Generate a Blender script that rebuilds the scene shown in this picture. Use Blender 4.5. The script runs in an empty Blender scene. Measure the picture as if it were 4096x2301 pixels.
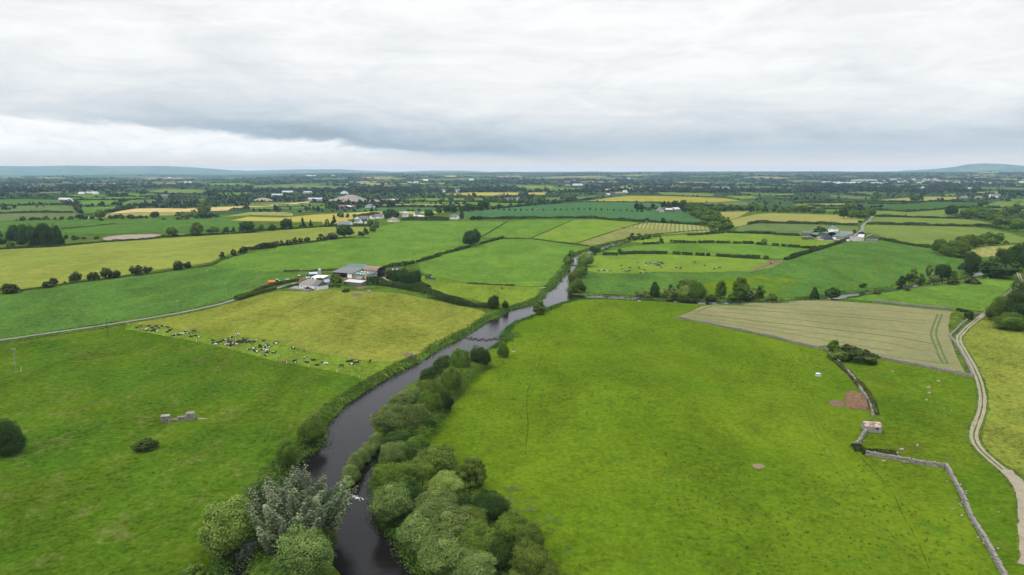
import bpy, bmesh, math, random
import numpy as np
from mathutils import Vector, Matrix
from mathutils.geometry import delaunay_2d_cdt
rng = np.random.default_rng(7); random.seed(7)
SC = bpy.context.scene; COL = SC.collection
R = math.radians

# ------------------------------------------------------------------ camera model
FP = 2819.0                      # focal length in photo pixels (4096 wide)
PITCH = math.atan((1150.5 - 684) / FP)
CAMZ = 86.0
CP, SP = math.cos(PITCH), math.sin(PITCH)
# crops of the survey photo: origin x, origin y, scale
VIEW = {'M': (0, 0, .62891), '1': (0, 600, 2.22636), '2': (1000, 600, 2.22636), '3': (2000, 600, 2.22636), '4': (3000, 600, 2.22628),
        'A': (700, 1200, 1.314), 'B': (1300, 1300, 1.446), 'C': (0, 1200, 2.067), 'D': (3100, 1300, 1.4458), 'E': (950, 1040, 3.22),
        'F': (500, 1260, 2.45333), 'G': (2250, 1000, 3.22), 'H': (3150, 850, 4.68364), 'L': (0, 640, 2.576), 'R': (3100, 640, 2.5863),
        'K': (3700, 1000, 4.1338), 'J': (1950, 1150, 4.824), 'N': (500, 1280, 6.44), 'O': (850, 1310, 8.5867), 'P': (1100, 1350, 6.44),
        'Q': (1200, 1040, 5.152), 'S': (2380, 1030, 4.9538), 'T': (950, 1100, 10.304), 'U': (1280, 640, 3.22), 'V': (2480, 780, 9.2),
        'W': (640, 1600, 5.786), 'X': (1150, 1080, 7.806), 'Y': (1300, 800, 4.2933), 'Z': (3350, 1600, 5.788)}

def src(text):
    """'M:1,2 3,4 4:5,6' -> photo pixels; a view key stays valid until the next one"""
    out, v = [], None
    for t in text.split():
        if ':' in t:
            k, t = t.split(':'); v = VIEW[k]
        x, y = (float(a) for a in t.split(',')[:2])
        out.append((v[0] + x / v[2], v[1] + y / v[2]))
    return np.array(out)

def rays(p):
    a = (p[:, 0] - 2048) / FP; b = -(p[:, 1] - 1150.5) / FP
    d = np.stack([a, CP + b * SP, -SP + b * CP], 1)
    return d / np.hypot(d[:, 0], d[:, 1])[:, None]      # unit horizontal length

def on_plane(p, z=0.0):
    d = rays(np.asarray(p, float)); t = (z - CAMZ) / np.minimum(d[:, 2], -1e-4)
    return d * t[:, None] + [0, 0, CAMZ]

def sstep(a, b, x):
    t = np.clip((x - a) / (b - a), 0, 1); return t * t * (3 - 2 * t)

# ------------------------------------------------------------------ water outlines (traced on the water level z = 0)
LEFT = src('3:1150,810 1000,835 890,868 810,893 740,915 660,945 625,985 640,1015 600,1085 545,1155 500,1205 490,1230 J:1300,0 1140,85 1110,185 980,255 890,315 '
           '720,365 540,405 370,465 270,545 100,615 0,655 M:1190,832 1150,855 1110,874 1082,894 1060,908 1022,925 980,948 940,971 902,997 870,1017 842,1047 818,1074 '
           '818,1100 802,1132 772,1142 747,1167 722,1187 702,1222 675,1253 655,1285 632,1330 612,1365 590,1400 562,1447 530,1520')
RIGHT = src('M:1110,1560 1095,1500 1072,1447 1035,1405 1013,1366 972,1339 942,1296 946,1252 928,1218 946,1200 967,1135 975,1112 942,1100 940,1080 955,1050 990,1010 1012,985 '
            '1052,960 1100,930 1150,908 1190,900 J:0,1225 130,1145 250,1085 330,1015 255,1000 255,960 330,850 430,730 560,660 760,600 880,522 1000,480 1130,420 1240,370 '
            '1380,310 1530,270 1640,235 1700,195 3:740,1320 690,1300 620,1280 602,1250 612,1215 622,1130 662,1075 692,1030 702,960 742,947 800,927 880,907 940,880 1040,857 1150,818')
MAINR = on_plane(np.vstack([LEFT, RIGHT]))[:, :2]
STREAM = on_plane(src('3:700,1292 760,1298 870,1300 1000,1305 1190,1315 1450,1335 1560,1350 1800,1362 2000,1355 2400,1352 4:130,1350 300,1343 420,1335 520,1330 640,1318 780,1293 '
                      '850,1280 1000,1270 1120,1255 1300,1233 1400,1205 1500,1190 1600,1183 1700,1168 1800,1153 1900,1140 1990,1113 2040,1085 2048,1030 2068,1016 2120,1025 2350,1000 2350,1010 2135,1050 '
                      '2085,1090 2062,1132 1960,1145 1900,1162 1780,1180 1640,1198 1540,1211 1420,1228 1300,1250 1110,1271 1000,1288 920,1310 850,1313 790,1328 640,1335 130,1362 '
                      '3:2000,1372 1800,1376 1450,1350 1190,1332 1000,1322 870,1316 760,1318 690,1325'))[:, :2]
ISLAND = on_plane(src('M:672,1290 650,1335 640,1400 622,1447 600,1540 900,1540 862,1447 838,1420 842,1380 850,1330 830,1278 862,1252 868,1240 850,1238 835,1245 790,1255 730,1262'))[:, :2]

def sdist(X, Y, poly):
    """signed distance to an outline, negative inside"""
    shp = X.shape; P = np.stack([X.ravel(), Y.ravel()], 1); out = np.empty(len(P))
    a = poly; b = np.roll(poly, -1, 0); e = b - a; L2 = (e * e).sum(1) + 1e-9
    for i in range(0, len(P), 20000):
        p = P[i:i + 20000]; w = p[:, None] - a[None]
        t = np.clip((w * e).sum(2) / L2, 0, 1)
        d = np.sqrt((((w - t[..., None] * e) ** 2).sum(2)).min(1))
        c = (a[None, :, 1] > p[:, None, 1]) != (b[None, :, 1] > p[:, None, 1])
        xi = a[None, :, 0] + (p[:, None, 1] - a[None, :, 1]) * e[None, :, 0] / np.where(e[:, 1] == 0, 1e-9, e[:, 1])[None]
        ins = ((c & (p[:, None, 0] < xi)).sum(1) % 2) == 1
        out[i:i + 20000] = np.where(ins, -d, d)
    return out.reshape(shp)

_a = np.roll(STREAM, 1, 0); _t = np.roll(STREAM, -1, 0) - _a; _t /= np.linalg.norm(_t, axis=1)[:, None] + 1e-9
STREAM = STREAM + np.stack([_t[:, 1], -_t[:, 0]], 1) * 1.6 * (1 if (STREAM[:, 0] * np.roll(STREAM[:, 1], -1) - np.roll(STREAM[:, 0], -1) * STREAM[:, 1]).sum() > 0 else -1)

def water_d(X, Y):
    d = np.minimum(sdist(X, Y, MAINR), sdist(X, Y, STREAM))
    return np.maximum(d, -sdist(X, Y, ISLAND))

_b = on_plane(src('M:880,770 M:1560,1010 M:2200,640 M:200,700 3:1500,590 M:250,1000 4:1800,760'), .6)
BUMPS = [(*_b[i, :2], a, s) for i, (a, s) in enumerate([(4, 55), (3.5, 60), (6, 120), (5, 160), (9, 240), (1.5, 90), (8, 150)])]
RISE_X = [-3000, 0, 900, 1300, 1600, 2000, 2600, 3000, 3600, 4096, 7000]
RISE_A = [0, 0, 6, 28, 42, 44, 52, 60, 58, 56, 56]

def h0(X, Y):
    z = .6 + .3 * np.sin(X / 61 + 1.3) * np.sin(Y / 83) + .25 * np.sin(X / 37 - Y / 49)
    for bx, by, a, s in BUMPS:
        z = z + a * np.exp(-((X - bx) ** 2 + (Y - by) ** 2) / (2 * s * s))
    r = np.hypot(X, Y)
    z = z + np.interp(2048 + FP * X / np.maximum(Y, 1) / CP, RISE_X, RISE_A) * sstep(4500, 11000, r) * (Y > 0)
    z = z + 9 * sstep(5000, 9000, r) * (np.sin(X / 610 + Y / 1900) + .7 * np.sin(X / 270 - Y / 2300 + 2)) * (Y > 0)
    return z

def height(X, Y):
    X = np.asarray(X, float); Y = np.asarray(Y, float)
    z = h0(X, Y)
    m = (Y < 1500) & (Y > 20) & (np.abs(X) < 900)
    if m.any():
        d = water_d(X[m], Y[m]); k = sstep(-1.2, 2.6, d)
        z[m] = -.7 + (z[m] + .7) * k
    return z

def hits(p):
    """where the lines of sight through photo pixels meet the land"""
    p = np.asarray(p, float); d = rays(p)
    T = np.geomspace(50, 27000, 420)
    X = d[:, :1] * T; Y = d[:, 1:2] * T; Z = CAMZ + d[:, 2:] * T
    below = Z < h0(X, Y); i = np.where(below.any(1), below.argmax(1), len(T) - 1)
    lo = T[np.maximum(i - 1, 0)]; hi = T[i]
    for _ in range(14):
        m = (lo + hi) / 2; bl = CAMZ + d[:, 2] * m < h0(d[:, 0] * m, d[:, 1] * m)
        hi = np.where(bl, m, hi); lo = np.where(bl, lo, m)
    x, y = d[:, 0] * hi, d[:, 1] * hi
    return np.stack([x, y, height(x, y)], 1)

def hit1(u, v): return hits([[u, v]])[0]
def spot(text): return hits(src(text))

# ------------------------------------------------------------------ mesh and object helpers
def add_mesh(name, verts, faces=None, mats=(), parent=None, quads=None, face_attr=None, smooth=False, midx=None):
    me = bpy.data.meshes.new(name)
    if quads is not None:
        v = np.ascontiguousarray(verts, np.float32); q = np.ascontiguousarray(quads, np.int32); n, k = q.shape
        me.vertices.add(len(v)); me.vertices.foreach_set('co', v.ravel())
        me.loops.add(n * k); me.loops.foreach_set('vertex_index', q.ravel())
        me.polygons.add(n); me.polygons.foreach_set('loop_start', np.arange(0, n * k, k, dtype=np.int32))
        if smooth: me.polygons.foreach_set('use_smooth', np.ones(n, bool))
        me.update(calc_edges=True)
    else:
        me.from_pydata([tuple(v) for v in verts], [], [tuple(f) for f in faces])
        if smooth: me.polygons.foreach_set('use_smooth', np.ones(len(me.polygons), bool))
    if face_attr is not None:
        at = me.attributes.new('tint', 'FLOAT', 'FACE'); at.data.foreach_set('value', np.ascontiguousarray(face_attr, np.float32))
    for m in mats: me.materials.append(m)
    if midx is not None: me.polygons.foreach_set('material_index', np.ascontiguousarray(midx, np.int32))
    me.update()
    return link(name, me, parent)

def link(name, me, parent=None):
    o = bpy.data.objects.new(name, me); COL.objects.link(o); o.parent = parent
    return o

def tag(o, label, cat=None, group=None, kind=None):
    o['label'] = label
    if cat: o['category'] = cat
    if group: o['group'] = group
    if kind: o['kind'] = kind
    return o

def thing(name, label, cat, loc, rz=0.0, group=None):
    o = link(name, None); o.location = loc; o.rotation_euler = (0, 0, rz); o.empty_display_size = .5
    return tag(o, label, cat, group)

class MB:
    """collects boxes, tubes and free faces into one mesh"""
    def __init__(s): s.v = []; s.f = []
    def add(s, v, f):
        n = len(s.v); s.v += [tuple(a) for a in v]; s.f += [tuple(i + n for i in q) for q in f]; return s
    def box(s, x0, y0, z0, x1, y1, z1, rz=0.0):
        v = [(x0, y0, z0), (x1, y0, z0), (x1, y1, z0), (x0, y1, z0), (x0, y0, z1), (x1, y0, z1), (x1, y1, z1), (x0, y1, z1)]
        if rz:
            cx, cy = (x0 + x1) / 2, (y0 + y1) / 2; c, q = math.cos(rz), math.sin(rz)
            v = [(cx + (a - cx) * c - (b - cy) * q, cy + (a - cx) * q + (b - cy) * c, z) for a, b, z in v]
        return s.add(v, [(0, 3, 2, 1), (4, 5, 6, 7), (0, 1, 5, 4), (1, 2, 6, 5), (2, 3, 7, 6), (3, 0, 4, 7)])
    def tube(s, p, q, r0, r1=None, n=8, caps=True):
        p, q = Vector(p), Vector(q); r1 = r0 if r1 is None else r1
        d = (q - p).normalized(); a = d.orthogonal().normalized(); b = d.cross(a)
        v = [p + (a * math.cos(2 * math.pi * i / n) + b * math.sin(2 * math.pi * i / n)) * r0 for i in range(n)]
        v += [q + (a * math.cos(2 * math.pi * i / n) + b * math.sin(2 * math.pi * i / n)) * r1 for i in range(n)]
        f = [(i, (i + 1) % n, n + (i + 1) % n, n + i) for i in range(n)]
        if caps: f += [tuple(range(n - 1, -1, -1)), tuple(range(n, 2 * n))]
        return s.add(v, f)
    def slab(s, quad, t=.15):
        """a four-cornered sheet given a thickness downwards"""
        q = [Vector(a) for a in quad]; v = q + [a - Vector((0, 0, t)) for a in q]
        return s.add(v, [(0, 1, 2, 3), (7, 6, 5, 4), (0, 4, 5, 1), (1, 5, 6, 2), (2, 6, 7, 3), (3, 7, 4, 0)])
    def loft(s, rings, caps=True):
        n = len(rings[0]); v = [a for r_ in rings for a in r_]; f = []
        for k in range(len(rings) - 1):
            f += [(k * n + i, k * n + (i + 1) % n, (k + 1) * n + (i + 1) % n, (k + 1) * n + i) for i in range(n)]
        if caps: f += [tuple(range(n - 1, -1, -1)), tuple(range((len(rings) - 1) * n, len(rings) * n))]
        return s.add(v, f)
    def build(s, name, m, parent=None, smooth=False):
        return add_mesh(name, s.v, s.f, [m] if m else [], parent, smooth=smooth)

# ------------------------------------------------------------------ node helpers
class X:
    """a socket with arithmetic"""
    nt = None
    def __init__(s, k): s.k = k
    @staticmethod
    def math(op, *a):
        n = X.nt.nodes.new('ShaderNodeMath'); n.operation = op
        for i, q in enumerate(a):
            if isinstance(q, X): X.nt.links.new(q.k, n.inputs[i])
            else: n.inputs[i].default_value = q
        return X(n.outputs[0])
    def __add__(s, o): return X.math('ADD', s, o)
    def __radd__(s, o): return X.math('ADD', o, s)
    def __sub__(s, o): return X.math('SUBTRACT', s, o)
    def __rsub__(s, o): return X.math('SUBTRACT', o, s)
    def __mul__(s, o): return X.math('MULTIPLY', s, o)
    def __rmul__(s, o): return X.math('MULTIPLY', o, s)
    def __truediv__(s, o): return X.math('DIVIDE', s, o)
    def __neg__(s): return X.math('MULTIPLY', s, -1.0)

def setin(sock, q):
    if isinstance(q, X): X.nt.links.new(q.k, sock)
    elif isinstance(q, (tuple, list)) and len(q) == 3 and sock.type == 'RGBA': sock.default_value = (*q, 1)
    else: sock.default_value = q
def node(kind, **kw):
    n = X.nt.nodes.new(kind)
    for k, q in kw.items():
        if k.startswith('_'): setattr(n, k[1:], q)
        else: setin(n.inputs[k.replace('__', ' ')], q)
    return n
def smooth(x, a, b):
    n = node('ShaderNodeMapRange', _interpolation_type='SMOOTHSTEP'); setin(n.inputs['Value'], x)
    n.inputs['From Min'].default_value = a; n.inputs['From Max'].default_value = b
    return X(n.outputs['Result'])
def mixc(f, a, b, mode='MIX'):
    n = node('ShaderNodeMix', _data_type='RGBA', _blend_type=mode, _clamp_factor=True)
    setin(n.inputs[0], f); setin(n.inputs[6], a); setin(n.inputs[7], b); return X(n.outputs[2])
def position(): return X(node('ShaderNodeNewGeometry').outputs['Position'])
def objpos(): return X(node('ShaderNodeTexCoord').outputs['Object'])
def mapping(v, scale=(1, 1, 1), rot=(0, 0, 0), loc=(0, 0, 0)):
    n = node('ShaderNodeMapping', Vector=v); n.inputs['Scale'].default_value = scale; n.inputs['Rotation'].default_value = rot
    if isinstance(loc, X): X.nt.links.new(loc.k, n.inputs['Location'])
    else: n.inputs['Location'].default_value = loc
    return X(n.outputs[0])
def noise(v, scale, detail=3.0, rough=.55, dist=0.0):
    n = node('ShaderNodeTexNoise', Vector=v, Scale=scale, Detail=detail, Roughness=rough, Distortion=dist); return X(n.outputs[0])
def bump(hgt, strength=.5, dist=.1):
    return X(node('ShaderNodeBump', Height=hgt, Strength=strength, Distance=dist).outputs[0])
def new_mat(name):
    m = bpy.data.materials.new(name); m.use_nodes = True; m.node_tree.nodes.clear(); X.nt = m.node_tree; return m
def finish(sh):
    o = X.nt.nodes.new('ShaderNodeOutputMaterial'); X.nt.links.new(sh.k if isinstance(sh, X) else sh.outputs[0], o.inputs[0])
def principled(col, rough=.8, spec=.2, normal=None, metal=0.0):
    n = node('ShaderNodeBsdfPrincipled', Base__Color=col, Roughness=rough, Metallic=metal)
    n.inputs['Specular IOR Level'].default_value = spec
    if normal is not None: setin(n.inputs['Normal'], normal)
    return n
def plain(name, col, rough=.7, spec=.3, var=.25, scale=1.5, metal=0.0):
    """paint, render, sheet or concrete with soft dirt of its own"""
    m = new_mat(name); v = objpos(); n = noise(v, scale, 5, .65)
    c = mixc(smooth(n, .3, .75), tuple(a * (1 + var * .4) for a in col), tuple(a * (1 - var) for a in col))
    finish(principled(c, rough, spec, metal=metal)); return m
# ------------------------------------------------------------------ ground materials
def grass(name, c1, c2, c3=None, big=70., mid=9., fine=.8, amt=.5, stripe=None, rows=None, fleck=.0):
    """sward: two greens in large and middling patches, a third colour in spots, fine tuft mottling"""
    m = new_mat(name); p = position()
    n1 = noise(p, 1 / big, 3, .5, .6); n2 = noise(mapping(p, (1, .6, 1), (0, 0, .5)), 1 / mid, 4, .6)
    n3 = noise(p, fine, 4, .7); n4 = noise(mapping(p, (1, 1, 1), (0, 0, .9), (31, 7, 0)), 1 / (mid * .32), 3, .6)
    c = mixc(smooth(n1 * .65 + n2 * .35, .36, .64), c1, c2)
    if c3: c = mixc(smooth(n2 * .6 + n4 * .4, .52, .68), c, c3)
    if stripe:                                               # bands: direction, spacing, width share, colour, strength
        ang, sp_, sh, sc, st = stripe
        w = node('ShaderNodeTexWave', _wave_type='BANDS', _bands_direction='X', Vector=mapping(p, (1, 1, 1), (0, 0, ang)), Scale=math.pi / 10 / sp_, Distortion=.5 if sp_ == 6.0 else 1.2, Detail=2.0)
        w.inputs['Detail Scale'].default_value = .4
        c = mixc(smooth(X(w.outputs[1]), 1 - sh, 1 - sh + .25) * st, c, sc)
    n5 = noise(mapping(p, (1, .45, 1), (0, 0, .25), (3, 77, 0)), 1 / (mid * 2.6), 3, .6, .8)
    f = (n3 - .5) * amt * 1.6 + (n4 - .5) * amt + (n5 - .5) * amt * .9
    v = node('ShaderNodeHueSaturation', Color=c, Value=1.0 + f)
    c = X(v.outputs[0])
    if fleck:
        c = mixc(smooth(noise(mapping(p, (1, 1, 1), (0, 0, 0), (9, 3, 0)), 1 / 2.2, 3, .6), .66, .74) * fleck, c, tuple(a * .55 for a in c1))
    finish(principled(c, .95, 0.0, bump(n3 + n4 * 1.5, .7, .28))); return m

G = {}
MULT = {'bright pasture': (.90, .82, .80), 'near pasture': (.88, .79, .85), 'left pasture': (.86, .715, .80), 'cool pasture': (.98, .86, .80), 'grazed strip': (1, .88, .7), 'dry hay': (.82, .98, .85), 'lime pasture': (1, .96, .9), 'yellow pasture': (1, 1, 1),
        'mid pasture': (1.06, .96, 1.1), 'teal crop': (.69, .77, .74), 'barley green': (.87, .97, .83), 'buff barley': (.59, .635, .62), 'far land': (1, 1, 1), 'far hill': (1, 1, 1), 'lush bank': (.9, .8, .7), 'rough verge': (.95, .85, .7)}
def g(k, *a, **kw):
    mu = MULT.get(k, (.86, .84, .74)); a = [tuple(q * m_ for q, m_ in zip(c, mu)) for c in a]
    if k not in ('bright pasture', 'near pasture', 'left pasture', 'dry hay', 'buff barley', 'far land', 'far hill'): a = [tuple(q * .91 + .09 * (c[0] * .3 + c[1] * .6) for q in c) for c in a]
    if 'amt' in kw: kw['amt'] *= 1.75 if k in ('bright pasture', 'near pasture', 'left pasture', 'buff barley') else 2.4
    G[k] = grass(k.replace(' ', '_'), *a, **kw)
g('bright pasture', (.066, .128, .006), (.092, .150, .008), (.046, .105, .007), amt=.5, fleck=.5)
g('near pasture', (.058, .122, .006), (.086, .142, .007), (.070, .105, .012), big=45, amt=.6, fleck=.45)
g('left pasture', (.044, .112, .007), (.064, .126, .007), (.082, .118, .026), big=38, mid=8, amt=.65, fleck=.25)
g('cool pasture', (.050, .122, .018), (.058, .130, .014), (.042, .105, .016), big=45, amt=.5, stripe=(.5, 13, .5, (.044, .108, .016), .5))
g('grazed strip', (.080, .150, .007), (.098, .165, .009), amt=.5)
g('dry hay', (.140, .138, .022), (.170, .150, .030), (.098, .125, .014), big=40, mid=12, amt=.5, stripe=(.35, 7, .5, (.115, .12, .02), .35))
g('lime pasture', (.092, .165, .009), (.115, .178, .010), (.085, .150, .010), amt=.35)
g('yellow pasture', (.110, .138, .010), (.140, .150, .014), (.080, .125, .012), big=30, mid=7, amt=.55, fleck=.3)
g('mid pasture', (.060, .136, .010), (.082, .158, .011), (.055, .120, .011), big=55, mid=12, amt=.45, stripe=(1.2, 15, .5, (.064, .136, .011), .45))
g('yellow lime', (.165, .195, .016), (.195, .208, .020), amt=.35)
g('mown brown', (.150, .170, .040), (.172, .180, .050), amt=.4)
g('windrows', (.215, .225, .075), (.240, .240, .085), amt=.3, stripe=(0.23, 6.0, .42, (.095, .115, .032), .95))
g('barley green', (.155, .170, .022), (.185, .185, .028), (.125, .155, .018), big=120, mid=30, amt=.35, stripe=(1.42, 21, .25, (.11, .14, .02), .4))
g('buff barley', (.255, .232, .112), (.285, .258, .128), (.225, .212, .098), big=60, mid=14, amt=.25, stripe=(1.47, 9.5, .22, (.15, .15, .062), 1.0))
g('teal crop', (.050, .120, .038), (.060, .132, .040), (.075, .150, .058), mid=14, amt=.3)
g('dark crop', (.036, .090, .018), (.046, .104, .020), amt=.3)
g('grey green', (.085, .130, .036), (.100, .142, .042), (.070, .118, .030), amt=.35)
g('pale green', (.105, .160, .028), (.125, .172, .034), amt=.3)
g('ripe yellow', (.320, .270, .050), (.290, .258, .052), (.225, .225, .040), big=90, mid=40, amt=.2, stripe=(1.5, 30, .3, (.24, .24, .04), .4))
g('yellow bloom', (.270, .240, .018), (.200, .215, .022), (.130, .180, .024), big=110, mid=40, amt=.25)
g('buff wheat', (.430, .340, .150), (.400, .315, .130), amt=.15, stripe=(1.5, 26, .25, (.34, .28, .12), .3))
g('straw green', (.200, .205, .050), (.225, .220, .056), amt=.2, stripe=(1.5, 28, .3, (.16, .18, .045), .4))
g('tan far', (.240, .200, .110), (.220, .195, .100), amt=.15)
g('rough verge', (.048, .098, .010), (.066, .115, .010), (.090, .120, .022), big=25, mid=5, amt=.7)
g('far land', (.022, .042, .016), (.034, .060, .020), (.062, .090, .030), big=420, mid=130, fine=.05, amt=.5)
g('far hill', (.030, .065, .030), (.085, .130, .060), (.22, .24, .13), big=700, mid=190, fine=.02, amt=.6)
g('lush bank', (.040, .098, .008), (.062, .122, .008), (.080, .125, .016), big=14, mid=4, amt=.8)

def bare(name, c1, c2, c3, scale=.6, b=.4):
    m = new_mat(name); p = position(); n = noise(p, scale, 6, .7); n2 = noise(p, scale * 5, 4, .7)
    c = mixc(smooth(n, .35, .65), c1, c2); c = mixc(smooth(n2, .5, .72), c, c3)
    finish(principled(c, .95, .05, bump(n + n2 * .6, .8, b))); return m
GRAVEL = bare('track_gravel', (.205, .175, .130), (.26, .225, .17), (.13, .12, .08), .5, .1)
TARMAC = bare('lane_tarmac', (.15, .145, .135), (.185, .18, .165), (.11, .115, .09), .4, .05)
YARD = bare('yard_concrete', (.19, .185, .178), (.235, .228, .215), (.13, .125, .115), .25, .05)
MUD = bare('bare_mud', (.105, .075, .048), (.14, .10, .066), (.075, .055, .035), .6, .2)
MANURE = bare('manure', (.135, .082, .048), (.19, .118, .068), (.085, .052, .032), .9, .6)
SCRAPE = bare('scraped_soil', (.17, .125, .075), (.21, .16, .10), (.07, .10, .02), .9, .3)
PITSOIL = bare('pit_soil', (.20, .155, .125), (.26, .21, .175), (.10, .11, .045), .10, .4)
HEAP = bare('crushed_stone', (.185, .165, .14), (.22, .195, .17), (.14, .125, .105), .05, .5)
STONE = bare('dry_stone', (.205, .192, .172), (.29, .272, .245), (.11, .11, .085), 1.1, .2)
PALESTONE = bare('pale_boulder', (.25, .23, .20), (.31, .285, .25), (.14, .13, .11), 1.5, .1)
def worn(name, c1, c2, k=.8):
    m = new_mat(name); p = position(); d = principled(mixc(noise(p, .8, 4, .7), c1, c2), .95, 0.0); t = node('ShaderNodeBsdfTransparent')
    mx = node('ShaderNodeMixShader', Fac=smooth(noise(p, .20, 4, .65), .36, .60) * k); X.nt.links.new(t.outputs[0], mx.inputs[1]); X.nt.links.new(d.outputs[0], mx.inputs[2]); finish(mx); return m
WETSTONE = bare('wet_stone', (.050, .048, .045), (.075, .072, .068), (.03, .03, .028), 1.5, .1)
WHEEL = worn('pressed_grass', (.034, .068, .006), (.048, .084, .008))
LIGHTPATH = worn('worn_grass', (.115, .160, .022), (.13, .175, .025), .42)
TRAM = bare('tramline_green', (.060, .095, .028), (.075, .105, .034), (.10, .115, .045), .8, .1)

# water
m = new_mat('river_water'); p = position()
w1 = noise(mapping(p, (1, 1, 1)), .55, 4, .6, .4); w2 = noise(mapping(p, (1, 1, 1), (0, 0, .6)), 2.2, 3, .6)
wn = noise(p, .035, 3, .5)
nb = bump(w1 + w2 * .5, .20, .30); fr = X(node('ShaderNodeFresnel', IOR=1.33, Normal=nb).outputs[0])
df = node('ShaderNodeBsdfDiffuse', Color=mixc(wn, (.006, .006, .007), (.011, .009, .008))); gl = node('ShaderNodeBsdfGlossy', Roughness=.07, Color=(.96, .97, 1.0), Normal=nb)
mx = node('ShaderNodeMixShader', Fac=X.math('MINIMUM', X.math('POWER', fr, 1.3) * 1.28, 1.0)); X.nt.links.new(df.outputs[0], mx.inputs[1]); X.nt.links.new(gl.outputs[0], mx.inputs[2]); finish(mx)
WATER = m

# foliage: two greens spread by a value carried on each leaf clump and by the object
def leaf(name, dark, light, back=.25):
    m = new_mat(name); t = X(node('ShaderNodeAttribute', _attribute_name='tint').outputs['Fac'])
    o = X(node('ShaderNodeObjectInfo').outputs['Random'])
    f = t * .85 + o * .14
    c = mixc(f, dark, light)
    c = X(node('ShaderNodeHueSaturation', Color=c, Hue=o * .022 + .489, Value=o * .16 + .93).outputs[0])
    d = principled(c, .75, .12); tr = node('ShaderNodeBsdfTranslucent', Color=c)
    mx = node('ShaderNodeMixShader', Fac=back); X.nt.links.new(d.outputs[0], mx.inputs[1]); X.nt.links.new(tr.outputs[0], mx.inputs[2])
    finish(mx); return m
LEAF = {'green': leaf('leaf_green', (.032, .072, .007), (.132, .212, .022)),
        'dark': leaf('leaf_dark', (.014, .036, .006), (.056, .104, .013)),
        'willow': leaf('leaf_willow', (.048, .076, .034), (.310, .375, .205)),
        'sallow': leaf('leaf_sallow', (.046, .086, .013), (.185, .250, .065)),
        'yellow': leaf('leaf_yellow', (.075, .145, .014), (.260, .350, .080)),
        'olive': leaf('leaf_olive', (.042, .076, .009), (.145, .200, .025)),
        'copper': leaf('leaf_copper', (.020, .014, .016), (.046, .030, .032)),
        'thorn': leaf('leaf_thorn', (.020, .034, .006), (.062, .082, .014)),
        'brown': leaf('leaf_brown', (.044, .060, .014), (.095, .105, .026)),
        'pale': leaf('leaf_pale', (.056, .112, .012), (.205, .260, .075)),
        'hedge': leaf('leaf_hedge', (.022, .044, .008), (.056, .090, .014)),
        'clip': leaf('leaf_clipped', (.036, .062, .008), (.095, .120, .014)),
        'reed': leaf('leaf_reed', (.044, .096, .010), (.125, .190, .030)),
        'sedge': leaf('leaf_sedge', (.030, .088, .008), (.060, .135, .010)),
        'far': leaf('leaf_far', (.008, .021, .007), (.028, .052, .013), .1)}
BARK = plain('bark', (.10, .085, .065), .9, .1, .4, 3)
LEAF['tuft'] = leaf('leaf_tuft', (.044, .092, .007), (.100, .152, .012), .3)
DEADWOOD = plain('dead_wood', (.135, .115, .09), .9, .1, .4, 3)
# ------------------------------------------------------------------ ground sheet out to the horizon
def fan_grid(rad, ang):
    A, Rr = np.meshgrid(ang, rad); Xg, Yg = Rr * np.sin(A), Rr * np.cos(A)
    n, m_ = Xg.shape; i = np.arange(n * m_).reshape(n, m_)
    q = np.stack([i[:-1, :-1], i[:-1, 1:], i[1:, 1:], i[1:, :-1]], -1).reshape(-1, 4)
    return Xg, Yg, q
rad = np.concatenate([np.geomspace(45, 720, 330), np.geomspace(735, 31000, 150)])
Xg, Yg, q = fan_grid(rad, np.radians(np.linspace(-62, 62, 520)))
far_cell = (np.hypot(Xg, Yg).ravel()[q[:, 0]] > 1500)
o = add_mesh('ground', np.stack([Xg, Yg, height(Xg, Yg)], -1).reshape(-1, 3), quads=q[:, ::-1], mats=[G['lush bank'], G['far land']], smooth=True, midx=far_cell)
tag(o, 'green farmland plain running out to the horizon', kind='structure')

# ------------------------------------------------------------------ river and stream
def water(name, poly, label, z=0.0):
    c = poly.mean(0); n = len(poly)
    v, e, f, *_ = delaunay_2d_cdt([Vector(a - c) for a in poly], [(i, (i + 1) % n) for i in range(n)], [], 1, 1e-3)
    # widen under the banks by simply using the hull-free outline pushed outwards
    o = add_mesh(name, [(a.x + c[0], a.y + c[1], z) for a in v], f, [WATER])
    tag(o, label, kind='structure'); return o
def grow(poly, d):
    a = np.roll(poly, 1, 0); b = np.roll(poly, -1, 0); t = b - a; t /= np.linalg.norm(t, axis=1)[:, None] + 1e-9
    n = np.stack([t[:, 1], -t[:, 0]], 1)
    area = (poly[:, 0] * np.roll(poly[:, 1], -1) - np.roll(poly[:, 0], -1) * poly[:, 1]).sum()
    return poly + n * d * (1 if area > 0 else -1)
water('river_water', grow(MAINR, 1.6), 'dark slow river winding between pastures, grey where it mirrors the sky')
water('stream_water', grow(STREAM, 1.0), 'narrow side stream joining the river below the cow pasture', -.02)

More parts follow.
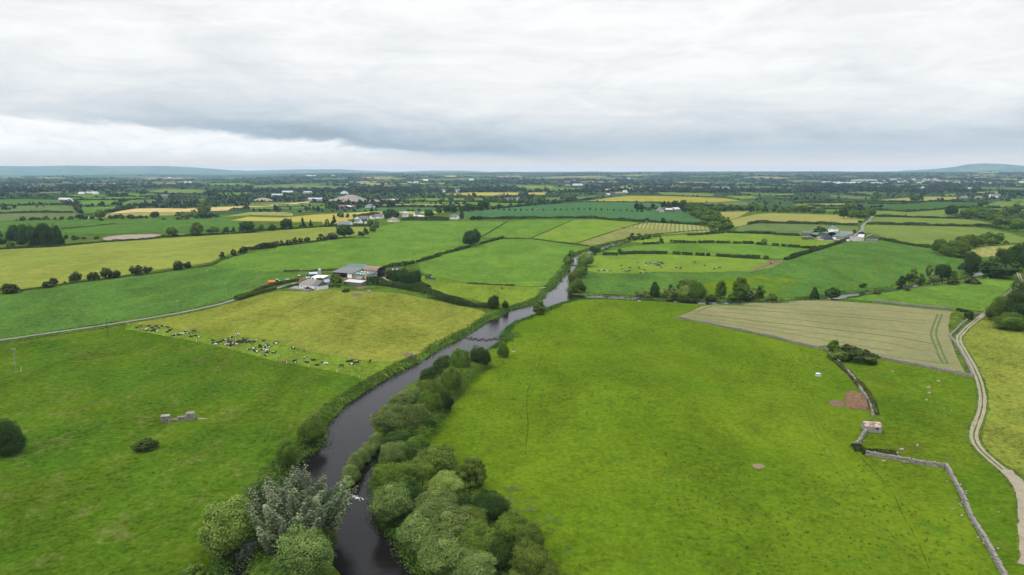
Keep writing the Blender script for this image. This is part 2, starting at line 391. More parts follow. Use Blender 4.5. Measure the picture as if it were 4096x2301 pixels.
# ------------------------------------------------------------------ field sheets
FIELDS = []; _fi = [0]
def densify(p, s):
    out = []
    for a, b in zip(p, np.roll(p, -1, 0)):
        k = max(1, int(np.linalg.norm(b - a) / s)); out += [a + (b - a) * t / k for t in range(k)]
    return np.array(out)
def drape(name, poly, matl, label, lift=.12, sp_=None, kind='structure'):
    c = poly.mean(0); d = np.hypot(*c); s = sp_ or float(np.clip(d * .02, 5, 70)); wet = poly[:, 1].min() < 1100 and np.abs(sdist(poly[:, 0], poly[:, 1], MAINR)).min() < 12
    if wet: s = min(s, 4.0)
    b = densify(poly, s); lo, hi = b.min(0), b.max(0)
    gx, gy = np.meshgrid(np.arange(lo[0], hi[0], s), np.arange(lo[1], hi[1], s))
    inner = np.stack([gx.ravel(), gy.ravel()], 1)
    if len(inner): inner = inner[sdist(inner[:, 0], inner[:, 1], b) < -s * .4]
    pts = np.vstack([b, inner]) - c; n = len(b)
    v, e, f, *_ = delaunay_2d_cdt([Vector(a) for a in pts], [(i, (i + 1) % n) for i in range(n)], [], 1, 1e-3)
    if not f: return None
    if wet:
        q_ = np.array([tuple(a) for a in v]) + c; t_ = np.array([list(t) for t in f]); m_ = q_[t_].mean(1); keep = water_d(m_[:, 0], m_[:, 1]) > .9; f = [t for t, k in zip(f, keep) if k]
    v = np.array([tuple(a) for a in v]) + c; r = np.hypot(v[:, 0], v[:, 1])
    z = height(v[:, 0], v[:, 1]) + lift + r * 1.6e-4
    f = np.array([list(t) for t in f]); a_, b_, c_ = v[f[:, 0]], v[f[:, 1]], v[f[:, 2]]
    fl = ((b_ - a_)[:, 0] * (c_ - a_)[:, 1] - (b_ - a_)[:, 1] * (c_ - a_)[:, 0]) < 0; f[fl] = f[fl][:, ::-1]
    o = add_mesh(name, np.column_stack([v, z]), quads=f, mats=[matl], smooth=True)
    return tag(o, label, kind=kind)
def field(key, text, label, name='field'):
    poly = spot(text)[:, :2]; FIELDS.append(poly); _fi[0] += 1
    return drape(name, poly, G[key], label, .05 + .001 * _fi[0])

field('left pasture', 'M:-320,915 0,866 271,826 318,818 N:0,255 440,312 990,415 1840,572 2300,665 P:0,615 300,665 870,765 1590,895 M:925,962 895,985 860,1005 832,1035 806,1062 790,1095 760,1128 735,1155 '
      '708,1178 690,1210 662,1240 640,1275 615,1325 590,1365 565,1400 545,1447 510,1540 -400,1540', 'wide green pasture sloping to the river with a ruin and a boulder')
field('grazed strip', 'M:318,817 N:0,60 300,120 640,178 1160,238 1900,310 2576,470 O:700,325 1300,350 2576,520 P:60,165 420,235 700,325 1000,395 1500,475 2100,565 2430,635 M:985,912 1055,912 1015,930 975,954 930,960 '
      'P:1590,893 870,763 300,663 0,613 N:2300,663 1840,570 990,412 440,309 0,252', 'bright grazed strip where cows lie behind an electric fence')
field('dry hay', 'M:322,814 449,794 552,771 700,733 760,733 820,728 880,733 950,735 1010,739 1080,754 1150,770 1208,780 1222,788 1190,818 1150,838 1100,866 1050,893 1005,908 985,911 '
      'P:2430,630 2100,562 1500,470 1000,390 700,320 420,230 60,160 O:2576,515 1300,345 700,320 N:2576,465 1900,305 1160,233 640,173 300,115 0,55', 'yellowish cut hay field rising to the white farmhouse')
field('cool pasture', 'M:-320,893 0,852 271,812 449,783 552,761 700,716 760,694 860,692 1:2449,1095 1880,1040 1690,1057 1550,1078 1350,1102 1170,1122 1000,1152 880,1167 730,1182 500,1218 170,1268 0,1292 -900,1400', 'cool green pasture between the farm lane and the bush row')
field('mid pasture', '1:1885,1032 1960,992 2080,952 2200,925 2449,890 2:250,857 540,832 800,792 960,767 1070,742 1150,682 1400,634 1900,632 2285,642 2050,778 1900,872 1700,935 1480,1000 1200,1048 900,1062 600,1077 300,1082 0,1092', 'broad bright pasture between the bush hedge and the farm sheds')
field('mid pasture', '2:2300,640 2449,630 3:645,624 280,782 0,787 2:2250,785 2065,778', 'green wedge pasture beyond the lone pair of trees')
field('lime pasture', '3:655,624 860,622 1250,652 1120,690 680,830 500,815 290,784', 'yellow green meadow beside the striped hay field')
field('mown brown', '3:690,833 1120,692 1400,712 1680,738 1600,748 1380,757 1150,785 1000,822 800,857', 'brownish mown meadow above the river bend')
field('windrows', '3:1122,691 1300,649 1500,657 1700,668 1860,692 1872,737 1680,737 1400,711', 'pale hay field with dark curved windrows')
field('mid pasture', '3:0,797 280,793 500,827 680,848 785,862 795,885 700,913 640,922 600,950 585,990 600,1015 560,1070 505,1140 450,1195 370,1215 200,1214 0,1205 2:2350,1210 1950,1190 1600,1120 1520,1090 1500,1012 1700,935 1900,878 2050,842 2250,792', 'green pasture between the farm and the river')
field('grazed strip', '2:1520,1100 1600,1125 1950,1195 2350,1215 3:0,1210 200,1219 370,1221 395,1250 330,1312 200,1355 60,1395 2:2320,1415 2280,1380 2150,1375 1900,1318 1700,1282 1600,1240 1500,1180', 'small bright paddock with a grazing horse')
field('bright pasture', 'M:1300,800 1330,795 1400,768 1460,755 1560,753 1650,758 1750,766 1760,770 1700,799 1760,811 1850,831 1960,857 2060,877 2080,890 2110,915 2140,945 2165,980 2185,1010 2195,1040 2190,1062 2170,1085 2155,1110 '
      '2158,1130 2190,1148 2250,1158 2330,1168 2375,1178 2395,1210 2420,1270 2460,1350 2510,1430 2560,1540 1130,1580 1100,1500 1080,1447 1045,1405 1025,1366 985,1339 955,1296 950,1225 975,1150 975,1120 950,1100 946,1085 962,1055 995,1015 1020,985 1058,962 1105,932 1155,912 1200,896 1250,880 1275,862 1285,830', 'huge bright pasture right of the river trees')
field('near pasture', 'M:2077,880 2130,898 2200,902 2300,921 2440,947 2456,965 2470,1000 2478,1045 2458,1100 2447,1130 2478,1162 2530,1192 2580,1240 2620,1400 2640,1560 2562,1540 2512,1430 2462,1350 2422,1270 2397,1210 2377,1177 2330,1167 2250,1157 2190,1147 2160,1130 2172,1085 2197,1040 2187,1010 2167,980 2142,945 2112,915', 'rough pasture with boulders between stone walls and track')
field('yellow pasture', 'K:1010,1105 1190,1128 1637,1240 2600,1500 D:1700,900 1700,1000 1450,880 1400,850 1340,815 1260,765 1200,720 1165,680 1170,640 1195,580 1225,500 1230,415 1205,325 1165,245 1115,155 1078,88 1085,52', 'yellow green pasture right of the gravel track')
field('grazed strip', 'K:1640,565 1570,612 1400,735 1210,890 1090,1005 1020,1080 1195,1108 1260,1080 1637,960 2200,800 2200,500', 'small bright field above the gravel track')
field('mid pasture', '4:860,1330 1000,1308 1100,1288 1400,1243 1700,1207 1930,1192 2100,1152 2370,1132 2395,1180 2300,1240 2200,1330 2085,1437 1850,1424 1700,1413 1400,1385 1100,1350', 'green field between the stream and the barley wall')
field('buff barley', 'M:1702,798 1735,785 1762,772 1830,762 1950,757 2090,757 2200,765 2300,775 2400,785 2385,820 2393,860 2410,905 2428,938 2350,923 2270,910 2205,898 2140,880 2090,868 2063,872 1960,852 1850,827 1760,807', 'pale buff barley field with tramlines')
field('rough verge', 'K:415,1040 640,1036 705,1158 560,1288 400,1447 M:2425,880 2440,935 2431,938 2412,905 2395,860 2387,820', 'rough grass corner between barley and stone wall')
field('lime pasture', '3:835,937 1100,932 1500,933 1900,950 2390,982 2449,1002 4:130,992 318,982 200,1050 0,1088 3:2300,1087 2100,1083 1800,1095 1400,1085 1200,1103 900,1100 785,1080 765,1045 835,985', 'lime green pasture where the far herd stands')
field('cool pasture', '3:715,1160 785,1085 900,1105 1200,1109 1400,1090 1800,1100 2100,1088 2300,1092 4:0,1094 200,1055 318,987 350,980 500,922 700,872 860,808 1170,806 1300,832 1500,867 1640,882 1700,902 1850,962 1915,1000 1915,1085 1800,1136 1500,1178 1300,1216 1000,1248 780,1276 640,1308 300,1338 0,1350 3:2000,1340 1500,1318 1200,1298 1000,1288 780,1278 745,1240', 'large green field sloping from the second farm to the stream')
field('bright pasture', '3:1760,1205 1880,1178 2100,1140 2300,1120 4:100,1110 300,1130 450,1170 300,1230 200,1290 130,1320 0,1330 3:2200,1325 1900,1320 1830,1260', 'bright green hollow beside the stream trees')
field('mid pasture', '3:825,930 1000,893 1200,852 1400,838 1750,834 2200,838 2449,857 4:150,852 450,877 590,886 480,930 330,977 0,955 3:2390,967 1900,945 1500,922 1100,927', 'middle pasture between two cropped hedges')
field('lime pasture', '3:1150,818 1400,772 1700,757 2030,742 2449,757 4:200,762 450,772 740,802 762,825 640,870 590,878 450,868 150,843 3:2449,848 2200,828 1700,822 1300,835', 'pasture below the second farm yard')
field('grey green', '3:2075,733 2130,685 2300,655 2449,657 4:0,660 300,660 600,667 960,684 985,720 880,738 700,742 450,757 200,748 0,737 3:2300,740', 'grazing field above the second farm')
field('straw green', '3:2040,632 2300,572 2449,562 4:0,595 180,565 500,572 800,582 1025,622 955,658 600,653 300,643 50,650 3:2300,642 2130,680 2060,690', 'yellow barley field before the oak group')
field('straw green', '3:1945,555 2230,545 2130,600 2040,628 2005,610', 'small straw green field beside the wood')
field('pale green', '4:1060,648 1085,602 1300,602 1800,615 2050,633 2160,655 2100,668 1600,667 1300,660', 'pale green barley field behind the lane')
field('pale green', '4:1015,682 1050,670 1500,677 2000,692 2200,720 2340,750 2445,790 2445,825 2290,832 2240,840 2000,830 1800,835 1700,815 1640,868 1500,853 1300,820 1175,797 1160,762 1065,742 985,737', 'smooth light green field behind the second farm')
field('straw green', '4:1950,892 2100,862 2380,847 2450,850 2300,890 2230,932 2150,1000 2065,1000 1985,930', 'sheep pasture by the far river bend')
field('pale green', 'R:1040,530 1150,527 1380,541 1600,527 1760,515 1770,570 2000,600 1700,598 1380,590 1040,580', 'pale green field under the dark crop')
field('dark crop', 'R:940,450 1300,457 1700,440 2100,445 2110,470 1800,500 1500,530 1350,536 1150,517 1090,490 900,480', 'dark green crop field with winding hedge')
field('straw green', 'R:960,425 1200,405 1500,382 1880,385 1870,410 1500,429 1200,430', 'straw coloured field with a pair of trees')
field('straw green', 'R:180,465 450,455 850,450 800,475 500,471 330,485', 'narrow straw coloured field by the stream wood')
field('dark crop', 'R:330,488 700,485 720,505 560,510 340,500', 'thin dark crop strip')
field('mid pasture', 'R:530,515 680,513 670,540 520,537', 'small green pasture by the oak group')
field('grey green', 'R:570,365 800,375 990,385 980,410 800,405 580,388', 'grey green grazing field')
for t, k in (('R:720,335 1010,333 1120,345 1000,360 830,350', 'grey green'), ('R:0,350 200,350 180,371 0,374', 'pale green'), ('R:0,390 160,388 140,405 0,407', 'pale green'),
             ('R:2120,490 2300,430 2576,438 2676,500 2400,496', 'pale green'), ('R:1890,505 2250,500 2676,515 2676,532 2080,512 1990,527 1890,560', 'pale green'), ('R:620,170 850,170 840,182 640,180', 'grey green'),
             ('R:1960,157 2300,150 2270,163 2000,163', 'straw green'), ('R:2080,131 2310,127 2310,138 2080,139', 'tan far'), ('R:1310,300 1580,290 1560,320 1400,318', 'grey green'), ('R:1740,357 1870,350 1850,375 1760,372', 'pale green'),
             ('R:2060,332 2350,328 2330,347 2070,342', 'straw green'), ('R:90,210 480,212 460,230 200,235', 'grey green'), ('R:2440,405 2650,405 2650,435 2450,430', 'mid pasture'),
             ('R:1080,255 1620,255 1560,270 1200,268', 'grey green'), ('R:1940,280 2576,290 2576,312 2200,300', 'grey green'),
             ('L:0,410 300,402 618,414 630,460 450,455 250,465 -200,470', 'cool pasture'), ('L:0,480 330,472 745,470 785,510 815,543 600,543 320,538 -200,550', 'grey green'),
             ('L:-200,562 320,550 815,550 828,570 700,598 600,613 300,618 -200,640', 'grey green'), ('L:830,490 1080,485 1460,480 1440,493 1300,500 1090,538 860,553 840,520', 'mid pasture'),
             ('L:900,588 1100,564 1400,545 1815,540 1800,573 1600,578 1300,580 1080,598 910,612', 'straw green'), ('L:700,395 1100,386 1560,385 1550,399 1100,408 720,410', 'mid pasture'),
             ('L:740,425 1000,417 1250,417 1210,450 1130,462 900,475 760,452', 'mid pasture'), ('L:1265,437 1340,417 1600,411 1600,440 1480,460 1250,467', 'grey green'),
             ('L:1500,322 1700,301 2050,310 2180,327 2000,347 1700,345', 'pale green'), ('L:700,362 1080,356 1090,375 850,390 700,385', 'mid pasture'), ('L:1020,343 1440,320 1400,342 1100,352', 'grey green'),
             ('L:1240,370 1300,345 1600,350 1560,378 1300,380', 'mid pasture'), ('L:1750,422 2180,395 2100,410 1900,430', 'grey green'), ('L:130,270 640,265 620,284 160,285', 'grey green'), ('L:500,307 700,301 690,320 510,316', 'tan far'),
             ('L:-100,178 200,168 250,185 60,196', 'pale green'), ('L:310,177 690,185 690,195 400,191', 'straw green'), ('L:930,210 1260,212 1250,221 1000,220', 'grey green'), ('L:820,271 1080,262 1050,280', 'tan far'),
             ('L:1880,242 2576,240 2576,266 2250,267', 'mid pasture'), ('L:1200,270 1440,262 1430,276 1220,278', 'grey green'), ('L:2180,345 2576,335 2576,360 2300,362', 'mid pasture'), ('L:400,335 640,328 600,342 420,345', 'pale green')):
    field(k, t, 'distant hedged field, ' + k)
for k_ in range(90):                                        # small fields showing between the far woods
    u_, v_ = rng.uniform(-200, 4300), rng.uniform(699, 752); c_ = hit1(u_, v_); r_ = np.hypot(c_[0], c_[1])
    if r_ > 11500 or any(np.hypot(*(f.mean(0) - c_[:2])) < .09 * r_ for f in FIELDS): continue
    w_, d_, a_ = r_ * rng.uniform(.018, .05), r_ * rng.uniform(.03, .07), rng.normal(0, .25); q_ = np.array([(-w_, -d_), (w_ * rng.uniform(.7, 1.1), -d_ * rng.uniform(.7, 1)), (w_, d_), (-w_ * rng.uniform(.6, 1.1), d_ * rng.uniform(.7, 1))])
    q_ = q_ @ np.array([[math.cos(a_), math.sin(a_)], [-math.sin(a_), math.cos(a_)]]) + c_[:2]; FIELDS.append(q_); _fi[0] += 1
    drape('field', q_, G[['grey green', 'mid pasture', 'pale green', 'cool pasture', 'straw green', 'grey green', 'tan far'][k_ % 7]], 'small far field between the woods', .05 + .001 * _fi[0])
field('barley green', '1:-900,1000 0,890 500,867 900,828 1300,803 1700,773 2449,730 2:0,738 400,708 640,690 1060,687 1060,722 960,763 800,777 540,810 250,840 0,878 1:2449,862 2230,872 2100,912 1960,962 1870,1005 1700,1030 1300,1087 1000,1132 730,1157 500,1202 200,1242 0,1272 -900,1390', 'long yellow green barley field beside the bush row')
field('cool pasture', 'L:-200,655 0,645 300,630 900,622 1100,627 1600,607 2200,592 2280,602 2576,627 2576,740 2300,722 2000,742 1700,747 1300,762 1000,767 700,762 640,720 500,745 -200,760', 'long deep green field above the quarry scar')
field('rough verge', '1:-300,900 0,872 600,847 940,818 880,782 740,770 550,745 300,830 -300,850', 'rough green strip below the tall copse')
field('buff wheat', 'L:1100,560 1250,525 1400,505 1620,500 1900,505 2200,490 2576,476 2:540,460 500,490 1:2060,520 L:2350,522 2100,532 1800,539 1400,542', 'ripe pale wheat field lying across the slope')
for t, k in (('2:-20,597 300,605 560,580 850,562 1100,549 1560,551 1740,549 1700,563 1400,573 1100,578 930,590 900,640 870,662 660,668 640,640 380,643 -180,632', 'ripe yellow'),
             ('2:840,550 1000,521 1400,513 1900,521 1850,544 1500,545 1000,548', 'teal crop'), ('2:1180,490 1400,480 1940,490 1900,504 1400,500 1180,504', 'straw green'), ('2:1290,470 2000,462 2449,476 2449,500 2000,500 1940,486 1400,477', 'mid pasture'),
             ('2:1330,455 1500,431 2060,431 2100,450 2000,459 1400,465', 'pale green'), ('2:1700,397 1950,381 2260,381 2260,410 1900,405', 'ripe yellow'), ('3:250,382 420,380 400,400 260,400', 'ripe yellow'), ('2:2400,381 3:40,380 40,402 2:2400,405', 'ripe yellow'),
             ('2:0,470 250,466 700,481 690,495 300,504 0,500', 'grey green'), ('2:0,507 300,513 690,501 680,520 350,525 0,530', 'mid pasture'), ('L:2285,592 2576,570 2:380,590 380,565 300,555 0,556', 'straw green'),
             ('2:10,316 540,311 900,331 850,345 500,349 100,358 10,340', 'grey green'), ('3:0,525 400,491 760,466 1200,469 1440,477 1650,562 1740,612 1850,655 1500,640 1250,627 850,606 400,607 0,602 2:1900,605 1750,577 2000,551', 'teal crop'),
             ('3:745,460 950,431 1150,409 1500,413 2000,431 2150,455 1900,469 1500,466 1100,464', 'yellow bloom'), ('3:1700,482 1900,474 2150,461 2370,486 2200,500 1900,500', 'grey green'), ('3:200,341 400,331 700,341 790,350 500,364 250,361', 'mid pasture'),
             ('3:680,261 950,256 1100,246 800,241', 'grey green'), ('3:1400,377 1900,391 1900,414 1700,409 1450,399', 'pale green'), ('3:2000,411 2250,411 2300,430 2150,439', 'lime pasture'), ('3:2080,372 2449,391 2449,409 2300,409', 'grey green'),
             ('3:930,351 1050,344 1040,360 940,362', 'buff wheat'), ('3:1100,346 1200,340 1190,350', 'buff wheat'), ('3:280,431 680,418 870,409 860,432 700,450 300,452', 'grey green'), ('2:1000,241 1300,239 1250,251 1000,258', 'tan far'),
             ('2:2190,231 2420,229 2420,245 2200,246', 'tan far'), ('2:1660,236 1840,231 1830,242', 'buff wheat'), ('U:670,336 1000,330 1300,322 1240,334 900,346', 'lime pasture'), ('U:400,300 620,288 780,306 800,330 600,322', 'straw green'),
             ('3:1520,345 1800,330 1900,345 1700,352', 'pale green'), ('3:2010,300 2150,292 2250,305 2100,310', 'mid pasture'), ('3:1470,318 1540,308 1600,318', 'buff wheat'), ('3:950,335 1240,325 1300,333 1050,342', 'ripe yellow'), ('3:1250,352 1350,348 1340,358', 'tan far'),
             ('U:540,240 900,214 980,222 800,244', 'tan far'), ('U:1180,220 1390,216 1380,230', 'tan far'), ('U:860,280 1200,276 1180,290', 'grey green')):
    field(k, t, 'distant field beyond the village, ' + k)

# bare patches
_fp = [0]; _fs = [0]
def patch(name, m_, text, label, lift=.17, sp_=None):
    p_ = spot(text)[:, :2]; _fp[0] += 1
    for _ in range(2): p_ = np.stack([p_ * .75 + np.roll(p_, -1, 0) * .25, p_ * .25 + np.roll(p_, -1, 0) * .75], 1).reshape(-1, 2)
    if len(p_) < 60: p_ = p_ + rng.normal(0, np.linalg.norm(np.ptp(p_, axis=0)) * .012, p_.shape)
    return drape(name, p_, m_, label, .115 + .0012 * _fp[0], sp_)
patch('soil_patch', MUD, 'X:2080,575 2200,530 2420,520 2420,590 2250,610', 'dark trampled mud outside the field gate')
patch('soil_patch', MUD, 'X:2360,690 2450,650 2620,660 2620,720 2480,720', 'dark feeding ring patch on the hay field')
patch('soil_patch', MUD, 'Q:1040,720 1140,680 1260,690 1310,740 1200,765 1080,760', 'burnt heap patch on the hay field')
patch('yard', YARD, 'X:0,610 0,590 300,490 380,560 780,600 940,640 780,650 600,672 380,635', 'concrete yard before the white farmhouse')
patch('yard', MUD, 'X:350,420 500,280 700,300 900,330 1100,290 1320,330 1700,320 2400,330 2400,280 2000,200 1360,150 1100,170 700,180 480,230 340,330', 'muddy farmyard between the sheds')
patch('yard', GRAVEL, 'Q:1540,430 1640,370 1740,350 1790,390 1880,430 1600,450', 'sandy gateway beside the rusty barn')
patch('soil_patch', MUD, 'T:1040,440 1090,380 1300,365 1500,400 1700,350 2000,290 1900,260 2050,250 2100,330 1600,410 1300,440', 'bare soil strip under the orange tanker')
patch('yard', YARD, 'H:500,500 660,470 1060,470 1200,440 1330,400 1330,520 1480,545 1740,548 1260,545 1110,515 900,530 640,530', 'pale concrete yard of the second farm')
patch('soil_patch', MUD, '4:480,880 590,885 560,892', 'muddy gateway at the hedge corner')
patch('soil_patch', MUD, '4:130,985 320,982 300,995 120,1050 0,1088 0,1070 180,1010', 'muddy cattle path leading to the herd')
patch('soil_patch', MUD, 'D:300,448 345,432 400,440 400,478 340,478', 'mud beside the manure heap')
patch('soil_patch', PITSOIL, '1:895,780 1100,758 1400,748 1452,762 1400,785 1250,799 1100,803 950,813', 'pinkish eroded quarry scar')
patch('soil_patch', PITSOIL, '1:1560,752 1680,747 1700,757 1580,764', 'sandy patch behind the quarry trees')
patch('soil_patch', PITSOIL, 'U:60,515 150,505 400,530 600,520 900,500 1080,512 1000,530 700,540 100,540', 'bare gravel pit floor')
patch('soil_patch', MUD, 'B:440,170 500,160 545,175 540,190 480,195', 'trampled drinking spot on the river bank')
patch('soil_patch', SCRAPE, 'M:1892,1170 1900,1168 1922,1170 1924,1178 1918,1182 1896,1180', 'scraped bare rectangle in the big pasture')

# tracks, lanes, worn lines
def strip(name, text, w, m_, label, lift=.3, off=0.0, step=None, kind='structure'):
    p_ = spot(text)[:, :2]; s = step or max(2.0, np.hypot(*p_.mean(0)) * .01)
    q_ = []
    for a, b in zip(p_[:-1], p_[1:]):
        k = max(1, int(np.linalg.norm(b - a) / s)); q_ += [a + (b - a) * t / k for t in range(k)]
    q_.append(p_[-1]); q_ = np.array(q_)
    for _ in range(3 if len(q_) > 6 else 0): q_[1:-1] = (q_[:-2] + 2 * q_[1:-1] + q_[2:]) / 4
    t = np.gradient(q_, axis=0); t /= np.linalg.norm(t, axis=1)[:, None] + 1e-9; n = np.stack([-t[:, 1], t[:, 0]], 1)
    wv = w * (1 + .12 * rng.standard_normal(len(q_)))[:, None]
    rows_ = [q_ + n * (off + wv * k) for k in (.5, 0, -.5)]
    _fs[0] += 1
    v = np.vstack(rows_); z = height(v[:, 0], v[:, 1]) + (.135 if name == 'verge' else .165) + np.hypot(v[:, 0], v[:, 1]) * 1.7e-4 + .0012 * _fs[0]; N = len(q_)
    i = np.arange(N - 1); qd = np.vstack([np.stack([i, i + 1, N + i + 1, N + i], 1), np.stack([N + i, N + i + 1, 2 * N + i + 1, 2 * N + i], 1)])
    o = add_mesh(name, np.column_stack([v, z]), quads=qd[:, ::-1], mats=[m_], smooth=True)
    return tag(o, label, kind=kind)
TRK = 'K:1535,340 1560,450 1605,525 1585,565 1480,645 1300,780 1170,890 1060,1000 955,1085 835,1180 720,1265 640,1345 560,1447 D:1068,50 1060,95 1098,160 1145,240 1182,325 1202,415 1196,500 1165,580 1140,645 1142,690 1180,735 1250,790 1330,840 1390,890 1428,950 1445,1080 1455,1200 1465,1400'
strip('gravel_track', TRK, 1.0, GRAVEL, 'outer wheel rut of the gravel track', .62, .74)
strip('gravel_track', TRK, 1.0, GRAVEL, 'inner wheel rut of the gravel track', .60, -.74)
strip('gravel_track', 'D:1330,840 1390,890 1428,950 1445,1080 1455,1200 1465,1400', 3.0, GRAVEL, 'bare gravel end of the track', .55)
strip('gravel_track', 'K:1060,1000 955,1085 900,1130', 3.0, GRAVEL, 'worn gateway on the gravel track', .58)
strip('verge', TRK, 4.2, G['rough verge'], 'grass verge under the gravel track', .45)
strip('lane', 'M:-320,880 0,858 100,842 190,830 271,818 360,804 449,789 552,767 640,740 700,725 745,712', 3.4, TARMAC, 'narrow tarmac lane running to the first farm', .42)
strip('lane', 'H:1230,480 1250,430 1350,370 1410,330 1395,270 1440,220 1530,160 1560,110 1600,60', 4.0, TARMAC, 'pale lane climbing from the second farm', .5)
strip('verge', 'M:-320,884 0,863 100,847 190,835 271,823 360,809 449,794 552,772', 2.2, G['rough verge'], 'rough verge along the tarmac lane', .40)
strip('wheel_track', 'B:1310,0 1280,60 1220,110 1225,140 1250,185 1240,230 1170,380 1165,480 1178,580 1168,650 1158,750', .28, WHEEL, 'narrow trodden cattle path down the big pasture', .30)
strip('wheel_track', 'D:-100,130 0,180 100,262 135,320 160,400 200,500 250,640 330,780 430,930 550,1100 700,1260 780,1400', .45, LIGHTPATH, 'faint wheel line across the big pasture', .30, .9)
strip('wheel_track', 'D:-100,130 0,180 100,262 135,320 160,400 200,500 250,640 330,780 430,930 550,1100 700,1260 780,1400', .45, LIGHTPATH, 'second faint wheel line across the big pasture', .30, -.9)
strip('wheel_track', 'D:430,700 500,775 580,850 650,930 700,1010 730,1100 790,1180 840,1290 890,1410', .28, WHEEL, 'dark trodden path curving from the wall corner', .30)
strip('wheel_track', 'X:2000,610 1600,700 1100,800 760,920 F:1560,0 1400,30 1200,90 1000,120', .5, WHEEL, 'dark line of an old ditch on the hay field', .44)
strip('wheel_track', 'D:940,-60 905,30 900,65 925,120 945,180 972,222', .9, TRAM, 'dark tramline through the barley', .6)
strip('wheel_track', 'D:965,-60 935,20 930,65 955,125 975,180 998,224', .9, TRAM, 'second dark tramline through the barley', .6)
strip('wheel_track', 'G:1740,805 1900,720 2040,708 2250,715 2576,725', .8, TRAM, 'curved tramline at the barley corner', .6)
strip('wheel_track', 'M:1745,790 1900,808 2100,830 2250,848 2370,870', .6, TRAM, 'long tramline along the barley rows', .6)
for i_, t_ in enumerate(('M:1735,797 1880,815 2080,842 2230,862 2330,885', 'M:1790,783 1960,800 2150,822 2350,845', 'M:1830,768 2000,780 2200,797 2370,812', 'M:1900,762 2100,772 2300,788 2390,796', 'M:1780,808 1950,835 2100,860 2250,885', 'M:2150,884 2300,906 2400,918')): strip('wheel_track', t_, .38, TRAM, f'thin drill line through the barley, {["second lowest", "middle", "second highest", "highest", "lowest long", "short lowest"][i_]}')
strip('wheel_track', 'M:1800,775 1950,785 2150,800 2330,815', .5, TRAM, 'upper tramline along the barley rows', .6)
strip('wheel_track', '3:1750,1197 1880,1177 2000,1165', .8, WHEEL, 'dark ditch above the bright hollow', .5)
# ------------------------------------------------------------------ leaf-clump crowns (unit size: width 1, height 1, standing on z = 0)
def fib(n):
    i = np.arange(n) + .5; ph = np.arccos(1 - 2 * i / n); th = math.pi * (1 + 5 ** .5) * i
    return np.stack([np.cos(th) * np.sin(ph), np.sin(th) * np.sin(ph), np.cos(ph)], 1)
def unit(a): return a / (np.linalg.norm(a, axis=-1, keepdims=True) + 1e-9)

def clumps(kind, nc, rs):
    """centres, radii (xyz) and lean of the leaf clumps of one crown"""
    d = fib(nc); d = d[rs.permutation(nc)]
    if kind == 'round':
        d = d[d[:, 2] > -.75]; k = (rs.uniform(.60, 1.08, len(d)) ** .6)[:, None]; ph = rs.uniform(0, 6.28, 3); an = np.arctan2(d[:, 1], d[:, 0])
        k = k * (1 + .14 * np.sin(2 * an + ph[0]) + .12 * np.sin(3 * an + ph[1] + d[:, 2] * 3))[:, None]
        c = d * [.37, .37, .40] * k + [0, 0, .53]; r = rs.uniform(.085, .17, len(d))
        r3 = np.stack([r, r, r * .85], 1)
    elif kind == 'bush':
        d = d[d[:, 2] > -.45]; k = rs.uniform(.6, 1.1, len(d))[:, None]
        c = d * [.38, .36, .44] * k + [0, 0, .40]; c[:, 2] *= 1 + .22 * np.sin(c[:, 0] * 9 + rs.uniform(0, 6)); r = rs.uniform(.09, .19, len(d)); r3 = np.stack([r, r, r * 1.05], 1)
    elif kind == 'willow':
        n = nc; a = rs.uniform(0, 2 * math.pi, n); q = np.sqrt(rs.uniform(0, 1, n)) * .42
        top = (1 - (q / .52) ** 2 * .55) * rs.uniform(.62, 1.0, n); c = np.stack([q * np.cos(a), q * np.sin(a), top * rs.uniform(.45, .80, n)], 1)
        r = rs.uniform(.048, .074, n); r3 = np.stack([r, r, r * rs.uniform(2.8, 4.6, n)], 1)
    elif kind == 'cone':
        z = rs.uniform(.12, .97, nc); q = (.46 * (1 - z) ** .75 + .05) * rs.uniform(.6, 1, nc); a = rs.uniform(0, 6.28, nc)
        c = np.stack([q * np.cos(a), q * np.sin(a), z * .92], 1); r = rs.uniform(.09, .15, nc) * (1.15 - z * .5); r3 = np.stack([r, r, r * .8], 1)
    elif kind == 'open':
        z = rs.uniform(.16, .95, nc); prof = np.interp(z, [0, .3, .6, .85, 1], [.22, .42, .40, .27, .08]); a = rs.uniform(0, 6.28, nc)
        q = prof * rs.uniform(.25, 1.1, nc); c = np.stack([q * np.cos(a), q * np.sin(a), z], 1); r = rs.uniform(.075, .14, nc); r3 = np.stack([r, r, r * .75], 1)
    elif kind == 'spruce':
        z = rs.uniform(.05, .97, nc); q = (.46 * (1 - z) + .02); a = rs.uniform(0, 6.28, nc); q = q * rs.uniform(.45, 1, nc)
        c = np.stack([q * np.cos(a), q * np.sin(a), z * .95], 1); r = .05 + .10 * (1 - z); r3 = np.stack([r, r, r * .6], 1)
    elif kind == 'block':                                   # several stems grown together, flat sided
        c = np.stack([rs.uniform(-.38, .38, nc), rs.uniform(-.38, .38, nc), rs.uniform(.12, .88, nc)], 1)
        c[:, 2] *= .8 + .2 * np.cos(c[:, 0] * 9 + 1) ; r = rs.uniform(.10, .16, nc); r3 = np.stack([r, r, r * 1.3], 1)
    return c, r3

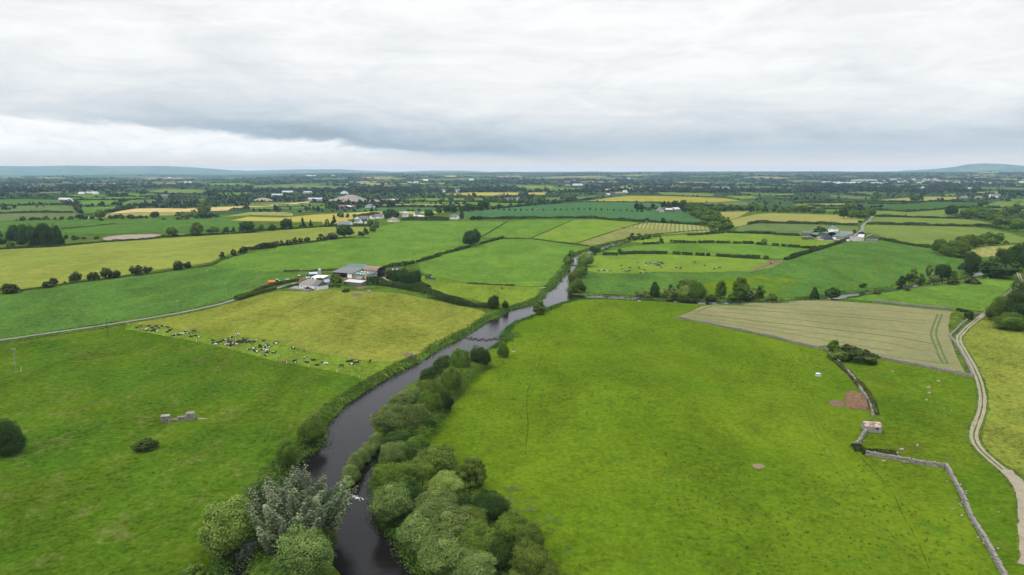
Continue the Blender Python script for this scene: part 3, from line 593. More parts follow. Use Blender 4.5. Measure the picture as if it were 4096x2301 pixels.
def crown_arrays(kind, nc, nl, ls, seed):
    rs = np.random.default_rng(seed); c, r3 = clumps(kind, nc, rs)
    mid = np.array([0, 0, .45]); P_, N_, S_, T_ = [], [], [], []
    ct = np.clip(rs.normal(.45, .24, len(c)) + .25 * (c[:, 2] - .5), 0, 1)  # upper clumps tinted lighter: light from above put into the leaf colour
    for i in range(len(c)):
        d = unit(rs.standard_normal((nl, 3))); out = unit((c[i] - mid)[None])
        keep = (d @ out[0]) > -.55; d = d[keep]
        off = d * r3[i] * rs.uniform(.55, 1.15, len(d))[:, None]
        if kind == 'willow':
            f = off[:, 2] / r3[i, 2]; off[:, :2] *= (1.05 - .55 * f)[:, None]; off[:, :2] += out[0, :2] * (off[:, 2] * .45)[:, None]
        p_ = c[i] + off
        N_.append(unit(d * 1.0 + out * .5 + rs.standard_normal((len(d), 3)) * .45 + [0, 0, .25])); P_.append(p_)
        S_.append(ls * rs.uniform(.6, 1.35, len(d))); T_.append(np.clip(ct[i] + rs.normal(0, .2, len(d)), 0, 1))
    P_ = np.vstack(P_); N_ = np.vstack(N_); S_ = np.concatenate(S_); T_ = np.concatenate(T_)
    P_[:, 2] = np.maximum(P_[:, 2], .015)
    return P_, N_, S_, T_

def leaf_quads(P_, N_, S_, rs, aspect=.75, squash=None):
    t = unit(np.cross(N_, rs.standard_normal(P_.shape))); b = np.cross(N_, t)
    if squash is not None: t = t * squash; b = b * squash
    a1 = t * S_[:, None]; b1 = b * (S_ * aspect)[:, None]; bend = N_ * (S_ * .25)[:, None]
    v = np.stack([P_ - a1, P_ - b1 * .9 + bend, P_ + a1, P_ + b1 * .9 + bend], 1).reshape(-1, 3)
    return v, np.arange(len(v)).reshape(-1, 4)

CROWN = {}
def crown_mesh(kind, lod, var):
    key = (kind, lod, var)
    if key not in CROWN:
        nc, nl, ls = {'near': (120, 330, .0155), 'mid': (34, 70, .052), 'far': (15, 24, .125)}[lod]
        if kind == 'willow': nc = int(nc * .85); nl = int(nl * 1.5); ls *= .74
        if kind == 'block': nc = int(nc * 1.3)
        P_, N_, S_, T_ = crown_arrays(kind, nc, nl, ls, hash((kind, var)) % 1000 if False else sum(map(ord, kind)) * 7 + var * 31 + len(lod))
        v, q = leaf_quads(P_, N_, S_, np.random.default_rng(var + 5), .8)
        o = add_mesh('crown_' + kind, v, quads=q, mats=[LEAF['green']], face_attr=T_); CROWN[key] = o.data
        bpy.data.objects.remove(o)
    return CROWN[key]

TRUNK = {}
def trunk_mesh(kind):
    if kind not in TRUNK:
        mb = MB(); rs = random.Random(len(kind) * 13)
        top = .9 if kind in ('spruce', 'cone') else .55
        pts = [Vector((0, 0, -.03))]
        for k in range(1, 5): pts.append(Vector((rs.uniform(-.02, .02) * k, rs.uniform(-.02, .02) * k, top * k / 4)))
        r_ = .032
        for k in range(4): mb.tube(pts[k], pts[k + 1], r_ * (1.25 - .25 * k), r_ * (1.0 - .25 * k), 7, False)
        for k in range(7):
            a = k * 2.4 + rs.random(); z = rs.uniform(.16, .5); b = Vector((pts[1].x, pts[1].y, z)); L = rs.uniform(.22, .36)
            m_ = b + Vector((math.cos(a) * L * .6, math.sin(a) * L * .6, L * .45)); e = m_ + Vector((math.cos(a) * L * .5, math.sin(a) * L * .5, L * .5))
            mb.tube(b, m_, .014, .009, 5, False); mb.tube(m_, e, .009, .003, 5, False)
        o = mb.build('trunk_' + kind, BARK); TRUNK[kind] = o.data; bpy.data.objects.remove(o)
    return TRUNK[kind]

# letter: crown shape, leaf colour, adjective, noun, object name, category
KIND = {'G': ('round', 'green', 'green round', 'tree', 'broadleaf_tree', 'tree'), 'D': ('round', 'dark', 'dark green round', 'tree', 'broadleaf_tree', 'tree'),
        'W': ('willow', 'willow', 'silvery plumed', 'willow', 'willow_tree', 'tree'), 'w': ('round', 'sallow', 'grey green rounded', 'willow', 'willow_tree', 'tree'),
        'Y': ('round', 'yellow', 'bright yellow green', 'tree', 'broadleaf_tree', 'tree'), 'O': ('round', 'olive', 'olive green', 'tree', 'broadleaf_tree', 'tree'),
        'K': ('cone', 'dark', 'dark pointed', 'alder', 'alder_tree', 'tree'), 'k': ('open', 'green', 'loose airy', 'tree', 'broadleaf_tree', 'tree'),
        'o': ('open', 'olive', 'ragged olive', 'tree', 'broadleaf_tree', 'tree'), 'P': ('round', 'copper', 'dark purple', 'beech', 'beech_tree', 'tree'),
        'C': ('spruce', 'dark', 'dark spiky', 'conifer', 'conifer_tree', 'tree'), 'N': ('block', 'dark', 'tall blackish', 'pine', 'pine_tree', 'tree'),
        'l': ('open', 'pale', 'tall pale feathery', 'poplar', 'poplar_tree', 'tree'),
        'B': ('bush', 'thorn', 'dark brownish', 'thorn bush', 'thorn_bush', 'bush'), 'g': ('bush', 'green', 'green leafy', 'bush', 'leafy_bush', 'bush'),
        'd': ('bush', 'dark', 'dark green', 'bush', 'leafy_bush', 'bush'), 's': ('bush', 'pale', 'pale flowering', 'shrub', 'flowering_shrub', 'shrub'),
        'r': ('bush', 'brown', 'brown tinged', 'bush', 'leafy_bush', 'bush'), 'y': ('bush', 'yellow', 'yellow green', 'bush', 'leafy_bush', 'bush'),
        'v': ('bush', 'sallow', 'grey green', 'sallow bush', 'sallow_bush', 'bush')}
_ones = 'first second third fourth fifth sixth seventh eighth ninth tenth eleventh twelfth thirteenth fourteenth fifteenth sixteenth seventeenth eighteenth nineteenth'.split()
def ordinal(n):
    if n < 20: return _ones[n - 1]
    t = ['twent', 'thirt', 'fort', 'fift', 'sixt', 'sevent', 'eight'][n // 10 - 2]
    return t + 'ieth' if n % 10 == 0 else t + 'y-' + _ones[n % 10 - 1]

PLANTED = []
def plant(text, default, where, group, at='b', size=1.16):
    """crowns traced as boxes: x, y, width, height (view pixels) and a kind letter; at='b' y is the foot, 'c' the middle"""
    items = []; v = None
    for t in text.split():
        if ':' in t: k, t = t.split(':'); v = VIEW[k]
        f = t.split(','); x, y, w, h = (float(a) for a in f[:4]); code = f[4] if len(f) > 4 else default
        cy = y if at == 'c' else y - h / 2
        items.append([v[0] + x / v[2], v[1] + cy / v[2], w / v[2], h / v[2], code])
    items.sort(key=lambda a: a[0])
    total = {}
    for it in items: k = KIND[it[4]][2:4]; total[k] = total.get(k, 0) + 1
    seen = {}
    for u, cv, w, h, code in items:
        shape, col, adj, noun, name, cat = KIND[code]
        k = (adj, noun); seen[k] = seen.get(k, 0) + 1
        label = f'{adj} {noun} {where}' if total[k] == 1 else f'{adj} {noun}, {ordinal(seen[k])} from the left {where}'
        loc = hit1(u, cv + h * .45)
        for _ in range(3):
            D = np.hypot(np.hypot(loc[0], loc[1]), CAMZ - loc[2]); dep = math.atan2(CAMZ - loc[2], np.hypot(loc[0], loc[1]))
            ax = D * (1 / math.hypot(1, (u - 2048) / FP, 0)) if False else D * math.cos(math.atan((u - 2048) / FP))
            W = w * ax / FP * size; Hs = h * ax / FP
            Hc = math.sqrt(max(Hs ** 2 - (W * math.sin(dep)) ** 2, (Hs * .45) ** 2)) / math.cos(dep)
            Hc = max(Hc, W * .42)
            g_ = on_plane([[u, cv]], loc[2] + Hc * .5)[0]; loc = np.array([g_[0], g_[1], height(g_[:1], g_[1:2])[0]])
        loc[2] = max(loc[2], .1)
        px = h / 4; lod = 'near' if px > 12 else 'mid' if px > 6.5 else 'far'
        if cat == 'tree' and lod == 'far' and shape == 'round' and rng.random() < .3: shape = 'bush'
        me = crown_mesh(shape, lod, int(rng.integers(0, 3)))
        rz = rng.uniform(0, 6.28); sc = (W, W, Hc * 1.10)
        base = loc - [0, 0, .05]
        if lod == 'far':
            o = link(name, me); o.location = base; o.scale = sc; o.rotation_euler = (0, 0, rz); cr = o; tag(o, label, cat, group)
        else:
            o = thing(name, label, cat, base, 0, group); o.rotation_euler = (0, 0, rz)
            cr = link('crown' if cat == 'tree' else 'foliage', me, o); cr.scale = sc
            tr = link('trunk' if cat == 'tree' else 'stem', trunk_mesh(shape), o); tr.scale = (Hc if cat == 'tree' else W * .6, Hc if cat == 'tree' else W * .6, Hc)
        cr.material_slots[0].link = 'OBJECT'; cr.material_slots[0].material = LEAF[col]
        PLANTED.append((loc[0], loc[1], W))

# ---- trees by the near river, crown boxes taken at their middles
plant('B:895,195,112,118,D 780,232,110,150,G 690,232,120,85,D 620,300,140,100,d 732,335,120,140,G 690,355,105,95,w 580,372,125,90,O 500,415,130,90,w 432,462,135,105,w 605,470,130,150,G 690,450,85,120,D 520,545,150,150,w 390,560,205,150,w 590,580,95,100,D '
      '500,618,115,85,D 425,660,140,85,D 535,700,110,105,G 400,765,140,150,w 482,772,140,120,D 640,790,240,160,O 560,862,150,140,O 850,868,150,165,o 705,935,215,150,Y 400,895,215,170,G 385,1045,215,200,w 480,980,150,120,D '
      '955,1050,185,155,D 795,1040,95,95,D 650,1060,250,130,w 850,1115,190,110,O 560,1200,250,200,w 720,1190,280,220,w 680,1340,270,210,w 880,1260,240,200,O 850,1395,250,160,w 1080,1200,215,190,G 1180,1265,150,180,O 1190,1370,210,180,O 1140,1430,120,80,Y 1030,1330,140,150,D 1290,1440,120,110,O', 'G',
      'in the tree belt along the river', 'trees crowding the river bank', 'c')
plant('A:640,1090,470,380,W', 'W', 'standing on the river island', 'river island trees', 'c')
plant('A:295,1215,250,255,Y', 'Y', 'on the left bank beside the big willow', 'left bank trees', 'c')
plant('A:680,1345,270,240,w', 'w', 'below the big willow on the island', 'river island trees', 'c')
plant('A:790,1265,110,110,r 90,1425,110,60,g 715,688,135,115,g 590,835,95,125,g 700,775,50,60,g', 'd', 'at the near river edge', 'bushes at the river edge', 'c')
plant('A:1060,760,100,75,s 1020,800,90,70,s 985,835,95,70,s 950,870,100,85,s 925,930,110,80,s 905,978,100,58,s 888,1030,58,50,g', 's', 'on the weed bank at mid river', 'shrubs on the mid river bank', 'c', .92)
plant('C:45,1150,250,250,d', 'd', 'at the edge of the wide left pasture', 'left pasture bushes', 'c')
plant('C:1205,1195,170,95,B', 'B', 'growing over the boulder in the left pasture', 'left pasture bushes', 'c')
plant('J:1000,400,235,255,k', 'k', 'overhanging the river bend', 'river bend trees', 'c')
plant('D:340,120,64,66,g 430,145,110,45,B 500,178,150,35,B 380,180,110,40,g', 'B', 'in the scrub at the wall junction', 'scrub at the wall junction', 'c')
plant('B:1030,148,62,80,g', 'g', 'alone at the river mouth of the big pasture', 'river bend trees', 'c')
plant('M:2517,808,56,55,g 2562,812,85,70,d 2600,800,90,95,d 2545,830,70,40,g', 'd', 'beside the gravel track wall', 'bushes beside the track', 'b')
plant('K:720,1155,150,155,d', 'd', 'by the gate at the barley corner', 'bushes beside the track')
# ---- bush row between barley and pasture
plant('1:85,1278,150,85 425,1228,100,52 475,1203,75,62 577,1192,28,20 675,1178,100,84 803,1168,55,78 857,1162,52,74 943,1148,105,92 1040,1142,70,66 1215,1118,105,84 1315,1097,70,62 1590,1072,90,78 1665,1057,60,62 1978,970,45,57 2078,947,50,57 2170,920,82,57', 'B',
      'in the barley field bush row', 'bushes between barley and pasture')
plant('2:283,857,45,42 340,852,58,47 396,842,50,50 447,832,50,44 508,822,62,42 635,807,80,47 730,798,105,58 985,772,50,46 1030,757,45,52', 'B', 'in the hedge leading to the round oak', 'bushes of the oak hedge')
plant('2:845,783,135,104,D 1095,733,55,58,g 1128,695,50,50,g 1070,682,58,62,G', 'D', 'at the hedge end near the bungalows', 'trees at the hedge end')
plant('2:1955,862,115,125,D 2005,848,95,128,D', 'D', 'of the lone pair in the middle pasture', 'lone pair of trees')
# ---- copse at the left edge
plant('1:140,808,120,132,N 265,842,140,165,N 350,852,150,185,N 430,852,140,175,N 505,852,95,172,K 225,832,90,160,N 25,848,62,62,d 98,870,66,52,g 5,778,40,55,C 245,862,50,30,g', 'D', 'in the tall copse by the white gable', 'copse by the white gable')
plant('1:587,799,38,42 660,807,45,40 745,797,40,22 690,797,40,20 860,797,45,24 180,838,70,26', 'd', 'on the rough strip beside the copse', 'bushes beside the copse')
plant('1:1530,774,90,84,G 1752,767,100,112,o 1720,767,40,42,d 1885,742,110,58,g 2015,742,58,46,d 2077,742,36,56,K 2195,737,122,94,D 2327,724,55,50,G 2420,720,70,46,d 2:5,717,40,62,G 100,722,50,46,d 200,717,70,42,d 320,707,100,84,D 365,702,30,92,C 468,694,55,88,C 540,690,45,66,C 682,677,40,56,o 748,674,62,88,C 705,677,30,22,d', 'd',
      'in the tree row above the quarry scar', 'tree row above the quarry scar')
plant('L:230,627,60,36 172,627,25,14 332,622,62,32 397,622,45,30 475,617,60,34 565,614,30,22 635,617,48,32 725,617,50,34 805,614,55,52,D 850,614,60,46 885,612,40,32 948,610,48,30 1030,612,110,88,G 1037,632,38,36 1140,607,50,32 1190,607,55,40 1245,605,65,43 1345,604,85,34 1410,604,30,18 1450,604,38,34 1595,604,82,68,D 1505,604,30,26 1685,617,40,18', 'd',
      'in the row below the pale wheat field', 'bush row below the wheat field')
plant('L:2100,562,130,140,l 1860,582,100,40,v 1880,607,110,36,v 1955,590,80,36,v 2045,602,90,42,d 2110,602,90,46,d 2170,597,60,46,d 2230,592,60,32,d', 'v', 'around the tall poplar', 'thicket at the tall poplar')
plant('L:45,522,60,46 100,514,25,22 145,507,36,36 380,492,20,18 452,484,22,14 1110,357,42,38 1150,380,60,36 1198,380,45,36 1282,382,70,44 1475,364,58,52 1320,337,36,33 1710,347,28,28 1415,337,25,28 1640,397,42,46 2100,360,16,18 2195,377,90,56 2303,364,28,31 2350,364,24,24 2492,360,28,24 2558,360,24,22 965,332,70,60 435,332,100,57 690,457,90,36 1460,468,50,28 1400,470,60,26 1330,472,40,22 1500,470,40,28 1560,470,60,22', 'D',
      'among the far left fields', 'trees among the far left fields')
# ---- middle distance
plant('2:1520,467,18,22 1553,464,24,28 1587,467,24,16 1717,462,40,33 1788,462,50,47 1920,457,30,42 1955,462,36,40 2118,467,40,40 2158,462,20,36 2190,464,30,42 2230,472,30,42 2270,474,40,38 2318,474,38,38 2358,477,32,40 2405,474,36,40 3:5,470,36,38 40,475,38,42 92,473,36,40 132,475,30,40 178,472,32,38 238,475,34,38 285,490,32,56 352,477,48,60 390,477,36,48 492,455,26,20 550,450,38,48 600,460,56,58 650,458,60,66', 'G',
      'in the parkland row before the yellow field', 'parkland row')
plant('2:1235,512,35,56 1268,512,42,62 1080,547,30,22,d 805,602,65,40,d 868,604,32,33,d 935,604,45,31,d 1683,572,58,60 1745,562,50,66 1800,560,72,66 1880,547,40,36 1910,544,40,46 1970,547,60,62 2080,527,90,78 1885,612,45,74,K 1985,624,50,34,d 2040,624,70,36,d 2325,617,26,24,d 1595,602,75,64,D 1500,590,50,40,d 1225,610,60,44,d 1250,600,80,70,D 1300,610,60,62,D 1200,598,60,44,D', 'D',
      'around the village bungalows', 'trees around the village')
plant('V:620,570,190,250,P 780,590,210,240,D 1050,600,190,150,O 1215,560,150,230,P 1590,500,180,220,P 1800,470,150,190,P 2020,560,230,330,D 1790,510,180,200,D 2330,600,220,390,D 2440,560,120,200,D 930,560,100,130,D 1340,560,110,110,D 640,620,80,90,d 800,640,130,80,d 1380,650,120,60,y', 'D', 'at the manor farm', 'trees at the manor farm')
plant('3:1312,642,48,35,d 1455,652,50,44,d 1528,652,32,29,d', 'd', 'on the hedge above the windrows', 'bushes above the windrows')
plant('2:2211,537,16,16 2261,540,16,17 2310,542,16,18 2362,543,15,16 2411,544,17,18 3:35,542,16,17 85,542,16,18 135,542,15,16 185,542,16,19 238,542,13,15 290,542,18,20 387,542,15,16 490,539,15,16 542,536,14,15 594,536,12,14 647,536,15,16 699,536,16,20 750,536,14,14 801,536,16,20 853,538,14,14 903,540,17,20 957,542,13,14 1013,544,15,17 1071,545,12,14 1131,546,14,18 1175,552,18,16', 'd',
      'in the avenue across the teal crop', 'avenue of young trees')
plant('3:1690,562,90,84 1760,572,90,92 1740,602,80,62 1830,602,100,84 1790,615,80,60 1880,622,110,84 1840,642,110,62 1930,652,110,92 1900,702,100,62 1990,692,110,92 2030,722,90,74 1960,727,110,62 1910,732,80,42,v 1950,545,110,70,v 2060,548,80,60 2130,545,90,55 2190,540,80,45 2260,535,90,60 2310,545,60,40', 'G',
      'in the wood strip beside the windrows', 'wood strip beside the windrows')
plant('3:848,914,90,58,d 845,940,28,20,d 765,1042,140,118,Y 632,957,55,56,g 605,1027,62,63,g 722,1142,100,98,G 742,1112,68,80,D 665,1202,110,112,O 690,1287,108,112,G 738,1287,60,72,D 640,1287,78,62,v 1175,810,60,57,d 1240,802,75,46,d 1437,834,40,42,d 1405,840,22,26,d 1068,932,40,48,d 980,870,30,18,g 940,882,22,16,r 2350,847,55,52,v 1310,785,90,28,g 1400,776,60,24,g', 'd',
      'along the upper river reach', 'trees along the upper river')
plant('G:1190,627,140,192,K 990,637,130,92,v 1070,637,100,82,v 1295,637,120,117,Y 1395,592,110,142,K 1415,667,140,152,w 1620,562,250,162,O 1575,682,190,182,Y 1730,692,210,242,G 1925,682,130,82,r 2040,662,130,212,k 2290,672,200,262,k 2400,672,180,142,w 2540,652,100,152,K 2200,672,110,80,g', 'G',
      'on the side stream below the herd', 'trees on the side stream')
plant('4:15,1352,90,92,G 97,1342,75,102,k 200,1357,95,77,g 575,1332,75,97,K 550,1335,40,40,d 735,1330,130,97,D 1005,1247,60,46,g 1355,1222,90,92,K 1400,1195,40,60,K 1450,1197,75,102,o 1525,1197,60,77,o 1595,1167,55,97,k 1640,1202,80,87,w 1720,1177,120,142,D 1820,1172,50,87,k 1885,1117,60,52,d 1985,1127,140,182,D 1985,1182,110,34,r 1810,1190,90,22,r 1400,1250,60,20,r 1130,1280,60,20,r', 'D',
      'on the stream below the second farm', 'trees on the lower stream')
plant('4:1690,922,110,114 1740,942,90,82 1800,952,100,82 1890,952,120,112 1850,962,80,62,o 1960,972,100,62,o 1820,882,90,72 1880,882,110,102 1960,882,110,112 2040,862,110,92 2120,832,110,92 2215,837,80,92 2165,852,90,62 2280,832,40,22,d 2210,1102,280,62,d 2130,1095,110,50,d 2270,1002,120,122,N 2330,1082,150,192,D 2405,1092,140,222,D 2180,1022,90,72 2150,1070,80,70 2420,860,70,30', 'G',
      'in the wood at the far stream bend', 'wood at the stream bend')
plant('R:715,607,108,108,D 790,612,80,86 860,612,100,86 930,614,90,82 990,602,95,102 745,502,60,52 815,517,90,72 630,567,55,42 450,557,120,72,v 290,547,80,77 210,547,60,62 130,550,80,50 60,550,70,55 1825,577,110,97,D 1965,592,85,77 2060,612,120,112 2170,632,140,92 2150,562,100,72 2240,572,90,62 2280,652,150,92 2350,602,110,70 2340,692,150,92 2450,572,100,82 2510,742,130,112 2560,602,70,60 1890,502,32,29 1940,499,36,33 2007,499,42,31 2145,472,80,62 2240,502,60,32 2300,502,60,33 2385,507,30,33 2495,497,60,46 2545,512,50,40 1430,432,55,52,D 1495,429,70,54,D 1353,587,22,20,d 1043,377,52,47 2010,555,80,50 2100,600,80,60 2420,690,90,70 2480,640,90,60', 'G',
      'among the far right fields', 'trees among the far right fields')
plant('R:475,765,120,62,D 820,755,40,28,d 880,650,40,24,d', 'D', 'behind the second farm', 'trees behind the second farm')
# ---- first farm
plant('Q:740,530,260,215,G 1880,405,190,210,N 2030,440,220,250,N 2200,500,290,320,N 2360,490,230,260,N 2110,350,170,140,N', 'N', 'sheltering the first farm', 'trees at the first farm')
plant('Q:415,425,105,55,g 240,300,90,60,d 175,330,60,50,r 790,560,90,30,d 950,660,140,55,d 640,545,120,30,d', 'd', 'in the first farmyard', 'bushes in the first farmyard')
plant('2:2170,1412,100,112,d 2272,1418,60,62,d 2145,1415,60,60,B', 'd', 'at the river end of the farm hedge', 'bushes at the farm hedge end')
plant('T:1880,570,120,75 1980,540,140,90 2100,520,110,75 2060,560,90,50', 'g', 'in the front garden of the farmhouse', 'garden bushes')
plant('T:120,880,160,90 400,780,150,70', 'd', 'behind the clipped lane hedge', 'bushes behind the lane hedge')

# ------------------------------------------------------------------ hedges: one thing each
def band(text_or_pts, hgt, wid, s, dens, rag=.25, clip=False, stub=None):
    """leaf cards over the outside of a long low body"""
    p_ = spot(text_or_pts)[:, :2] if isinstance(text_or_pts, str) else text_or_pts
    seg = np.linalg.norm(np.diff(p_, axis=0), axis=1); cum = np.concatenate([[0], np.cumsum(seg)]); Lh = cum[-1]
    n = int(Lh * (2 * hgt + wid) / (s * s) * dens); n = max(n, 60)
    t = rng.uniform(0, Lh, n); i = np.clip(np.searchsorted(cum, t) - 1, 0, len(seg) - 1); f = (t - cum[i]) / np.maximum(seg[i], 1e-6)
    b = p_[i] + (p_[i + 1] - p_[i]) * f[:, None]; dr = unit(p_[i + 1] - p_[i]); nr = np.stack([-dr[:, 1], dr[:, 0]], 1)
    ph = rng.uniform(0, 6.28, 4)
    lump = 1 + rag * (np.sin(t / (wid * 1.9) + ph[0]) * .5 + np.sin(t / (wid * .8) + ph[1]) * .35 + np.sin(t / (wid * 5) + ph[2]) * .5) if rag else np.ones(n)
    a = rng.uniform(-.25, math.pi + .25, n); ca, sa = np.cos(a), np.sin(a)
    pw = .45 if clip else .75
    cx = np.sign(ca) * np.abs(ca) ** pw * wid / 2 * (.8 + .3 * lump); cz = np.maximum(np.sign(sa) * np.abs(sa) ** pw, 0) * hgt * lump
    jit = rng.normal(0, s * .22, (n, 3)) * (.4 if clip else 1)
    xy = b + nr * cx[:, None]
    P_ = np.column_stack([xy, height(xy[:, 0], xy[:, 1]) + cz]) + jit
    N_ = unit(np.column_stack([nr * ca[:, None], np.maximum(sa, 0)]) + rng.standard_normal((n, 3)) * (.35 if clip else .55))
    T_ = np.clip(.5 + .28 * np.sin(t / (wid * 1.3) + ph[3]) + rng.normal(0, .2, n), 0, 1)
    return P_, N_, s * rng.uniform(.6, 1.3, n), T_
def hedge(text, hgt, wid, label, col='hedge', rag=.38, clip=False, group=None, dens=1.5, name='hedge', cat='hedge', kind=None):
    p_ = spot(text)[:, :2]; D = np.hypot(*p_.mean(0)); s = max(.3, D * .0009); s = min(s, hgt * .6) * (.7 if clip else 1)
    P_, N_, S_, T_ = band(p_, hgt, wid, s, dens, rag, clip)
    v, q_ = leaf_quads(P_, N_, S_, rng, .8)
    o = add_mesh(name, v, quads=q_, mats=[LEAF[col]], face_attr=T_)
    tag(o, label, cat, group, kind); return o
hedge('2:1040,1203 1150,1200 1300,1225 1450,1250 1590,1282', 5.2, 5, 'tall shaggy hedge curving down from the rusty barn')
hedge('2:1610,1310 1720,1337 1850,1372 2000,1397 2110,1402', 4.2, 5, 'shaggy hedge descending to the river bank')
hedge('2:1190,1050 1330,1035 1460,1012', 2.6, 3, 'hedge section running behind the farm sheds')
hedge('2:1490,1001 1600,972 1700,942', 2.6, 3, 'hedge section beyond the field gap')
hedge('2:1720,930 1780,915', 2.0, 3, 'short hedge clump before the lone pair')
hedge('2:1790,912 1880,888 1960,868', 2.4, 3, 'hedge section reaching the lone pair of trees')
hedge('2:2050,842 2150,815 2250,788', 2.2, 3, 'hedge section beyond the lone pair of trees')
hedge('2:2255,788 3:60,790 280,796 500,823 690,846 790,858', .9, 1.6, 'low scrubby field edge below the yellow meadow', 'brown')
hedge('3:652,625 500,690 400,735 280,783', .5, .9, 'thin weedy fence line dividing two meadows', 'brown')
hedge('2:2290,640 2180,705 2060,776', .6, 1.1, 'thin weedy fence line climbing the pasture', 'brown')
hedge('3:1250,652 1120,692 900,760 690,832', .5, .9, 'thin weedy line beside the mown meadow', 'brown')
hedge('2:1960,618 2449,614 3:0,611 400,610 700,608 860,611', 3, 4, 'long dark hedge under the teal crop')
hedge('3:860,611 1000,626 1250,640 1450,650 1650,663 1850,669', 3, 4, 'dark hedge behind the windrows')
for i, t in enumerate(('3:1270,841 1400,839', '3:1510,825 1745,831', '3:1765,830 1910,827', '3:1925,828 2050,831', '3:2075,833 2150,836', '3:2160,836 2205,837', '3:2220,838 2255,837', '3:2285,843 2370,843', '4:-20,834 25,838', '4:60,841 145,846', '4:195,851 250,854', '4:280,858 322,859', '4:332,863 445,869', '4:450,876 590,876')):
    hedge(t, 2.4, 3, f'dark cropped hedge piece, {ordinal(i + 1)} from the left in the upper cross hedge', rag=.15, group='upper cross hedge')
for i, t in enumerate(('3:915,939 1050,941', '3:1080,936 1200,923 1490,926', '3:1545,926 1600,931', '3:1620,936 1712,937', '3:1740,939 1820,943', '3:1840,944 1870,944', '3:1925,949 2135,961', '3:2140,961 2310,969', '3:2350,973 2390,973', '4:-20,960 85,966', '4:120,971 163,971')):
    hedge(t, 2.6, 3.2, f'dark cropped hedge piece, {ordinal(i + 1)} from the left in the lower cross hedge', rag=.15, group='lower cross hedge')
hedge('4:320,981 420,946 600,891 750,846 860,806', 2.6, 5, 'hedge climbing from the muddy path to the second farm')
hedge('4:1170,800 1300,826 1480,856 1640,877', 2.6, 5, 'hedge from the second farm to the stream wood')
hedge('4:1040,661 1300,669 1600,676 1900,681 2130,686 2200,701 2300,716', 3, 4, 'hedge below the pale barley field')
hedge('4:50,651 300,656 600,661 850,669 960,671', 3, 4, 'hedge below the yellow barley field')
hedge('3:2215,667 2300,647 2449,651', 3, 4, 'hedge left of the yellow barley field')
for i, t in enumerate(('3:1670,763 1800,759', '3:1820,757 1990,741', '3:2020,739 2200,743 2449,749', '4:0,741 130,746 270,756', '4:285,758 430,766')):
    hedge(t, 2.4, 4, f'low hedge piece, {ordinal(i + 1)} from the left above the lime pasture', group='hedge above the lime pasture')
for i, t in enumerate(('R:1040,586 1380,596 1700,606 2020,609', 'R:850,516 1150,526 1350,539 1600,526 1760,511', 'R:940,431 1300,436 1700,431 2120,438', 'R:960,456 1270,461', 'R:1310,461 1500,441', 'R:330,476 500,479 720,481', 'R:340,504 700,509', 'R:990,488 1090,488', 'R:640,441 930,441', 'R:180,441 620,446', 'R:700,352 950,371', 'R:0,382 200,382', 'R:0,405 140,407', 'R:1880,500 2250,500 2576,513', 'R:0,345 200,347', 'R:2100,493 2120,488')):
    hedge(t, 4.5 if 8 < i < 12 else 3, 5, f'dark hedge, {ordinal(i + 1)} traced among the far right fields' if False else f'dark hedge line {["below the pale green field", "winding under the dark crop", "above the dark crop", "inside the dark crop", "with a bent end in the dark crop", "over the thin dark crop strip", "under the thin dark crop strip", "short and straight by the dark crop", "tall beside the straw field", "thick along the stream wood", "below the grey grazing field", "tall at the pale far fields", "bordering the pale far fields", "on the far right slope", "topping the pale far fields", "tiny by the ringed field"][i]}')
for i, t in enumerate(('L:-100,412 300,404 630,413', 'L:-100,472 250,471 420,466', 'L:500,466 600,463 740,476', 'L:-100,556 320,544 750,546', 'L:700,413 1000,414 1260,413 1560,406', 'L:1215,471 1250,441 1330,416', 'L:1050,356 1400,381', 'L:1430,381 1700,376', 'L:1300,339 1500,331', 'L:1600,346 2000,356 2180,361', 'L:2250,326 2576,331', 'L:1090,541 1200,531 1390,497', 'L:770,478 800,520 832,552', 'L:620,716 900,691 1180,661', 'L:140,277 620,288', 'L:700,384 850,392')):
    hedge(t, 7 if i in (11, 12) else 3 if i != 13 else 1.2, 7 if i in (11, 12) else 4.5, f'dark hedge line {["behind the cool far field", "above the speckled field", "below the white sheds", "between the speckled fields", "across the far green fields", "running away up the far slope", "slanting past lone trees", "behind the far copse", "below the pale rise", "under the pale rise", "at the far field edge", "thick beside the wheat field", "thick climbing by the speckled fields", "low and faint across the deep green field", "far back by the dark woods", "short at the far green field"][i]}')
hedge('1:-300,910 0,886 500,863 900,826 1300,801 1450,776 1700,766 1900,760 2300,732', 1.8, 3, 'low hedge along the top of the barley field')
hedge('2:0,722 300,708 640,690', 2.0, 3, 'low hedge below the spiky conifers')
hedge('1:180,1257 400,1227 620,1192 730,1177 900,1157 1150,1127 1400,1100 1550,1074 1700,1052', .6, 3.0, 'weedy strip between the bushes and the barley', 'brown', .4)
hedge('1:1700,1052 1880,1032 1960,988 2080,948 2200,917', .6, 2.6, 'weedy strip bending up the barley edge', 'brown', .4)
hedge('1:2225,893 2330,882 2449,868 2:60,880 150,868 250,856', 4.2, 5, 'thick brownish hedge between barley and pasture', 'thorn', .35)
hedge('2:250,858 400,845 540,825 700,802 800,786', 1.2, 3, 'low growth under the oak hedge bushes', 'brown', .4)
hedge('2:760,792 900,787 1070,786', .7, 2, 'faint rushy line across the pasture', 'brown', .5)
hedge('2:1290,461 1700,463 2100,469 2449,474', 3.2, 5, 'hedge under the parkland row')
hedge('2:1100,509 1300,507 1550,505', 3.2, 5, 'hedge above the teal strip')
hedge('2:1575,506 1900,509 1990,507', 3.2, 5, 'hedge above the teal strip, near the big tree')
hedge('Y:560,280 750,265 950,255', 4, 5, 'hedge behind the long bungalow')
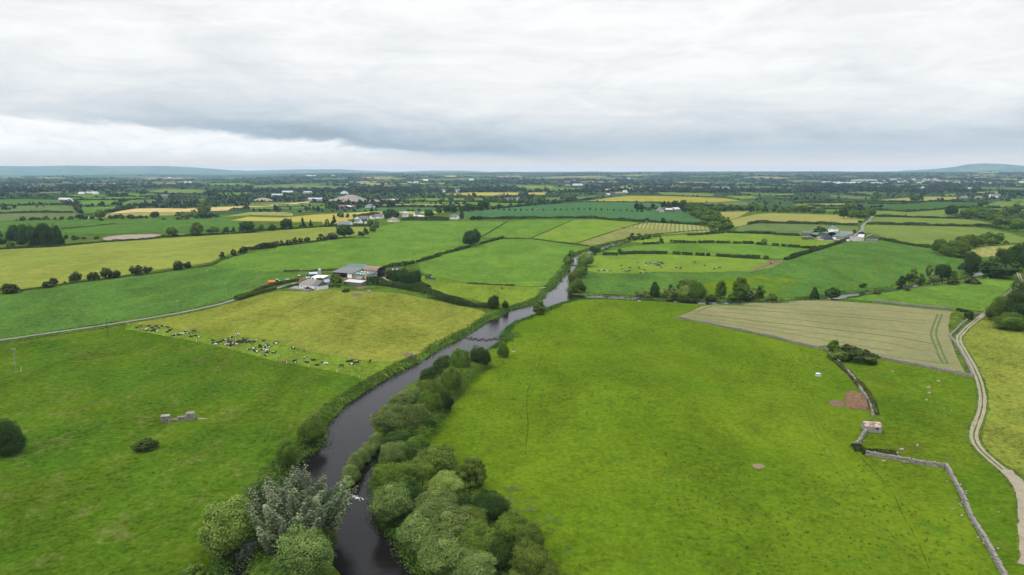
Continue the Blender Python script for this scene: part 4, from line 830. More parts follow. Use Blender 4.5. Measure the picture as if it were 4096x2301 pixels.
hedge('2:640,686 900,681 1080,681', 2.4, 3, 'clipped hedge before the slate bungalow', rag=.08, clip=True)
hedge('Y:400,362 550,362 720,352', 2.2, 3, 'clipped garden hedge of the long bungalow', rag=.08, clip=True)
hedge('Y:1320,348 1700,352 2130,352', 6, 8, 'broad dark hedge behind the cream bungalow')
hedge('Y:470,432 600,430 720,432', 2.2, 3, 'garden hedge beside the white gable cottage', rag=.1, clip=True)
hedge('3:0,521 400,481 700,451 850,431', 3, 4, 'dark hedge slanting over the teal crop')
hedge('3:760,464 1100,466 1440,470', 2, 3, 'thin hedge between teal crop and yellow bloom')
hedge('3:1700,482 1900,499', 2.5, 4, 'hedge end beside the yellow bloom')
hedge('T:-60,985 450,850 1000,580 1500,430 2000,330 2500,255', 1.9, 2.2, 'long clipped hedge behind the farm lane', 'clip', 0, True, 'clipped lane hedges', 2.6)
hedge('T:-60,1060 300,960 800,800 1200,690 1560,610', 2.0, 2.2, 'clipped hedge in front of the farm lane', 'clip', 0, True, 'clipped lane hedges', 2.6)
hedge('X:0,545 180,500 350,475', 1.4, 1.6, 'small clipped hedge at the concrete yard', 'clip', .05, True)
hedge('2:300,1083 600,1078 800,1068', 1.0, 3, 'rushy strip behind the farm', 'brown', .4)
hedge('2:1520,1118 1620,1122', 1.0, 3, 'nettle clump beside the green trailer', 'reed', .3)
hedge('2:1930,1190 2060,1196 2200,1205 2350,1212', .8, 2, 'tussocky fence line above the horse paddock', 'brown', .5)
hedge('D:315,185 375,235 430,285 470,330 510,375 545,420 565,470 580,520', 1.2, 2.2, 'bramble strip along the stone wall', 'brown', .4)
hedge('D:470,700 500,738 560,745 640,745 700,755', 1.2, 3, 'bramble clump at the wall corner', 'thorn', .4)
hedge('D:330,185 400,195 480,195 570,185', 1.6, 6, 'bracken patch beside the wall junction', 'brown', .5)
hedge('K:520,1000 580,1005 650,1030', 1.8, 3, 'gorse clump on the barley wall', 'thorn', .4)

for t, w_, h_, c_, lb in (('B:900,235 800,290 700,400 640,470 560,600 500,680', 9, 3.2, 'green', 'undergrowth beneath the upper river trees'), ('B:500,690 440,800 420,950 420,1080 520,1200 600,1330 720,1440 800,1520', 9, 3.2, 'green', 'undergrowth beneath the willows along the right channel'), ('B:600,900 700,1050 820,1180 950,1280 1080,1400 1150,1500', 14, 4, 'olive', 'undergrowth inside the broad river thicket')):
    p_ = spot(t)[:, :2]; P_, N_, S_, T_ = band(p_, h_, w_, .21, 1.1, .7); P_[:, :2] += rng.normal(0, w_ * .12, (len(P_), 2)); v, q_ = leaf_quads(P_, N_, S_, rng, .8)
    tag(add_mesh('undergrowth', v, quads=q_, mats=[LEAF[c_]], face_attr=T_), lb, kind='stuff')
# bank growth: reeds and herbs along the water, uncountable
def bank(text, hgt, wid, label, col, inland, s=.30, dens=1.0):
    """tufts of reeds and herbs of mixed size, tall by the water, thinning inland"""
    p_ = on_plane(src(text), .6)[:, :2]
    d_ = unit(np.gradient(p_, axis=0)); n_ = np.stack([-d_[:, 1], d_[:, 0]], 1); sg = 1 if inland >= 0 else -1
    seg = np.linalg.norm(np.diff(p_, axis=0), axis=1); cum = np.concatenate([[0], np.cumsum(seg)]); D = np.hypot(*p_.mean(0))
    n = int(cum[-1] * wid * .62 * dens); t = rng.uniform(0, cum[-1], n); i = np.clip(np.searchsorted(cum, t) - 1, 0, len(seg) - 1); f = ((t - cum[i]) / seg[i])[:, None]
    side = rng.beta(1.3, 2.0, n) * wid * 1.7 - .6 + np.abs(inland) * .15; ph = rng.uniform(0, 6.28, 3)
    patch_ = .62 + .30 * np.sin(t / 5.3 + ph[0]) + .22 * np.sin(t / 2.1 + ph[1]) + .25 * np.sin(t / 13 + ph[2])
    keep = rng.random(n) < np.clip(patch_ + .25 - side / (wid * 2.4), .12, 1); c = (p_[i] + (p_[i + 1] - p_[i]) * f + (n_[i] + (n_[i + 1] - n_[i]) * f) * (sg * side)[:, None])[keep]
    k = len(c); hh = hgt * np.clip(patch_[keep], .3, 1.3) * rng.uniform(.5, 1.35, k) * np.clip(1.15 - side[keep] / (wid * 1.7), .25, 1); ww = hh * rng.uniform(.6, 1.1, k) + .35
    m_ = max(8, int(26 * min(1, 260 / D))); s = max(s, D * .0009)
    u = unit(rng.standard_normal((k, m_, 3))); u[..., 2] = np.abs(u[..., 2]); rr = rng.uniform(.5, 1.05, (k, m_, 1))
    P_ = u * rr * np.stack([ww * .7, ww * .7, hh], 1)[:, None] + np.column_stack([c, height(c[:, 0], c[:, 1])])[:, None]
    N_ = unit(u + rng.standard_normal(u.shape) * .6); T_ = np.clip(rng.normal(.5, .26, k)[:, None] + rng.normal(0, .16, (k, m_)), 0, 1)
    P_, N_, S_, T_ = P_.reshape(-1, 3), N_.reshape(-1, 3), np.full(k * m_, s) * rng.uniform(.6, 1.3, k * m_), T_.ravel()
    b = band(p_ + n_ * (sg * wid * .35), hgt * .38, wid * 1.1, s, .9, .9); b[0][:, :2] += rng.normal(0, wid * .22, (len(b[0]), 2))
    P_, N_, S_, T_ = np.vstack([P_, b[0]]), np.vstack([N_, unit(b[1] + rng.standard_normal(b[1].shape) * .5)]), np.concatenate([S_, b[2]]), np.concatenate([T_, np.clip(b[3] * .75, 0, 1)])
    v, q_ = leaf_quads(P_, N_, S_, rng, .5)
    o = add_mesh('bank_reeds', v, quads=q_, mats=[LEAF[col]], face_attr=T_); tag(o, label, kind='stuff')
bank('J:1300,0 1140,85 1110,185 980,255 890,315 720,365 540,405 370,465 270,545 100,615 0,655 M:1190,832 1150,855 1110,874 1082,894', 1.3, 4.5, 'reeds on the far left bank', 'reed', -2.2)
bank('M:1062,906 1022,925 980,948 940,971 902,997 870,1017', 1.3, 4.0, 'reeds on the left bank below the strip', 'reed', -2.0)
bank('M:872,1015 842,1047 818,1074 815,1100 802,1132 772,1142 747,1167 722,1187 702,1222 675,1253 655,1285', 1.7, 5.0, 'rank herbs on the left bank', 'reed', -2.5)
bank('M:655,1285 632,1330 612,1365 590,1400 562,1447 530,1520', 1.2, 3.2, 'rank herbs on the near left bank', 'reed', -2.5)
bank('3:1150,810 1000,835 890,868 810,893 740,915 660,945 625,985 640,1015 600,1085 545,1155 500,1205 490,1230', .9, 6, 'reeds on the upper left bank', 'reed', -2.5)
bank('J:0,1225 130,1145 250,1085 330,1015', 1.4, 4, 'sedge on the right bank below the weir', 'sedge', -1.5)
bank('J:270,975 275,930 330,850 430,730 560,660 760,600 880,522', 1.4, 3, 'sedge spit above the weir', 'sedge', -.8)
bank('J:1000,480 1130,420 1240,370 1380,310 1530,270 1640,235 1700,200', 1.3, 4, 'sedge on the right bank at the mouth', 'sedge', -1.5)
bank('J:400,850 450,900 520,960 560,1010', 1.2, 6, 'herbs on the little bay', 'reed', -2)
bank('3:760,1296 870,1298 1000,1303 1190,1313 1450,1332', 1.5, 4, 'reeds on the north stream bank', 'reed', 2.0)
bank('3:740,1322 870,1318 1000,1324 1190,1334 1450,1352', .4, 2.5, 'herbs on the south stream bank', 'sedge', -1.2)
bank('4:130,1348 300,1341 420,1333 520,1328 640,1316 780,1291 850,1278 1000,1268 1120,1253 1300,1231', 1.5, 4, 'reeds on the north bank of the lower stream', 'reed', 2.0)
bank('4:1300,1252 1110,1273 1000,1290 920,1312 850,1315', .4, 3, 'grass tufts on the south bank of the lower stream', 'sedge', 1.5)
bank('3:1150,818 1040,857 940,880 880,907 800,927', .5, 4, 'reeds on the upper right bank', 'reed', 2)
bank('3:1150,800 1400,770 1650,752 1850,742', 1.2, 5, 'reeds on the far bank of the upper river', 'reed', 2)
bank('3:702,960 692,1030 662,1075 622,1130 612,1215 602,1250 620,1278', .8, 5, 'reeds on the right bank below the round tree', 'reed', 2)
bank('A:350,1460 420,1390 480,1340 540,1330', 1.4, 8, 'rank green herbs on the island', 'reed', 0)
bank('M:955,1170 940,1205 948,1250 945,1295 972,1335 1013,1364 1035,1403', 1.8, 5, 'herbs under the river trees', 'reed', 2)

# grass tufts standing in the near pastures
def tufts(poly, n, label, rmax=430):
    lo, hi = np.maximum(poly.min(0), [-rmax, 90]), np.minimum(poly.max(0), rmax); r_ = 90 + (rmax - 90) * rng.random(n * 4) ** .8; a = rng.uniform(-.72, .72, n * 4); c = np.stack([r_ * np.sin(a), r_ * np.cos(a)], 1)
    c = c[sdist(c[:, 0], c[:, 1], poly) < -1.5]; nz = np.sin(c[:, 0] / 19 + c[:, 1] / 37) + np.sin(c[:, 1] / 17 - c[:, 0] / 33) + .7 * np.sin(c[:, 0] / 7) + rng.normal(0, .5, len(c)); c = c[nz > .2][:n]; k = len(c)
    w_ = rng.uniform(.11, .34, k) * (1 + np.hypot(c[:, 0], c[:, 1]) / 700); u = unit(rng.standard_normal((k, 5, 3))); u[..., 2] = np.abs(u[..., 2]) * .5
    P_ = u * w_[:, None, None] * .8 + np.column_stack([c, height(c[:, 0], c[:, 1]) + .16])[:, None]; N_ = unit(u + [0, 0, .6] + rng.standard_normal(u.shape) * .4)
    v, q_ = leaf_quads(P_.reshape(-1, 3), N_.reshape(-1, 3), np.repeat(w_ * .55, 5), rng, .7)
    tag(add_mesh('grass_tufts', v, quads=q_, mats=[LEAF['tuft']], face_attr=np.clip(np.repeat(rng.beta(1.2, 1.8, k), 5), 0, 1)), label, kind='stuff')
tufts(FIELDS[0], 3500, 'grass tufts dotted over the wide left pasture'); tufts(FIELDS[11], 5500, 'grass tufts dotted over the huge bright pasture'); tufts(FIELDS[12], 2000, 'grass tufts dotted over the rough pasture'); tufts(FIELDS[13], 1500, 'grass tufts dotted over the yellow green pasture')

# ------------------------------------------------------------------ far trees and hedgerows: one mass too many to count
def in_poly(X, Y, poly):
    a = poly; b = np.roll(a, -1, 0); ins = np.zeros(len(X), bool)
    for (x1, y1), (x2, y2) in zip(a, b):
        if y1 == y2: continue
        c = ((y1 > Y) != (y2 > Y)) & (X < (x2 - x1) * (Y - y1) / (y2 - y1) + x1); ins ^= c
    return ins
def far_wood(n, v0, v1, label, keep_noise, r_min, hmul=1.0, power=1.0):
    u = rng.uniform(-500, 4600, n); vv = v0 + (v1 - v0) * rng.uniform(0, 1, n) ** power
    p_ = hits(np.stack([u, vv], 1)); X_, Y_ = p_[:, 0], p_[:, 1]; r = np.hypot(X_, Y_)
    ok = (r > r_min) & (r < 15000)
    for f in FIELDS:
        if np.hypot(*f.mean(0)) > 900: ok &= ~in_poly(X_, Y_, f)
    nz = np.sin(X_ / 310 + Y_ / 900) + np.sin(Y_ / 420 - X_ / 700 + 1) + np.sin(X_ / 150 + 2) * .6
    ok &= nz + rng.normal(0, .8, n) > keep_noise
    p_ = p_[ok]; r = r[ok]; k = len(p_)
    Ht = np.clip(rng.lognormal(math.log(8.5), .32, k), 3, 20) * hmul; Wd = Ht * rng.uniform(.8, 1.4, k) * np.clip(r / 3000, .8, 2.4)
    V_, T_ = [], []; base = [crown_arrays('bush', 9, 7, .21, 900 + j) for j in range(5)]
    for j in range(5):
        idx = np.arange(k)[j::5]; P_, N_, S_, Tt = base[j]; q = leaf_quads(P_, N_, S_, np.random.default_rng(j), .85)[0]
        m_ = len(q); vv_ = q[None] * np.stack([Wd[idx], Wd[idx], Ht[idx]], 1)[:, None] + p_[idx][:, None] - [0, 0, .3]
        V_.append(vv_.reshape(-1, 3)); T_.append((np.clip(Tt[None] * .6 + rng.normal(.2, .22, len(idx))[:, None], 0, 1)).ravel())
    v = np.vstack(V_); o = add_mesh('far_woodland', v, quads=np.arange(len(v)).reshape(-1, 4), mats=[LEAF['far']], face_attr=np.concatenate(T_))
    return tag(o, label, kind='stuff')
far_wood(17000, 689, 772, 'dark far woodland and hedgerows fading to the horizon', -1.3, 1900, 1.0, .9)
far_wood(10500, 748, 850, 'hedgerow trees scattered between the middle fields', -.6, 1200, .70, .7)
# ------------------------------------------------------------------ cattle: one continuous skinned body per pose, facing +x
def skin_body(name, nodes_, edges):
    me = bpy.data.meshes.new(name); me.from_pydata([n[:3] for n in nodes_], edges, []); o = link(name, me)
    sk = o.modifiers.new('skin', 'SKIN'); sk.use_smooth_shade = True; su = o.modifiers.new('sub', 'SUBSURF'); su.levels = su.render_levels = 1
    for i, n in enumerate(nodes_):
        v = me.skin_vertices[0].data[i]; v.radius = (n[3], n[4] if len(n) > 4 else n[3]); v.use_root = (i == 0)
    bpy.context.view_layer.update()
    dg = bpy.context.evaluated_depsgraph_get(); out = bpy.data.meshes.new_from_object(o.evaluated_get(dg)); out.name = name
    bpy.data.objects.remove(o); bpy.data.meshes.remove(me); return out

def cow_nodes(pose):
    if pose == 'L':
        z = -.55
        body = [(-.05, 0, .98 + z, .36, .36), (-.62, 0, .98 + z, .33, .34), (-.95, 0, .98 + z, .20, .22), (.45, 0, .98 + z, .33, .36), (.78, 0, 1.02 + z, .22, .26)]
        head = [(1.05, .02, 1.26 + z, .15, .18), (1.28, .05, 1.42 + z, .13, .14), (1.50, .08, 1.34 + z, .10, .11), (1.66, .10, 1.26 + z, .08, .08)]
        legs = [(.50, .30, .70 + z, .11), (.85, .40, .62 + z, .07), (.55, .46, .60 + z, .05), (.50, -.30, .70 + z, .11), (.88, -.36, .62 + z, .07), (.60, -.44, .60 + z, .05),
                (-.62, .36, .72 + z, .15), (-.25, .52, .64 + z, .09), (-.55, .58, .60 + z, .05), (-.62, -.34, .72 + z, .15), (-.30, -.46, .64 + z, .09), (-.60, -.50, .60 + z, .05)]
    else:
        body = [(-.05, 0, 1.02, .36, .36), (-.62, 0, 1.05, .32, .33), (-.92, 0, 1.08, .20, .22), (.45, 0, 1.05, .32, .36), (.78, 0, 1.12, .22, .26)]
        if pose == 'G': head = [(1.02, 0, .98, .15, .18), (1.24, 0, .66, .13, .15), (1.36, 0, .36, .11, .11), (1.42, 0, .16, .08, .08)]
        else: head = [(1.02, 0, 1.28, .15, .18), (1.24, 0, 1.46, .13, .14), (1.48, 0, 1.36, .10, .11), (1.64, 0, 1.26, .08, .08)]
        legs = []
        for s in (1, -1): legs += [(.58, .20 * s, .72, .13), (.60, .20 * s, .40, .075), (.60, .20 * s, .05, .06)]
        for s in (1, -1): legs += [(-.68, .20 * s, .76, .17), (-.78, .20 * s, .44, .08), (-.70, .20 * s, .05, .06)]
    n = body + head + legs; b = len(body); h = b + len(head)
    ed = [(0, 1), (1, 2), (0, 3), (3, 4), (4, b), (b, b + 1), (b + 1, b + 2), (b + 2, b + 3)]
    for k, root in enumerate((3, 3, 1, 1)): i = h + 3 * k; ed += [(root, i), (i, i + 1), (i + 1, i + 2)]
    t = len(n); zt = body[2][2]; n += [(-1.08, 0, zt - .08, .05), (-1.14, .02, max(zt - .6, .12), .035)]; ed += [(2, t), (t, t + 1)]
    e = len(n); hd = head[1]; n += [(hd[0] - .02, .26, hd[2] + .04, .045), (hd[0] - .02, -.26, hd[2] + .04, .045)]; ed += [(b + 1, e), (b + 1, e + 1)]
    return n, ed
COWM = {p_: skin_body('cow_' + {'L': 'lying', 'S': 'standing', 'G': 'grazing'}[p_], *cow_nodes(p_)) for p_ in 'LSG'}

def hide(name, base, patch_, cut):
    m = new_mat(name); o = X(node('ShaderNodeObjectInfo').outputs['Random'])
    cv = node('ShaderNodeCombineXYZ'); X.nt.links.new((o * 90).k, cv.inputs[0]); X.nt.links.new((o * 37).k, cv.inputs[1])
    n = noise(mapping(objpos(), (1, 1, .8), loc=X(cv.outputs[0])), 1.05, 1.5, .4)
    finish(principled(mixc(smooth(n, cut, cut + .03), base, patch_), .6, .25)); return m
HIDE = {'B': hide('hide_black', (.012, .011, .011), (.55, .52, .48), .70), 'P': hide('hide_pied', (.014, .013, .013), (.55, .51, .46), .585),
        'W': hide('hide_white', (.55, .51, .45), (.02, .018, .018), .52), 'R': hide('hide_red', (.20, .075, .028), (.45, .30, .20), .72), 'Q': hide('hide_red_white', (.15, .055, .028), (.60, .54, .48), .52)}
for me in COWM.values(): me.materials.append(HIDE['B'])
CW = {'B': 'black cow', 'P': 'black and white cow', 'W': 'mostly white cow', 'R': 'reddish brown cow', 'Q': 'brown and white cow'}
PW = {'L': 'lying down', 'S': 'standing', 'G': 'grazing'}
def herd(text, where, group, scale=1.0):
    its = []; v = None
    for t in text.split():
        if ':' in t: k, t = t.split(':'); v = VIEW[k]
        x, y, c, p_, h = t.split(','); its.append((v[0] + float(x) / v[2], v[1] + float(y) / v[2], c, p_, float(h)))
    its.sort(); tot = {}; seen = {}
    for i in its: tot[i[2:4]] = tot.get(i[2:4], 0) + 1
    P_ = hits(np.array([i[:2] for i in its]))
    for (u, w, c, p_, h), loc in zip(its, P_):
        k = (c, p_); seen[k] = seen.get(k, 0) + 1
        lb = f'{CW[c]} {PW[p_]} {where}' if tot[k] == 1 else f'{CW[c]} {PW[p_]}, {ordinal(seen[k])} from the left {where}'
        o = link('cow', COWM[p_]); o.location = loc + [0, 0, .12 + .0002 * loc[1]]; o.rotation_euler = (0, 0, R(h + rng.normal(0, 8)))
        s = scale * rng.uniform(.94, 1.06); o.scale = (s, s, s); o.material_slots[0].link = 'OBJECT'; o.material_slots[0].material = HIDE[c]
        tag(o, lb, 'cow', group)
herd('N:320,250,P,S,0 395,220,B,S,0 427,282,R,L,0 548,266,Q,L,90 556,295,B,L,0 593,176,B,L,0 700,220,B,L,0 790,186,B,L,60 745,240,P,L,100 685,300,B,L,90 742,285,B,L,0 805,325,P,L,0 877,226,B,L,150 970,180,B,L,180 1113,206,B,L,180 1163,277,B,L,45 '
     '1093,328,P,L,20 1255,426,B,L,30 1280,400,Q,L,20 1395,405,B,L,10 1475,374,W,L,20 1510,344,P,L,30 1565,315,W,L,10 1665,365,P,L,20 1778,335,P,S,20 1698,450,B,L,0 1832,425,P,L,0 1908,465,P,L,-40 2272,550,B,L,180 2388,597,B,L,10 2470,577,B,L,0 '
     'O:30,570,B,L,0 125,600,W,L,0 400,458,P,L,10 460,442,P,L,0 520,472,P,L,-30 600,519,P,L,20 660,402,P,S,-30 870,295,W,G,180 815,472,P,L,100 830,512,B,L,0 850,552,B,L,0 945,506,B,L,10 1070,511,B,L,0 1150,545,P,L,-60 1185,515,B,L,0 1050,431,B,L,90 '
     '1130,461,B,L,10 730,588,P,L,20 835,655,Q,S,0 1005,608,B,S,20 450,598,P,L,30 490,620,W,L,10 570,582,B,L,0 600,652,P,L,20 720,613,P,L,20 1320,534,B,L,0 1400,530,B,L,0 1375,618,P,S,-60 1520,508,Q,S,-50 1745,495,P,L,0 2150,538,P,L,-20 2170,582,P,L,0 '
     '1630,636,B,L,150 1640,696,P,L,10 1800,711,P,L,30 1860,626,B,L,90 1900,656,P,L,10 1890,701,P,L,-10 1250,791,P,L,-20 1400,761,P,L,-10 1425,830,P,L,-30 1525,870,P,L,0 1710,795,P,L,0 1860,826,W,L,0 1865,900,P,L,0 1850,991,P,L,180 2105,896,P,L,0 2310,1035,P,L,-80 2450,1198,R,L,0 '
     'P:465,318,P,S,-20 490,292,B,L,60 750,365,P,G,-70 775,553,W,L,0 500,620,B,L,30 510,700,P,S,-40 825,664,P,L,170 995,604,B,L,180 1080,734,P,L,10 1255,685,B,L,180 1315,730,W,G,190 1720,780,P,G,185 1885,640,B,L,20 1960,625,B,L,10 1980,714,P,L,30 2070,664,P,L,20 2140,645,P,L,0 2452,650,B,G,-90',
     'on the grazed strip', 'cows on the grazed strip', 1.0)
herd('S:62,131,B,G,-90 75,288,B,G,200 125,269,W,S,30 182,285,B,G,-30 232,286,W,L,0 310,285,B,S,0 515,183,P,S,0 535,255,P,S,0 585,275,B,L,90 625,313,B,S,0 645,293,P,S,40 680,277,B,L,0 693,224,B,G,-20 845,118,P,S,90 870,197,B,L,90 876,241,B,G,-20 985,268,P,G,190 '
     '905,328,B,S,0 930,322,W,S,60 1018,321,R,S,-50 950,127,W,L,0 1003,124,B,L,0 1045,118,W,L,10 1075,112,B,L,0 1080,142,W,L,10 1100,120,P,L,0 1110,140,P,L,0 1005,178,W,L,20 1130,167,W,L,0 1140,123,W,L,0 1160,114,P,L,0 1162,137,B,L,0 1243,107,B,L,0 1280,107,B,L,0 1305,105,B,L,0 '
     '1340,114,B,L,60 1205,163,P,L,60 1222,174,B,L,0 1215,142,B,L,0 1255,154,B,L,0 1280,147,P,L,10 1275,172,B,L,0 1305,160,P,L,20 1310,130,B,L,0 1345,142,B,L,0 1306,218,B,G,-30 1567,265,Q,S,0 1605,228,B,S,0 1645,231,R,S,20 1625,252,Q,L,0 1685,248,P,S,0 1705,223,B,S,0 1980,118,B,S,170 2177,178,B,G,200 '
     '2370,248,B,G,200 2410,239,Q,S,10 2450,223,B,G,-20 2490,218,B,S,-90', 'beyond the side stream', 'cows beyond the side stream', 1.0)
herd('4:185,1022,P,S,0', 'alone on the muddy path below the second farm', 'cows beyond the side stream')

# horse: taller legs, long neck, dark bay
def horse_nodes():
    n = [(-.1, 0, 1.15, .33, .34), (-.65, 0, 1.2, .32, .34), (-.92, 0, 1.15, .18, .2), (.45, 0, 1.2, .30, .35), (.72, 0, 1.25, .2, .26), (1.0, 0, 1.05, .13, .2), (1.3, 0, .68, .1, .13), (1.42, 0, .42, .11, .12), (1.5, 0, .16, .07, .08)]
    ed = [(0, 1), (1, 2), (0, 3), (3, 4), (4, 5), (5, 6), (6, 7), (7, 8)]
    for x, root, r_ in ((.55, 3, .12), (-.7, 1, .17)):
        for s in (1, -1):
            i = len(n); n += [(x, .18 * s, .82, r_), (x + (.02 if x > 0 else -.1), .17 * s, .48, .065), (x, .17 * s, .05, .055)]; ed += [(root, i), (i, i + 1), (i + 1, i + 2)]
    i = len(n); n += [(-1.05, 0, 1.1, .06), (-1.12, 0, .5, .07)]; ed += [(2, i), (i, i + 1)]
    return n, ed
hm = skin_body('horse_body', *horse_nodes()); hm.materials.append(plain('bay_coat', (.030, .016, .010), .5, .3, .3, 1))
loc = spot('J:283,46')[0]; o = link('horse', hm); o.location = loc + [0, 0, .2]; o.rotation_euler = (0, 0, R(-70)); o.scale = (1.15,) * 3
tag(o, 'dark brown horse grazing alone in the small riverside paddock', 'horse')
# far sheep: pale dots in the fields
SHEEPM = skin_body('sheep_body', [(0, 0, .55, .27, .27), (-.35, 0, .55, .24), (.35, 0, .58, .22), (.58, 0, .66, .11), (.76, 0, .58, .08), (.3, .12, .28, .06), (.3, .12, .04, .04), (.3, -.12, .28, .06), (.3, -.12, .04, .04), (-.35, .12, .28, .07), (-.35, .12, .04, .04), (-.35, -.12, .28, .07), (-.35, -.12, .04, .04)],
                  [(0, 1), (0, 2), (2, 3), (3, 4), (2, 5), (5, 6), (2, 7), (7, 8), (1, 9), (9, 10), (1, 11), (11, 12)])
SHEEPM.materials.append(plain('fleece', (.55, .52, .45), .95, .05, .2, 3))
def flock(poly, n, where, group, s=1.3):
    c = src(poly); lo, hi = c.min(0), c.max(0)
    P_ = hits(np.stack([rng.uniform(lo[0], hi[0], n), rng.uniform(lo[1], hi[1], n)], 1))
    for loc in P_:
        o = link('sheep', SHEEPM); o.location = loc + [0, 0, .2 + .0002 * loc[1]]; o.rotation_euler = (0, 0, rng.uniform(0, 6.28)); o.scale = (s, s, s)
        tag(o, f'tiny white sheep {where}', 'sheep', group)
flock('4:1990,880 2180,985', 16, 'in the straw green pasture at the stream bend', 'sheep at the stream bend')
flock('2:20,562 290,585', 26, 'in the far yellowish pasture beyond the barley', 'sheep in the far yellowish pasture')
flock('R:600,372 760,392', 8, 'in the grey green field far right', 'sheep far right')
# ------------------------------------------------------------------ building paints
def corrugated(name, col, rust=None, amt=.4, sp_=.25):
    m = new_mat(name); v = objpos(); n = noise(v, .5, 5, .7); n2 = noise(mapping(v, (1, 1, 1), (0, 0, 0), (4, 9, 2)), 2.5, 4, .6)
    c = mixc(smooth(n2, .35, .75), col, tuple(a * .75 for a in col))
    if rust: c = mixc(smooth(n, .62 - amt * .35, .72 - amt * .3), c, rust)
    finish(principled(c, .55, .3)); return m
PT = dict(render=plain('grey_white_render', (.60, .62, .65), .85, .1, .10, .6), white=plain('white_render', (.80, .80, .78), .8, .1, .08, .8), cream=plain('cream_render', (.72, .66, .54), .8, .1, .1, .8),
          slate=plain('weathered_slate', (.20, .19, .175), .85, .1, .45, 1.4), dslate=plain('dark_slate', (.115, .112, .115), .7, .25, .35, 1.2), bslate=plain('blue_slate', (.12, .13, .155), .6, .3, .3, 1.0),
          green=corrugated('green_sheet', (.060, .118, .100)), dgreen=corrugated('dark_green_sheet', (.060, .125, .095)), olive=corrugated('olive_sheet', (.085, .125, .060)),
          grey=corrugated('grey_sheet', (.115, .117, .12)), pale=corrugated('pale_sheet', (.42, .42, .40)), lblue=corrugated('pale_blue_sheet', (.36, .43, .50)), blue=corrugated('grey_blue_sheet', (.26, .35, .42)),
          whiter=plain('white_sheet', (.60, .59, .55), .6, .2, .12, .5), rust=corrugated('rusty_sheet', (.215, .145, .11), (.15, .09, .06), .5), redrust=corrugated('red_rust_sheet', (.20, .078, .052), (.36, .32, .30), .6),
          redroof=corrugated('faded_red_sheet', (.17, .055, .045)), conc=plain('concrete_block', (.23, .22, .205), .9, .1, .3, .7), dconc=plain('dark_concrete', (.145, .14, .13), .9, .1, .3, .7), stone=STONE,
          black=plain('black_sheet_and_opening_shade', (.022, .022, .025), .6, .2, .4, 1.0), blacksheet=plain('black_cladding', (.03, .034, .04), .5, .3, .3, .5), glass=plain('window_glass', (.03, .036, .045), .15, .6, .2, 1),
          frame=plain('white_frame', (.8, .8, .8), .5, .3, .05, 1), red=plain('red_paint', (.45, .02, .02), .5, .4, .15, 2), timber=plain('weathered_timber', (.20, .16, .12), .85, .1, .35, 3),
          brick=plain('red_brick', (.24, .10, .07), .85, .1, .3, 2), pink=plain('pinkish_render', (.48, .40, .38), .85, .1, .1, .6), orange=plain('orange_paint', (.72, .13, .02), .4, .5, .15, 1), yellow=plain('yellow_paint', (.75, .36, .02), .45, .4, .1, 2),
          tyre=plain('tyre_rubber', (.018, .018, .018), .85, .2, .3, 3), rim=plain('pale_rim', (.55, .55, .52), .5, .4, .1, 3), galv=plain('galvanised_steel', (.40, .43, .46), .4, .5, .25, .8, .3), carblack=plain('black_car_paint', (.012, .013, .016), .15, .6, .1, 1),
          tgreen=plain('tractor_green', (.03, .10, .035), .5, .4, .2, 2), tred=plain('tractor_red', (.36, .03, .025), .5, .4, .2, 2), tblue=plain('skip_blue', (.08, .14, .32), .6, .3, .2, 2), purple=plain('faded_machine', (.34, .27, .33), .6, .3, .3, 2),
          lime=plain('lime_paint', (.52, .62, .12), .5, .3, .1, 2), silage=plain('silage_cover', (.028, .028, .032), .7, .2, .5, 1.2))

def frame_at(A, B):
    """origin, heading and length of a front wall from two ground points"""
    A, B = np.array(A), np.array(B); d = B - A; return (A + B) / 2, math.atan2(d[1], d[0]), float(np.hypot(d[0], d[1]))

